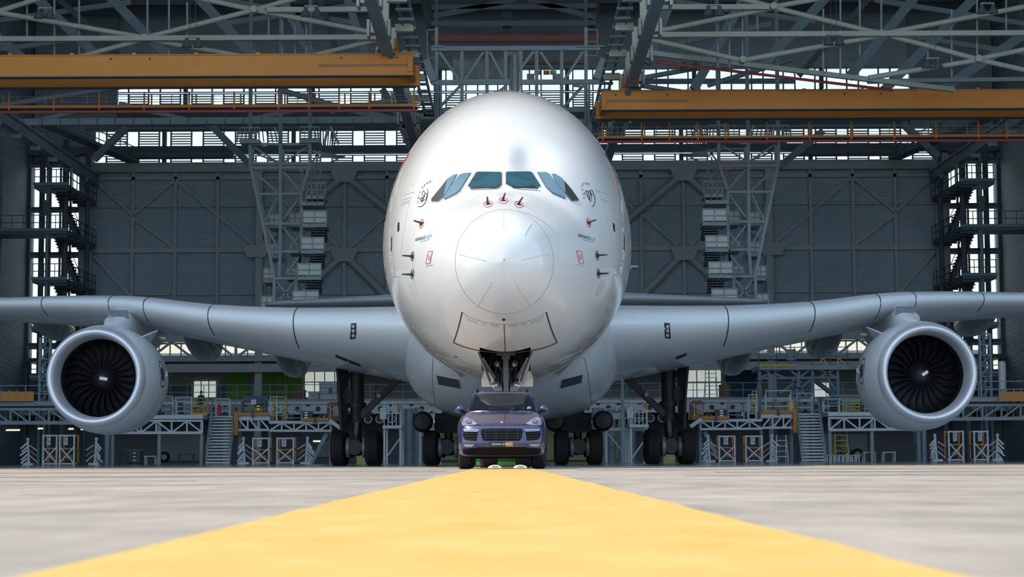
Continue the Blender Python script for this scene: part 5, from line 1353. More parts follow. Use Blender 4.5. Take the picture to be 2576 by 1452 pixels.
# ------------------------------------------------------------ wing-side dock towers (mirrored pair)
K2 = lambda cx, cy: (560 + cx / 3.025, 300 + cy / 3.025)
def dock_tower(s, label):
    base = P(715, 1160, 126); bx_ = base.x if s < 0 else 2 * HX - base.x
    t = thing('dock_tower', (bx_, 126, 0), label, 'dock tower', 'tail dock towers')
    G = (lambda p: p) if s < 0 else mir
    def bars(lst, d, w_, nm, m_='tower_steel'):
        for (a, b) in lst: MB().bar(G(P(*K2(*a), d)), G(P(*K2(*b), d)), w_, w_).build(nm, m_, t)
    bars([((210, 180), (210, 370)), ((440, 180), (440, 1010)), ((665, 180), (665, 350)), ((215, 370), (395, 1200)), ((665, 350), (600, 560)), ((600, 560), (600, 1010)), ((440, 1010), (430, 1200)), ((395, 1200), (390, 1420)), ((560, 1210), (560, 1420))], 124, .2, 'post')
    bars([((230, 180), (230, 340)), ((462, 230), (462, 1100)), ((690, 380), (622, 580)), ((622, 580), (622, 900)), ((245, 390), (415, 1200)), ((475, 1050), (475, 1200)), ((585, 1010), (585, 1300)), ((600, 1010), (575, 1210))], 127.5, .17, 'post')
    bars([((210, 190), (670, 190)), ((215, 338), (665, 338)), ((215, 372), (665, 368)), ((268, 570), (605, 568)), ((320, 795), (605, 795)), ((420, 1008), (585, 1008)), ((388, 1212), (565, 1212))], 124, .16, 'cross_member')
    bars([((220, 200), (430, 335)), ((660, 200), (455, 335)), ((222, 378), (420, 560)), ((450, 380), (600, 560)), ((420, 575), (325, 785)), ((595, 580), (445, 785)), ((445, 800), (575, 970)), ((595, 870), (510, 985)), ((580, 1050), (475, 1190)), ((395, 1215), (520, 1370)), ((555, 1225), (440, 1370)), ((340, 830), (430, 1000)), ((690, 240), (740, 300)), ((745, 240), (680, 330))], 124.3, .11, 'brace')
    bars([((480, 240), (700, 240)), ((250, 260), (440, 340)), ((650, 420), (540, 540)), ((460, 610), (590, 770)), ((430, 590), (360, 760)), ((720, 300), (700, 420)), ((760, 340), (730, 470)), ((740, 480), (690, 560)), ((880, 300), (760, 360))], 127, .1, 'brace')
    # platforms with tarpaulin screens
    for k, (x0, x1, y0, y1, d, hang) in enumerate(((608, 792, 697, 785, 122.6, 1), (597, 772, 898, 985, 122.6, 1), (568, 750, 1098, 1185, 122.6, 1), (532, 730, 1305, 1385, 122.6, 1), (352, 436, 722, 800, 125.4, 0), (505, 596, 712, 790, 125.8, 0), (352, 432, 948, 1030, 125.4, 0), (505, 582, 938, 992, 126, 0), (310, 392, 1132, 1216, 125.4, 0), (480, 562, 1130, 1192, 125.8, 0), (292, 380, 1345, 1440, 125.4, 0))):
        a = P(*K2(x0, y1 + (12 if hang else 4)), d); b = P(*K2(x1, y0), d); aa, bb = G(a), G(b)
        xl, xr = min(aa.x, bb.x), max(aa.x, bb.x)
        pf = MB().box((xl, d, a.z - .22), (xr, d + 2.4, a.z)).build('platform', 'tower_steel', t)
        for q in (xl, (xl + xr) / 2, xr): MB().box((q - .03, d - .03, a.z), (q + .03, d + .03, b.z)).build('rail_post', 'tower_steel', pf)
        for zz in (b.z, (a.z + b.z) / 2): MB().box((xl, d - .035, zz - .03), (xr, d + .025, zz + .03)).build('rail', 'tower_steel', pf)
        nn = 10; m2 = MB(); rr = random.Random(k + 10 * s)
        for i in range(nn + 1):
            for j in range(5): m2.v.append((xl + .03 + (xr - xl - .06) * i / nn, d + .05 + .03 * math.sin(i * 1.7 + j) + rr.uniform(-.015, .015), a.z + .1 + (b.z - a.z - .12) * j / 4))
        for i in range(nn):
            for j in range(4): m2.f.append((i * 5 + j, (i + 1) * 5 + j, (i + 1) * 5 + j + 1, i * 5 + j + 1))
        m2.build('tarpaulin', 'tarp', pf, smooth=60)
        if hang:   # dark telescopic brackets under the deck
            for q in range(5):
                z_ = a.z - .3 - q * .17; MB().box((xl + (.5 if s < 0 else .1) - .02 * q, d + .3, z_ - .05), (xr - (.1 if s < 0 else .5), d + 1.8, z_ + .03)).build('slide_rail', 'steel_dark', pf)
            for q in range(3):
                c0 = Vector((xl + .15 + q * .22 if s < 0 else xr - .15 - q * .22, d + .2, a.z - .05)); MB().tube(c0, c0 + Vector((-s * .4, 0, -.35)), .06, 8).build('ram', 'steel_dark', pf, smooth=40)
    for (x0, x1, y) in ((640, 780, 590), (590, 770, 640), (130, 280, 165), (585, 735, 160)):
        a = G(P(*K2(x0, y), 123.5)); b = G(P(*K2(x1, y), 123.5)); xl, xr = min(a.x, b.x), max(a.x, b.x)
        pf = MB().box((xl, 123.5, a.z - .15), (xr, 125.5, a.z + .1)).build('platform', 'tower_steel', t)
        for q in range(5): MB().box((xl + (xr - xl) * q / 4 - .02, 123.5, a.z), (xl + (xr - xl) * q / 4 + .02, 123.55, a.z + .9)).build('rail_post', 'tower_steel', pf)
        MB().box((xl, 123.5, a.z + .85), (xr, 123.55, a.z + .92)).build('rail', 'tower_steel', pf)
    a = G(P(*K2(465, 560), 126.5)); b = G(P(*K2(622, 415), 126.5)); MB().box((a.x, 126.5, a.z), (b.x, 126.7, b.z)).build('panel', 'dock_grey', t)
    a = G(P(*K2(580, 402), 124)); b = G(P(*K2(612, 378), 124)); MB().box((a.x, 123.9, a.z), (b.x, 124.1, b.z)).build('sign', 'bright_orange', t)
    a = G(P(*K2(470, 780), 127)); b = G(P(*K2(505, 740), 127))
    # upper stair gangway with many balusters
    gw_ = []
    for k in range(9):
        u = k / 8; gw_.append(((700 + 22 * k, 60 + 0 * k), (760 + 15 * k - 40, 250)))
    bars(gw_, 128, .07, 'baluster', 'steel_dark')
    bars([((820, 55), (885, 190)), ((800, 80), (770, 200)), ((690, 250), (930, 290)), ((740, 285), (930, 285))], 127.5, .16, 'handrail', 'tower_steel')
    bars([((120 + 30 * k, 60), (110 + 34 * k, 175)) for k in range(10)], 129, .07, 'baluster', 'steel_dark')
    bars([((390, 60), (440, 130)), ((110, 100), (280, 100)), ((590, 100), (740, 110))], 128, .1, 'handrail', 'tower_steel')
    # caged ladder at the foot
    for q in (210, 440, 665):   # hung from the roof
        a = G(P(*K2(q, 185), 124)); MB().box((a.x - .12, 123.9, a.z), (a.x + .12, 124.1, 36.5)).build('hanger', 'steel_blue', t)
    for q in (330, 375): bars([((q, 1240), (q, 1400))], 126, .06, 'ladder_rail', 'steel_dark')
    bars([((330, 1250 + 22 * k), (375, 1250 + 22 * k)) for k in range(7)], 126, .05, 'ladder_rung', 'steel_dark')
    a = G(P(*K2(700, 1390), 122.8)); MB().box((a.x - .1, 122.6, a.z - .3), (a.x + .1, 126, a.z)).build('outrigger', 'tower_steel', t)
    return t
dock_tower(-1, 'steel dock tower hung with pale tarpaulin platforms, photo left of the fuselage')
dock_tower(1, 'steel dock tower hung with pale tarpaulin platforms, photo right of the fuselage')

# ------------------------------------------------------------ corner stair towers
def stair_tower(s, label):
    X0 = lambda v: HX + s * v
    t = thing('stair_tower', (X0(34.6), 144, 0), label, 'stairs', 'corner stair towers')
    for (v, y, r_, m_) in ((34.4, 139.6, .13, 'steel_blue'), (33.9, 143, .24, 'steel_dark'), (33.0, 146.5, .2, 'steel_dark'), (36.4, 146, .2, 'steel_dark')):
        MB().tube((X0(v), y, 0), (X0(v), y, 24.5), r_, 14).build('column', m_, t, smooth=40)
    zs = [6.4, 10.0, 13.6, 17.2, 20.6]
    for k, z in enumerate(zs):
        ext = 3.0 if k == 3 else 0
        pf = MB().box((X0(32.9), 139.4, z - .32), (X0(35.4 + ext), 142.2, z)).box((X0(32.9), 142.2, z - .32), (X0(34.2), 149.2, z)).build('landing', 'steel_dark', t)
        MB().box((X0(32.85), 139.3, z - .1), (X0(35.45 + ext), 139.4, z + .12)).build('kick_plate', 'steel_blue', pf)
        for j in range(6): MB().box((X0(32.9), 139.7 + j * 1.7, z - .5), (X0(34.2), 139.85 + j * 1.7, z - .32)).build('joist', 'steel_dark', pf)
        for j in range(8):
            y = 139.6 + j * 1.35; MB().box((X0(32.86), y, z), (X0(32.92), y + .06, z + 1.1)).build('rail_post', 'steel_dark', pf)
        for zz in (.55, 1.1): MB().box((X0(32.86), 139.6, z + zz - .03), (X0(32.92), 149.1, z + zz + .03)).build('hand_rail', 'steel_dark', pf)
        for zz in (.55, 1.1): MB().box((X0(32.9), 139.45, z + zz - .03), (X0(35.4 + ext), 139.5, z + zz + .03)).build('hand_rail', 'steel_dark', pf)
        for j in range(4 + (3 if ext else 0)): MB().box((X0(32.95 + j * .8), 139.45, z), (X0(33.0 + j * .8), 139.5, z + 1.1)).build('rail_post', 'steel_dark', pf)
        # flight to the next landing
        if k < 4:
            z2 = zs[k + 1]; n_ = 15; fl = None
            fa = Vector((X0(33.15), 143.6, z)); fb = Vector((X0(34.7), 143.6, z2))
            st = MB().bar(fa + Vector((0, -.1, 0)), fb + Vector((0, -.1, 0)), .08, .3).build('flight', 'steel_dark', t)
            MB().bar(fa + Vector((0, 1.1, 0)), fb + Vector((0, 1.1, 0)), .08, .3).build('stringer', 'steel_dark', st)
            MB().bar(fa + Vector((0, 1.1, 1.0)), fb + Vector((0, 1.1, 1.0)), .05, .05).build('hand_rail', 'steel_dark', st)
            for j in range(n_):
                c = fa.lerp(fb, (j + .5) / n_); MB().box((c.x - .3, c.y, c.z - .035), (c.x + .3, c.y + 1.0, c.z + .035)).build('tread', 'steel_dark', st)
    MB().box((X0(34.15), 139.3, 18.3), (X0(34.65), 139.6, 19.4)).build('switch_box', 'steel_dark', t)
    for k in range(6): MB().box((X0(34.4), 149.4, zs[0] + 3.6 * k - 1), (X0(38.3), 149.7, zs[0] + 3.6 * k - .75)).build('wall_tie', 'steel_blue', t)
    return t
stair_tower(-1, 'dark open steel stair tower in the glazed corner at photo left')
stair_tower(1, 'dark open steel stair tower in the glazed corner at photo right')
# sloping gangways up under the roof corners
for s, side in ((-1, 'left'), (1, 'right')):
    g_ = thing('gangway', (HX + s * 31, 142, 23), 'sloping railed gangway under the roof corner at photo ' + side, 'gangway', kind='structure')
    a = Vector((HX + s * 33.4, 132, 24.0)); b = Vector((HX + s * 29.8, 148, 23.6))
    MB().bar(a, b, 1.0, .25).build('deck', 'steel_dark', g_)
    for k in range(14):
        c = a.lerp(b, k / 13); MB().box((c.x - .03, c.y - .03, c.z), (c.x + .03, c.y + .03, c.z + 1.2)).build('rail_post', 'steel_blue', g_)
    for zz in (.6, 1.2): MB().bar(a + Vector((0, 0, zz)), b + Vector((0, 0, zz)), .06, .06).build('hand_rail', 'steel_blue', g_)
    MB().box((HX + s * 22, 147.8, 23.9), (HX + s * 31, 148.8, 24.2)).build('cross_walk', 'steel_dark', g_)
    MB().tube((HX + s * 32, 141, 25.0), (HX + s * 12, 141, 25.0), .12, 10).build('service_pipe', 'steel_blue', g_, smooth=40)

# ------------------------------------------------------------ wing docks along the back (mirrored pairs)
def side_fn(s): return (lambda p: Vector(p)) if s < 0 else mir
SIDE = {-1: 'left', 1: 'right'}
def span(x0, x1, y, d, s):
    g_ = side_fn(s); a, b = g_(P(x0, y, d)), g_(P(x1, y, d))
    return min(a.x, b.x), max(a.x, b.x), a.z
def lattice(par, x0, x1, yt, yb, d, n, s, m_='dock_white', mode='N', wd=.14):
    g_ = side_fn(s); A = lambda t, y: g_(P(x0 + (x1 - x0) * t, y, d))
    MB().bar(A(0, yt), A(1, yt), .18, wd).build('chord', m_, par); MB().bar(A(0, yb), A(1, yb), .2, wd * 1.4).build('chord', m_, par)
    for i in range(n + 1): MB().bar(A(i / n, yt), A(i / n, yb), .1, .1).build('post', m_, par)
    for i in range(n):
        if mode == 'N' or (mode == 'W' and i % 2): MB().bar(A(i / n, yt), A((i + 1) / n, yb), .08, .1).build('diagonal', m_, par)
        else: MB().bar(A(i / n, yb), A((i + 1) / n, yt), .08, .1).build('diagonal', m_, par)
def railing(par, xl, xr, y, z, h, m_, step=1.3, rails=(1.0, .5)):
    n = max(1, int((xr - xl) / step))
    for i in range(n + 1): x = xl + (xr - xl) * i / n; MB().box((x - .025, y - .025, z), (x + .025, y + .025, z + h)).build('rail_post', m_, par)
    for r_ in rails: MB().box((xl, y - .025, z + h * r_ - .025), (xr, y + .025, z + h * r_ + .025)).build('rail', m_, par)
DOCK = {}
for s in (-1, 1):
    sd = SIDE[s]
    # outer dock, partly behind the engine
    xl, xr, z = span(-70, 268, 1011, 120, s)
    t = thing('wing_dock', ((xl + xr) / 2, 120, 0), 'long dark lattice dock behind the engine at photo ' + sd, 'dock platform', 'wing docks')
    MB().box((xl, 119.8, z - .28), (xr, 124, z)).build('deck', 'dock_grey', t); lattice(t, -70, 268, 1030, 1064, 120, 7, s, 'dock_grey', 'N', .16)
    for q in range(22): x = xl + (xr - xl) * (q + .5) / 22; MB().box((x - .04, 121.5, z - 1.3), (x + .04, 121.6, z - .3)).build('baluster', 'dock_grey', t)
    railing(t, xl, xr, 119.9, z, 1.0, 'dock_grey', 1.6)
    for xx in (262, -20):
        a = side_fn(s)(P(xx, 1100, 119.7)); MB().tube((a.x, 120.6, 0), (a.x, 120.6, z - .28), .15, 12).build('leg', 'steel_mid', t, smooth=40)
    # middle dock
    xl, xr, z = span(278, 511, 1045, 121, s); DOCK[(s, 'mid')] = (xl, xr, z)
    t = thing('wing_dock', ((xl + xr) / 2, 121, 0), 'pale lattice dock between the engine and the white stairs at photo ' + sd, 'dock platform', 'wing docks')
    MB().box((xl, 120.9, z - .25), (xr, 125, z)).build('deck', 'dock_white', t); lattice(t, 278, 509, 1059, 1089, 121, 6, s, 'dock_white', 'W', .12)
    railing(t, xl, xr, 121.0, z, 1.05, 'dock_grey', 1.0)
    for xx in (282, 400, 506):
        a = side_fn(s)(P(xx, 1100, 121)); MB().box((a.x - .1, 121.1, 0), (a.x + .1, 121.3, z)).build('leg', 'dock_grey', t)
    # inner dock with orange edge bumpers
    xl, xr, z = span(596, 678, 1046, 121.5, s); DOCK[(s, 'in1')] = (xl, xr, z)
    t = thing('wing_dock', ((xl + xr) / 2, 121.5, 0), 'stepped pale dock with orange bumpers between stairs and main gear at photo ' + sd, 'dock platform', 'wing docks')
    MB().box((xl, 121.4, z - .3), (xr, 125, z)).build('deck', 'dock_white', t); lattice(t, 596, 678, 1050, 1082, 121.5, 3, s, 'dock_white', 'N', .1)
    MB().box((xl, 121.2, z), (xr, 121.5, z + .2)).build('bumper', 'bright_orange', t)
    for q in (.5,): MB().box((xl + (xr - xl) * q - .08, 121.15, z - .1), (xl + (xr - xl) * q + .08, 121.4, z + .26)).build('bumper_clamp', 'steel_dark', t)
    e_ = xl if s < 0 else xr
    MB().box((e_ - .12, 121.1, z - 1.25), (e_ + .12, 121.4, z + .2)).build('bumper_post', 'bright_orange', t)
    xl2, xr2, z2 = span(678, 832, 1060, 121.5, s); DOCK[(s, 'in2')] = (xl2, xr2, z2)
    MB().box((xl2, 121.4, z2 - .16), (xr2, 125, z2)).build('lower_deck', 'dock_white', t); lattice(t, 678, 832, 1064, 1084, 121.5, 5, s, 'dock_white', 'W', .1)
    bl, br, _ = span(760, 828, 1060, 121.5, s); MB().box((bl, 121.2, z2), (br, 121.5, z2 + .2)).build('bumper', 'bright_orange', t)
    MB().box(((bl + br) / 2 - .08, 121.15, z2 - .1), ((bl + br) / 2 + .08, 121.4, z2 + .26)).build('bumper_clamp', 'steel_dark', t)
    a, b = side_fn(s)(P(830, 1058, 121)), side_fn(s)(P(858, 1078, 121)); MB().bar(a, b, .8, .22).build('ramp', 'dock_white', t)
    for xx in (600, 676, 830):
        a = side_fn(s)(P(xx, 1100, 122)); MB().box((a.x - .1, 122.5, 0), (a.x + .1, 122.7, z2 - .1)).build('leg', 'steel_mid', t)
    a, b = side_fn(s)(P(822, 1090, 122)), side_fn(s)(P(785, 1160, 122)); b.z = 0.05; MB().bar(a, b, .25, .25).build('raker', 'steel_mid', t)
    # white stairs
    g_ = side_fn(s); top = g_(P(562, 1048, 123)); bot = g_(P(548, 1161, 118.5)); bot.z = .1
    t = thing('access_stairs', (bot.x, 119, 0), 'white open-tread steel stairs up to the dock at photo ' + sd, 'stairs', 'white dock stairs')
    wd = 1.45
    for q in (-1, 1):
        MB().bar(bot + Vector((q * wd / 2, 0, 0)), top + Vector((q * wd / 2, 0, 0)), .07, .28).build('stringer', 'dock_white', t)
        for zz in (.5, 1.0): MB().bar(bot + Vector((q * wd / 2, 0, zz)), top + Vector((q * wd / 2, 0, zz)), .05, .05).build('hand_rail', 'dock_grey', t)
        for k in range(5):
            c = bot.lerp(top, k / 4) + Vector((q * wd / 2, 0, 0)); MB().box((c.x - .03, c.y - .03, c.z), (c.x + .03, c.y + .03, c.z + 1.0)).build('rail_post', 'dock_grey', t)
    for k in range(16):
        c = bot.lerp(top, k / 15); MB().box((c.x - wd / 2, c.y - .02, c.z - .05), (c.x + wd / 2, c.y + .26, c.z + .05)).build('tread', 'dock_white', t)
    MB().box((top.x - .74, 123.1, top.z - .1), (top.x + .74, 125.2, top.z)).build('landing', 'dock_white', t)
    MB().box((top.x - .2, 124.2, 0), (top.x + .2, 124.5, top.z - .1)).build('centre_post', 'dock_grey', t)
    # mezzanine guard rail
    t = thing('guard_rail', (HX + s * 20, 146.1, 4.9), 'thin steel guard rail along the mezzanine edge at photo ' + sd, 'railing', kind='structure')
    railing(t, min(HX + s * 6, HX + s * 34), max(HX + s * 6, HX + s * 34), 146.15, 4.9, 1.1, 'steel_mid', 1.25)
    # round duct mouths under the mezzanine
    for k, xx in enumerate((808, 926, 955, 985)):
        a = g_(P(xx, 1042, 147.0)); a.z = 3.36
        o = MB().lathe([(.5, .26), (.02, .27), (0, .33), (-.04, .33), (-.05, .27), (.0, .24), (.5, .22)], a, (0, 1, 0), 24).build('air_duct', 'dock_white', None, smooth=40)
        MB().lathe([(.3, 0), (.3, .23)], a, (0, 1, 0), 20).build('duct_throat', 'black', o)
        MB().box((a.x - .05, a.y + .2, a.z + .24), (a.x + .05, a.y + .4, 4.46)).build('hanger', 'dock_grey', o)
        tag(o, 'round white duct mouth under the mezzanine at photo %s, %s counted towards the fuselage' % (sd, ('first', 'second', 'third', 'fourth')[k]), 'duct', 'round duct mouths under the mezzanine')
    # service gangway with railing beside the body gear
    a = g_(P(985, 1100, 118)); z = 2.35
    t = thing('service_stand', (a.x, 119, 0), 'grey railed service stand beside the wing gear at photo ' + sd, 'platform', 'railed service stands')
    MB().box((a.x - .6, 118.6, z - .18), (a.x + .6, 121.5, z)).build('deck', 'dock_white', t)
    for q in (-.5, .5):
        for yy in (118.8, 121.3): MB().box((a.x + q - .06, yy, 0), (a.x + q + .06, yy + .12, z - .18)).build('leg', 'dock_white', t)
    for k in range(8):
        yy = 118.7 + k * .38; MB().box((a.x + .5 * s * -1 - .03, yy, z), (a.x + .5 * s * -1 + .03, yy + .05, z + 1.5)).build('baluster', 'dock_white', t)
    for k in range(5):
        xx = a.x - .5 + k * .25; MB().box((xx - .03, 118.65, z), (xx + .03, 118.7, z + 1.3)).build('baluster', 'dock_white', t)
    for zz in (.75, 1.4): MB().box((a.x - .55, 118.64, z + zz - .03), (a.x + .55, 118.72, z + zz + .03)).build('rail', 'dock_white', t)
    MB().box((a.x - .75, 118.5, z + .4), (a.x - .35, 118.64, z + 1.1)).build('control_box', 'dock_white', t)
    MB().box((a.x + .3, 118.5, z + 1.0), (a.x + .55, 118.64, z + 1.3)).build('beacon_box', 'bright_orange', t)
    MB().bar((a.x - .5, 118.8, .2), (a.x + .5, 118.8, 1.6), .05, .08).build('brace', 'dock_white', t)
    a2 = g_(P(1063, 1085, 122)); t2 = thing('access_platform', (a2.x, 122, 0), 'small white access platform behind the body gear at photo ' + sd, 'platform', 'small access platforms')
    MB().box((a2.x - .2, 122, 2.0), (a2.x + 2.4, 124, 2.2)).build('deck', 'dock_white', t2)
    railing(t2, a2.x - .2, a2.x + 2.4, 122.05, 2.2, 1.2, 'dock_white', .85)
    for q in (-.15, 1.1, 2.35): MB().box((a2.x + q - .07, 122.1, 0), (a2.x + q + .07, 122.25, 2.0)).build('leg', 'dock_white', t2)
    MB().bar((a2.x - .1, 122.2, 1.9), (a2.x + 1.0, 122.2, .6), .06, .08).build('brace', 'dock_white', t2)
    MB().box((a2.x + .3, 121.95, 2.75), (a2.x + .8, 122.0, 3.15)).build('notice', 'sign_white', t2)
    # stack of blocks by the gear
    a3 = g_(P(912, 1150, 114)); o = MB().box((a3.x - .35, 114, 0), (a3.x + .35, 114.6, .95)); t3 = thing('supply_locker', (a3.x, 114.3, 0), ('yellow' if s < 0 else 'cream') + ' locker standing between the wing gear wheels at photo ' + sd, 'locker')
    o.build('body', 'yellow_wall', t3); MB().box((a3.x - .3, 113.96, .08), (a3.x + .3, 114.0, .88)).build('door', 'yellow_wall', t3); MB().box((a3.x + .18, 113.92, .45), (a3.x + .24, 113.96, .6)).build('handle', 'steel_dark', t3)

# ------------------------------------------------------------ X-braced stands
def xstand(x0, x1, s_, d, label, group='white cross-braced stands', orange=True):
    a, b = P(x0, 1160, d), P(x1, 1160, d); h = 1.62 if x0 > 300 and x0 < 2200 else 1.85
    xl, xr = a.x, b.x; t = thing('work_stand', ((xl + xr) / 2, d, 0), label, 'work stand', group)
    for yy, m_ in ((d, 'dock_white'), (d + 1.1, 'bright_orange')):
        for x in (xl, xr): MB().box((x - .045, yy - .045, 0), (x + .045, yy + .045, h)).build('post', m_, t)
        for z in (.08, h - .05): MB().box((xl, yy - .04, z - .04), (xr, yy + .04, z + .04)).build('crossbar', m_ if z > 1 else 'dock_white', t)
    MB().box((xl, d - .03, h * .52), (xr, d + .03, h * .56)).build('crossbar', 'bright_orange', t)
    MB().bar((xl, d - .03, .12), (xr, d - .03, h * .60), .05, .075).build('diagonal', 'dock_white', t); MB().bar((xr, d - .05, .12), (xl, d - .05, h * .60), .05, .075).build('diagonal', 'dock_white', t)
    for x in (xl, xr):
        MB().box((x - .07, d + .1, .05), (x + .07, d + 1.0, h)).build('side_panel', 'bright_orange', t) if False else MB().box((x - .03, d + .04, .9), (x + .03, d + 1.06, 1.0)).build('side_rail', 'bright_orange', t)
        for yy in (d + .1, d + 1.0): MB().tube((x - .03, yy, .07), (x + .03, yy, .07), .07, 12).build('castor', 'rubber', t, smooth=40)
    n_ = MB().box((xl + (xr - xl) * .28, d - .09, h * .66), (xl + (xr - xl) * .56, d - .06, h * .96)).build('notice', 'sign_white', t)
    for (u, v, uu, vv, m_) in ((.33, .88, .5, .93, 'blue_label'), (.32, .80, .40, .84, 'ink'), (.44, .76, .52, .80, 'ink'), (.34, .71, .42, .74, 'ink')):
        MB().box((xl + (xr - xl) * u, d - .1, h * v), (xl + (xr - xl) * uu, d - .09, h * vv)).build('print', m_, n_)
    MB().box((xl + .3, d + .3, h * .2), (xr - .2, d + .7, h * .33)).build('tray', 'bright_orange', t)
def boom(x, s_, d, label):
    a = P(x, 1160, d); t = thing('folded_boom', (a.x, d, 0), label, 'boom', 'folded white booms')
    rr = random.Random(int(x))
    MB().box((a.x - .3, d, 0), (a.x + .3, d + .6, .12)).build('base', 'dock_white', t)
    MB().tube((a.x, d + .3, .1), (a.x + .1 * s_, d + .3, 1.55), .07, 10).build('mast', 'dock_white', t, smooth=40)
    MB().lathe([(0, .0), (.02, .1), (.15, .1), (.2, 0)], (a.x + .1 * s_, d + .3, 1.5), (0, 0, 1), 12).build('head', 'dock_white', t, smooth=40)
    for k in range(6):
        z = 1.4 - k * .22; MB().bar((a.x + .05 * s_, d + .25 + .05 * k, z), (a.x + s_ * (.35 + .2 * rr.random()), d + .25, z - .35 - .15 * rr.random()), .07, .1).build('arm', 'dock_white', t)
    for k in range(3): MB().bar((a.x - s_ * .05, d + .2, 1.2 - .3 * k), (a.x - s_ * .5, d + .2, .9 - .35 * k), .05, .06).build('link', 'bright_orange' if k == 1 else 'dock_white', t)
for (x0, x1, sd, wh) in ((636, 676, 'left', 'the one nearer the stairs, by the wing gear'), (697, 738, 'left', 'the one farther from the stairs, by the wing gear'), (1810, 1849, 'right', 'the one nearer the wing gear'), (1877, 1917, 'right', 'the one nearer the stairs'),
                     (108, 142, 'left', 'outer of the two below the engine'), (150, 186, 'left', 'inner of the two below the engine'), (2388, 2424, 'right', 'inner of the two below the engine'), (2452, 2486, 'right', 'outer of the two below the engine')):
    xstand(x0, x1, 1, 117, 'cross-braced stand at photo %s, %s' % (sd, wh))
for (x, s_, lb) in ((614, -1, 'folded white boom at photo left of the cross-braced stands near the stairs'), (768, 1, 'folded white boom at photo left between the stands and wing gear'), (1787, -1, 'folded white boom between the right wing gear and the stands'), (1940, 1, 'folded white boom just before the right stairs'),
                    (70, -1, 'folded white boom below the left engine at the outer edge'), (235, 1, 'folded white boom below the left engine near the pipe leg'), (2360, -1, 'folded white boom below the right engine near the pipe leg'), (2510, 1, 'folded white boom below the right engine at the outer edge')):
    boom(x, s_, 117.3, lb)

# ------------------------------------------------------------ loose equipment
def gate(x0, x1, y0, y1, d, label, tilt=.25):
    a, b = P(x0, y1, d), P(x1, y0, d); t = thing('safety_gate', ((a.x + b.x) / 2, d, a.z), label, 'gate', 'yellow safety gates')
    xl, xr, z0, z1 = a.x, b.x, a.z, b.z
    for x in (xl, xr): MB().tube((x, d, z0), (x + tilt * .2, d, z1), .04, 8).build('upright', 'yellow', t, smooth=40)
    for u in (.28, .55, .78, 1.0): MB().tube((xl + tilt * .2 * u, d, z0 + (z1 - z0) * u), (xr + tilt * .2 * u, d, z0 + (z1 - z0) * u), .035, 8).build('bar', 'yellow', t, smooth=40)
    MB().box((xl - .03, d - .05, z0), (xr + .03, d + .05, z0 + .18)).build('toe_board', 'yellow', t)
    MB().bar((xl, d - .02, z0 + .2), (xr, d - .02, z0 + (z1 - z0) * .55), .04, .04).build('brace', 'yellow', t)
zmid = DOCK[(-1, 'mid')][2]
gate(480, 521, 1002, 1045, 122.5, 'yellow tubular safety gate on the dock at photo left')
gate(2121, 2162, 1006, 1044, 122.5, 'yellow tubular safety gate on the dock at photo right', .0)
def bench(x0, x1, y0, d, z, label, m_='blue_metal', sign=True):
    a, b = P(x0, y0, d), P(x1, y0, d); t = thing('workbench', ((a.x + b.x) / 2, d, z), label, 'workbench'); h = a.z
    MB().box((a.x, d, h - .09), (b.x, d + .8, h)).build('top', m_, t)
    for x in (a.x + .06, b.x - .06):
        for yy in (d + .06, d + .74): MB().box((x - .04, yy - .04, z), (x + .04, yy + .04, h - .09)).build('leg', m_, t)
    MB().box((a.x + .06, d + .1, z + (h - z) * .3), (b.x - .06, d + .7, z + (h - z) * .3 + .05)).build('shelf', m_, t)
    if sign: MB().box((a.x + (b.x - a.x) * .4, d - .03, h - .2), (a.x + (b.x - a.x) * .6, d, h + .12)).build('paper_sign', 'sign_white', t)
    MB().box((a.x, d + .75, h), (b.x, d + .8, h + .35)).build('back_board', m_, t)
    return t
bench(606, 670, 1010, 123, DOCK[(-1, 'in1')][2], 'blue metal workbench with a paper sign on the dock at photo left')
bench(2062, 2116, 1012, 123, DOCK[(1, 'mid')][2], 'blue metal workbench on the dock beside the yellow gate at photo right', sign=False)
def cabin(s):
    g_ = side_fn(s); a, b = g_(P(823, 1052, 123)), g_(P(858, 1012, 123)); xl, xr = min(a.x, b.x), max(a.x, b.x); z = DOCK[(s, 'in2')][2]
    t = thing('control_cabin', ((xl + xr) / 2, 123, z), 'rust red control cabin on the dock beside the %s wing gear' % SIDE[s], 'cabin')
    rings = []
    for yy in (122.8, 124): rings.append([(xl, yy, z), (xr, yy, z), (xr, yy, b.z - .15), (xl + (xr - xl) * .75, yy, b.z), (xl + (xr - xl) * .25, yy, b.z), (xl, yy, b.z - .15)])
    MB().loft(rings).build('shell', 'cabin_red', t); MB().box((xl + (xr - xl) * .45, 122.74, z + .35), (xr - .05, 122.8, b.z - .25)).build('window', 'pale_grey', t)
    for q in (xl - .1, xl + .25): MB().box((q - .02, 122.6, z), (q + .02, 122.64, z + 1.1)).build('rail_post', 'dock_white', t)
    MB().bar((xl - .1, 122.62, z + 1.05), (xr, 122.62, z + .5), .04, .04).build('rail', 'dock_white', t)
    if s > 0:
        for k in range(4): MB().tube((xl + .1 + .1 * k, 122.6, z), (xl + .25 + .12 * k, 122.6, z + .5), .035, 6).build('hose', 'yellow', t)
cabin(-1); cabin(1)
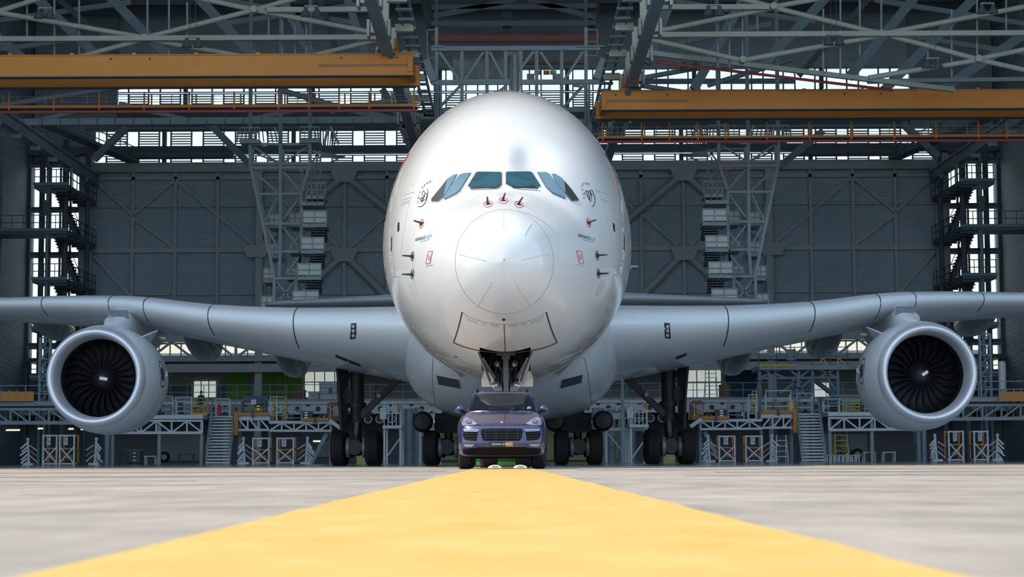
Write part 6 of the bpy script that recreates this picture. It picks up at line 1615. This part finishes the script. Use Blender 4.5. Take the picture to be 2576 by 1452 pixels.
def frame_stand(x, d, z, w_, h, m_, label, cat='stand', n=4):
    a = P(x, 1000, d); t = thing('rail_stand', (a.x, d, z), label, cat)
    for q in (-.5, .5):
        MB().box((a.x + q * w_ - .03, d, z), (a.x + q * w_ + .03, d + .06, z + h)).build('upright', m_, t); MB().box((a.x + q * w_ - .03, d + .5, z), (a.x + q * w_ + .03, d + .56, z + h * .8)).build('upright', m_, t)
    for k in range(n): zz = z + h * (k + 1) / n; MB().box((a.x - w_ / 2, d, zz - .05), (a.x + w_ / 2, d + .05, zz)).build('bar', m_, t)
    MB().box((a.x - w_ / 2, d, z), (a.x + w_ / 2, d + .56, z + .05)).build('foot', m_, t)
z1 = DOCK[(-1, 'in1')][2]; z2 = DOCK[(-1, 'in2')][2]; zm = DOCK[(-1, 'mid')][2]
frame_stand(703, 122.5, z2, .8, 1.6, 'yellow', 'yellow tubular frame standing on the lower dock at photo left')
frame_stand(688, 122.2, z2, .4, 1.6, 'dock_white', 'narrow pale control stand next to the yellow frame at photo left')
frame_stand(735, 122.6, z2, 1.2, 1.0, 'dock_grey', 'grey railed trolley on the lower dock at photo left')
frame_stand(462, 122.4, zm, 1.0, 1.2, 'dock_white', 'white rail stand beside the yellow gate at photo left')
frame_stand(411, 122.6, zm, 1.2, 1.25, 'dock_white', 'wide white rail stand at the engine end of the left dock', n=3)
frame_stand(560, 124.2, P(566, 1048, 123).z, .9, 1.2, 'dock_white', 'white railing frame at the head of the left stairs', n=3)
frame_stand(1852, 122.5, z2, 1.0, 1.3, 'dock_grey', 'grey railed trolley on the lower dock at photo right')
frame_stand(1893, 122.2, z2, .5, 1.6, 'dock_white', 'narrow pale control stand on the right dock beside the bumper')
frame_stand(1899, 123.4, z1, .3, 1.5, 'yellow', 'slim yellow post stand on the right dock')
frame_stand(1958, 122.6, z1, 1.6, 1.5, 'dock_white', 'tall white rail stand behind the right dock bumper', n=3)
frame_stand(2024, 124.2, P(566, 1048, 123).z, 1.0, 1.4, 'dock_white', 'white railing frame at the head of the right stairs', n=3)
frame_stand(2092, 122.3, zm, 1.0, .9, 'dock_white', 'low white rail stand in front of the right workbench', n=2)
def crate(x0, x1, y0, y1, d, m_, label, cat='crate', zbase=None, lab=None):
    a, b = P(x0, y1, d), P(x1, y0, d); z0 = a.z if zbase is None else zbase
    t = thing('crate' if cat == 'crate' else 'box', ((a.x + b.x) / 2, d, z0), label, cat)
    MB().box((a.x, d, z0), (b.x, d + 1.0, b.z - .06)).build('body', m_, t); MB().box((a.x - .04, d - .04, b.z - .08), (b.x + .04, d + 1.04, b.z)).build('lid', m_, t)
    for u in (.33, .66): MB().box((a.x - .01, d - .02, z0 + (b.z - z0) * u - .02), (b.x + .01, d, z0 + (b.z - z0) * u + .02)).build('batten', 'steel_mid' if m_ != 'brown_box' else 'brown_box', t)
    if lab: MB().box((a.x + (b.x - a.x) * .45, d - .03, z0 + (b.z - z0) * .35), (a.x + (b.x - a.x) * .62, d - .005, z0 + (b.z - z0) * .65)).build('label', lab, t)
crate(803, 856, 962, 994, 147, 'white_plastic', 'large white crate with a blue label on the mezzanine at photo left', zbase=4.9, lab='blue_label')
crate(776, 801, 986, 998, 147, 'white_plastic', 'low white crate next to the large white crate on the mezzanine', zbase=4.9, lab='yellow')
crate(733, 766, 981, 998, 147.2, 'brown_box', 'brown cardboard box on the mezzanine below the engine pylon pod', 'box', zbase=4.9)
crate(925, 943, 965, 985, 147, 'brown_box', 'brown box on the mezzanine beside the left wing gear leg', 'box', zbase=4.9, lab='blue_label')
crate(1812, 1837, 968, 986, 147, 'brown_box', 'brown board box on the mezzanine beside the blue wall', 'box', zbase=4.9)
def step_ladder(x, d, z, h, m_, label, w_=.7):
    a = P(x, 1000, d); t = thing('step_ladder', (a.x, d, z), label, 'ladder')
    for q in (-.5, .5):
        MB().bar((a.x + q * w_, d, z), (a.x + q * w_ * .8, d + .5, z + h), .05, .07).build('rail', m_, t); MB().bar((a.x + q * w_, d + 1.0, z), (a.x + q * w_ * .8, d + .6, z + h * .7), .05, .05).build('back_leg', m_, t)
    n = int(h / .3)
    for k in range(1, n): u = k / n; MB().box((a.x - w_ * .46, d + .5 * u - .05, z + h * u - .02), (a.x + w_ * .46, d + .5 * u + .1, z + h * u + .02)).build('rung', m_, t)
step_ladder(706, 153, 4.9, 2.3, 'pale_grey', 'grey ladder leaning by the green wall on the mezzanine')
step_ladder(1790, 149, 4.9, 2.3, 'steel_mid', 'grey step ladder in front of the daylit window on the mezzanine', 1.0)
step_ladder(2116, 121, 0, 2.0, 'yellow', 'yellow step ladder on the floor behind the right stairs', .9)
step_ladder(1966, 114.5, 0, 1.6, 'dock_white', 'small white step stand by the right stairs', .7)
def table(x0, x1, d, h, m_, label):
    a, b = P(x0, 1150, d), P(x1, 1150, d); t = thing('table', ((a.x + b.x) / 2, d, 0), label, 'table')
    MB().box((a.x, d, h - .06), (b.x, d + .7, h)).build('top', m_, t)
    for x in (a.x + .05, b.x - .05):
        for yy in (d + .05, d + .65): MB().box((x - .03, yy - .03, 0), (x + .03, yy + .03, h - .06)).build('leg', m_, t)
table(297, 324, 126, .75, 'blue_metal', 'dark green table on the floor below the left engine dock')
table(363, 392, 122, .55, 'dock_white', 'small white table on the floor below the left dock')
table(446, 486, 126, .7, 'blue_metal', 'dark workbench table on the floor left of the stairs')
table(2172, 2204, 122, .6, 'dock_white', 'small white table on the floor right of the stairs')
table(2222, 2254, 122, .6, 'dock_white', 'second white table on the floor near the right pipe legs')
for k in range(9):
    a = P(2074 + k * 10.6, 1160, 119)
    t = thing('stool', (a.x, 119, 0), 'low white stool behind the right stairs, %s from the stairs' % ('first', 'second', 'third', 'fourth', 'fifth', 'sixth', 'seventh', 'eighth', 'ninth')[k], 'stool', 'row of low white stools')
    MB().box((a.x - .1, 119, .38), (a.x + .1, 119.3, .42)).build('seat', 'dock_white' if k % 3 else 'dock_grey', t)
    for q in (-.08, .08):
        for yy in (119.02, 119.28): MB().box((a.x + q - .02, yy - .02, 0), (a.x + q + .02, yy + .02, .38)).build('leg', 'dock_white', t)
for (x, y, d, lb, r_) in ((414, 1128, 126, 'dark hose reel on the floor below the left dock', .36), (2157, 1131, 124, 'spare tyre leaning on the floor behind the right stairs', .42)):
    a = P(x, y, d); z = r_ if 'tyre' in lb else a.z
    o = thing('hose_reel' if 'reel' in lb else 'spare_tyre', (a.x, d, 0), lb, 'reel' if 'reel' in lb else 'tyre')
    zz = r_ + (.12 if 'reel' in lb else 0)
    MB().lathe([(-.1, r_ * .55), (-.12, r_ * .8), (-.06, r_), (.06, r_), (.12, r_ * .8), (.1, r_ * .55), (-.1, r_ * .55)], (a.x, d, zz), (0, 1, 0), 28).build('rim', 'rubber', o, smooth=40)
    MB().lathe([(-.09, 0), (-.09, r_ * .5), (.09, r_ * .5), (.09, 0)], (a.x, d, zz), (0, 1, 0), 18).build('hub', 'gear_steel', o, smooth=40)
    if 'reel' in lb:
        for q in (-.3, .3): MB().box((a.x + q - .03, d - .05, 0), (a.x + q + .03, d + .05, .5)).build('stand', 'steel_dark', o)
# orange barriers on the outer docks, lattice masts, white tank
for s, x0, x1 in ((-1, -60, 87), (1, 2513, 2640)):
    a, b = P(x0, 1010, 119.6), P(x1, 985, 119.6); t = thing('barrier', ((a.x + b.x) / 2, 119.6, a.z), 'orange panel barrier on the outer dock at photo ' + SIDE[s], 'barrier', 'orange dock barriers')
    n = 7
    for k in range(n): xa = a.x + (b.x - a.x) * k / n; MB().box((xa + .03, 119.5, a.z), (xa + (b.x - a.x) / n - .03, 119.56, b.z)).build('panel', 'crane_orange', t); MB().box((xa - .03, 119.45, a.z - .05), (xa + .03, 119.6, b.z + .1)).build('post', 'dock_grey', t)
for s in (-1, 1):
    g_ = side_fn(s); xl, xr, _ = span(101, 127, 900, 126, s); z0, z1 = P(100, 1011, 126).z, P(100, 850, 126).z
    t = thing('lattice_mast', ((xl + xr) / 2, 126, 0), 'slim grey lattice mast beside the engine at photo ' + SIDE[s], 'mast', 'lattice masts')
    for x in (xl, xr): MB().box((x - .08, 125.9, 0), (x + .08, 126.1, z1)).build('post', 'steel_mid', t)
    nn = 6
    for k in range(nn): za, zc = z0 + (z1 - z0) * k / nn, z0 + (z1 - z0) * (k + 1) / nn; MB().bar((xl, 126, za), (xr, 126, zc), .06, .07).build('brace', 'steel_mid', t); MB().box((xl, 125.95, zc - .05), (xr, 126.05, zc + .03)).build('rung', 'steel_mid', t)
a, b = P(2512, 980, 123), P(2531, 912, 123)
t = thing('tank', ((a.x + b.x) / 2, 123, a.z), 'tall white cylindrical tank beside the right engine', 'tank')
MB().lathe([(0, 0), (0, .24), (b.z - a.z, .24), (b.z - a.z + .08, .15), (b.z - a.z + .1, 0)], ((a.x + b.x) / 2, 123, a.z), (0, 0, 1), 20).build('shell', 'white_plastic', t, smooth=40)
MB().box(((a.x + b.x) / 2 - .2, 122.8, 3.86), ((a.x + b.x) / 2 + .2, 123.2, a.z)).build('pedestal', 'steel_mid', t)
# fluorescent tubes under the docks
for k, (x, y, L_) in enumerate(((32, 1083, 34), (101, 1079, 12), (178, 1080, 12), (207, 1081, 8), (232, 1083, 8), (800, 1111, 24), (1415, 1060, 20))):
    dd = 122.0 if x < 400 else (123.0 if x < 1000 else 148.0); a, b = P(x - L_ / 2, y, dd), P(x + L_ / 2, y, dd); zt_ = 3.72 if x < 400 else (2.55 if x < 1000 else 4.46)
    o = MB().box((a.x, dd, a.z - .03), (b.x, dd + .08, a.z + .03)).build('light_fitting', 'light_tube'); tag(o, 'small warm fluorescent tube glowing under the docks, number %s from photo left' % ('one', 'two', 'three', 'four', 'five', 'six', 'seven')[k], 'lamp', 'fluorescent tubes under the docks')
    MB().box((a.x - .03, dd + .08, a.z - .02), (b.x + .03, dd + .14, a.z + .09)).build('housing', 'dock_white', o)
    MB().tube(((a.x + b.x) / 2, dd + .11, a.z + .09), ((a.x + b.x) / 2, dd + .11, zt_), .015, 6).build('wire', 'steel_dark', o)
# fire extinguisher and red stand lights
for (x, zb, lb) in ((551, zm, 'red fire extinguisher on the left dock by the stairs'),):
    a = P(x, 1030, 121.8); t = thing('fire_extinguisher', (a.x, 121.8, zb), lb, 'extinguisher')
    MB().lathe([(0, 0), (0, .11), (.6, .11), (.68, .05), (.72, .04), (.72, 0)], (a.x, 121.8, zb), (0, 0, 1), 14).build('cylinder', 'red', t, smooth=40); MB().bar((a.x, 121.8, zb + .7), (a.x + .12, 121.75, zb + .76), .03).build('lever', 'black', t)
# raised steel work platform on the photo's right
t = thing('work_platform', (P(2010, 1000, 128).x, 128, 0), 'raised dark steel work platform with railings behind the right wing', 'platform')
a, b = P(1905, 923, 128), P(2127, 917, 128); z = P(2000, 921, 128).z
MB().box((a.x, 127, z - .3), (b.x, 131, z)).build('deck', 'steel_mid', t)
MB().box((a.x, 126.9, z - .08), (P(1995, 920, 128).x, 127, z + .05)).build('edge_strip', 'yellow', t)
railing(t, a.x, b.x, 127.05, z, 1.2, 'steel_dark', 1.1)
for x in (1912, 1950, 2010, 2045, 2108): p = P(x, 1000, 127.5); MB().box((p.x - .1, 127.4, 0), (p.x + .1, 127.6, z - .3)).build('leg', 'steel_blue', t)
for (p_, q_) in (((1905, 925), (1975, 950)), ((1975, 925), (1912, 950)), ((1980, 925), (2010, 950)), ((2045, 925), (2010, 950)), ((2050, 925), (2105, 950)), ((2108, 925), (2060, 950)), ((1990, 950), (2030, 1000)), ((2080, 950), (2105, 985)), ((2040, 955), (1990, 995)), ((1912, 955), (1900, 995)), ((2010, 955), (1960, 990))):
    MB().bar(P(p_[0], p_[1], 127.4), P(q_[0], q_[1], 127.4), .12, .14).build('brace', 'steel_blue', t)
MB().bar(P(1905, 952, 127.4), P(2110, 950, 127.4), .15, .15).build('chord', 'steel_blue', t)
for (p_, q_) in (((2060, 880), (2080, 918)), ((2058, 893), (2090, 893)), ((2060, 915), (2085, 880)), ((2108, 900), (2128, 918)), ((2108, 895), (2108, 920))): MB().bar(P(p_[0], p_[1], 127.2), P(q_[0], q_[1], 127.2), .07, .07).build('yellow_brace', 'yellow', t)
p = P(1990, 892, 128); MB().box((p.x - .3, 127.8, p.z - .4), (p.x + .3, 128.2, p.z + .35)).build('control_box', 'steel_mid', t); MB().box((p.x - .05, 127.9, z), (p.x + .05, 128.1, p.z - .4)).build('box_post', 'steel_mid', t)
MB().bar(P(2040, 950, 129), P(2105, 1000, 129), .6, .25).build('gangway', 'steel_blue', t)
# small slatted step hanging beside the fuselage
for (x0, x1, y, lb) in ((1572, 1606, 668, 'small grey platform ledge poking out behind the fuselage'),):
    a, b = P(x0 - 4, y, 118), P(x1, y, 118); t = thing('ledge_platform', ((a.x + b.x) / 2, 118, a.z), lb, 'platform', kind=None)
    MB().box((a.x, 118, a.z - .12), (b.x, 119.2, a.z)).build('deck', 'dock_white', t); MB().box((a.x, 118, a.z - .3), (b.x - .4, 118.2, a.z - .12)).build('bracket', 'steel_mid', t)
    MB().box((a.x - .15, 118.4, a.z - .4), (a.x, 118.6, 0) if False else (a.x, 118.6, a.z)).build('arm', 'steel_mid', t)
    MB().box((a.x - .2, 118.4, 0), (a.x, 118.7, a.z)).build('post', 'steel_mid', t)

# ------------------------------------------------------------ tool trolleys and a worker on the docks
def trolley(x, d, z, wd, h, m_, label):
    a = P(x, 1040, d); t = thing('tool_trolley', (a.x, d, z), label, 'trolley')
    MB().box((a.x - wd / 2, d, z + .12), (a.x + wd / 2, d + .5, z + h)).build('body', m_, t)
    MB().box((a.x - wd / 2 - .03, d - .03, z + h), (a.x + wd / 2 + .03, d + .53, z + h + .05)).build('top', 'steel_mid', t)
    for k in range(3): 
        zz = z + .16 + (h - .2) * k / 3; dr = MB().box((a.x - wd / 2 + .04, d - .02, zz), (a.x + wd / 2 - .04, d, zz + (h - .2) / 3 - .04)).build('drawer', m_, t)
        MB().box((a.x - .1, d - .05, zz + .1), (a.x + .1, d - .02, zz + .13)).build('handle', 'chrome', dr)
    for q in (-1, 1):
        for yy in (d + .06, d + .44): MB().tube((a.x + q * (wd / 2 - .08) - .02, yy, z + .06), (a.x + q * (wd / 2 - .08) + .02, yy, z + .06), .06, 10).build('castor', 'rubber', t, smooth=40)
    MB().tube((a.x + wd / 2, d + .05, z + h * .9), (a.x + wd / 2 + .12, d + .05, z + h + .15), .02, 6).build('push_bar', 'steel_mid', t)
z1 = DOCK[(-1, 'in1')][2]; z2 = DOCK[(-1, 'in2')][2]; zm = DOCK[(-1, 'mid')][2]
for (x, d, z, wd, h, m_, lb) in ((385, 121.8, zm, .8, .75, 'steel_dark', 'dark tool trolley at the engine end of the left dock'), (445, 123.2, zm, .6, .9, 'blue_metal', 'blue tool trolley between rail stands on the left dock'), (497, 123.6, zm, .5, .7, 'brown_box', 'brown tool trolley behind the yellow gate at photo left'),
                                 (650, 124.2, z1, .6, .8, 'yellow', 'yellow tool trolley beside the blue bench at photo left'), (720, 123.6, z2, .9, .5, 'steel_dark', 'low dark tool trolley on the lower dock at photo left'), (770, 123.4, z2, .8, .65, 'steel_dark', 'dark tool trolley near the red cabin at photo left'),
                                 (1815, 123.4, z2, .8, .65, 'steel_dark', 'dark tool trolley near the red cabin at photo right'), (1868, 123.6, z2, .9, .5, 'steel_dark', 'low dark tool trolley on the lower dock at photo right'), (1990, 124.2, z1, .5, .8, 'yellow', 'yellow tool trolley near the stair head at photo right'),
                                 (2105, 124.0, zm, .7, .8, 'blue_metal', 'blue tool trolley beside the yellow gate at photo right'), (2180, 123.0, zm, .7, .7, 'steel_dark', 'dark tool trolley at the engine end of the right dock'),
                                 (340, 124, 0, .8, .9, 'steel_dark', 'dark tool trolley on the floor below the left dock'), (2130, 124.5, 0, .8, .8, 'steel_dark', 'dark tool trolley on the floor behind the yellow ladder')):
    trolley(x, d, z, wd, h, m_, lb)
mat('overall', (0.03, 0.035, 0.06), 0.8)
mat('skin', (0.45, 0.28, 0.20), 0.6)
mat('hair', (0.02, 0.015, 0.012), 0.7)
def person(x, d, z, h, label):
    a = P(x, 1000, d)
    V = [((0, 0, .53), .085), ((0, 0, .62), .09), ((0, 0, .74), .105), ((0, 0, .815), .075), ((0, 0, .855), .034), ((0, -.012, .90), .052), ((0, -.012, .955), .052),
         ((.105, 0, .80), .042), ((.135, -.02, .64), .032), ((.12, -.10, .53), .026), ((.11, -.14, .49), .02), ((.115, -.165, .465), .016),
         ((-.105, 0, .80), .042), ((-.135, -.02, .64), .032), ((-.12, -.10, .53), .026), ((-.11, -.14, .49), .02), ((-.115, -.165, .465), .016),
         ((.05, 0, .49), .06), ((.058, -.012, .27), .045), ((.06, .01, .05), .032), ((.065, -.07, .02), .026),
         ((-.05, 0, .49), .06), ((-.058, -.012, .27), .045), ((-.06, .01, .05), .032), ((-.065, -.07, .02), .026)]
    E = [(0, 1), (1, 2), (2, 3), (3, 4), (4, 5), (5, 6), (3, 7), (7, 8), (8, 9), (9, 10), (10, 11), (3, 12), (12, 13), (13, 14), (14, 15), (15, 16), (0, 17), (17, 18), (18, 19), (19, 20), (0, 21), (21, 22), (22, 23), (23, 24)]
    me = bpy.data.meshes.new('person'); me.from_pydata([tuple(c * h for c in v) for v, r in V], E, []); o = bpy.data.objects.new('person', me); C.objects.link(o)
    sk = o.modifiers.new('skin', 'SKIN'); ss = o.modifiers.new('smooth', 'SUBSURF'); ss.levels = ss.render_levels = 1
    for i, (v, r) in enumerate(V): me.skin_vertices[0].data[i].radius = (r * h, r * h * .9); me.skin_vertices[0].data[i].use_root = (i == 0)
    me.update(); dg = bpy.context.evaluated_depsgraph_get(); m2 = bpy.data.meshes.new_from_object(o.evaluated_get(dg)); bpy.data.objects.remove(o)
    m2.materials.clear(); m2.materials.append(MATS['overall']); m2.materials.append(MATS['skin'])
    for p in m2.polygons:
        p.use_smooth = True; c = p.center / h; p.material_index = 1 if c.z > .845 or (abs(c.x) > .09 and c.z < .52 and c.y < -.09) else 0
    o = bpy.data.objects.new('person', m2); C.objects.link(o); o.location = (a.x, d, z - min(v.co.z for v in m2.vertices)); WM[o.name] = Matrix.Translation(o.location)
    tag(o, label, 'person')
    hp = MB()
    hp.lathe([(-.01, .052), (.03, .056), (.06, .045), (.078, .02), (.082, 0)], (0, 0.008 / 1, .945), (0, 0, 1), 14); hp.v = [tuple(c * h for c in v) for v in hp.v]
    hp.build('hair', 'hair', o, smooth=60, local=True)
    for q in (-1, 1):   # fingers
        f_ = MB()
        for k in range(4): f_.tube((q * (.105 + .006 * k), -.165, .462 - .002 * k), (q * (.104 + .006 * k), -.178 - .003 * (k % 2), .435), .0032, 6, .0025)
        f_.tube((q * .10, -.155, .475), (q * .092, -.172, .455), .0035, 6, .003); f_.v = [tuple(c * h for c in v) for v in f_.v]
        f_.build('fingers', 'skin', o, smooth=60, local=True)
person(506, 124.4, zm, 1.62, 'person in dark work clothes standing on the left dock behind the yellow gate')
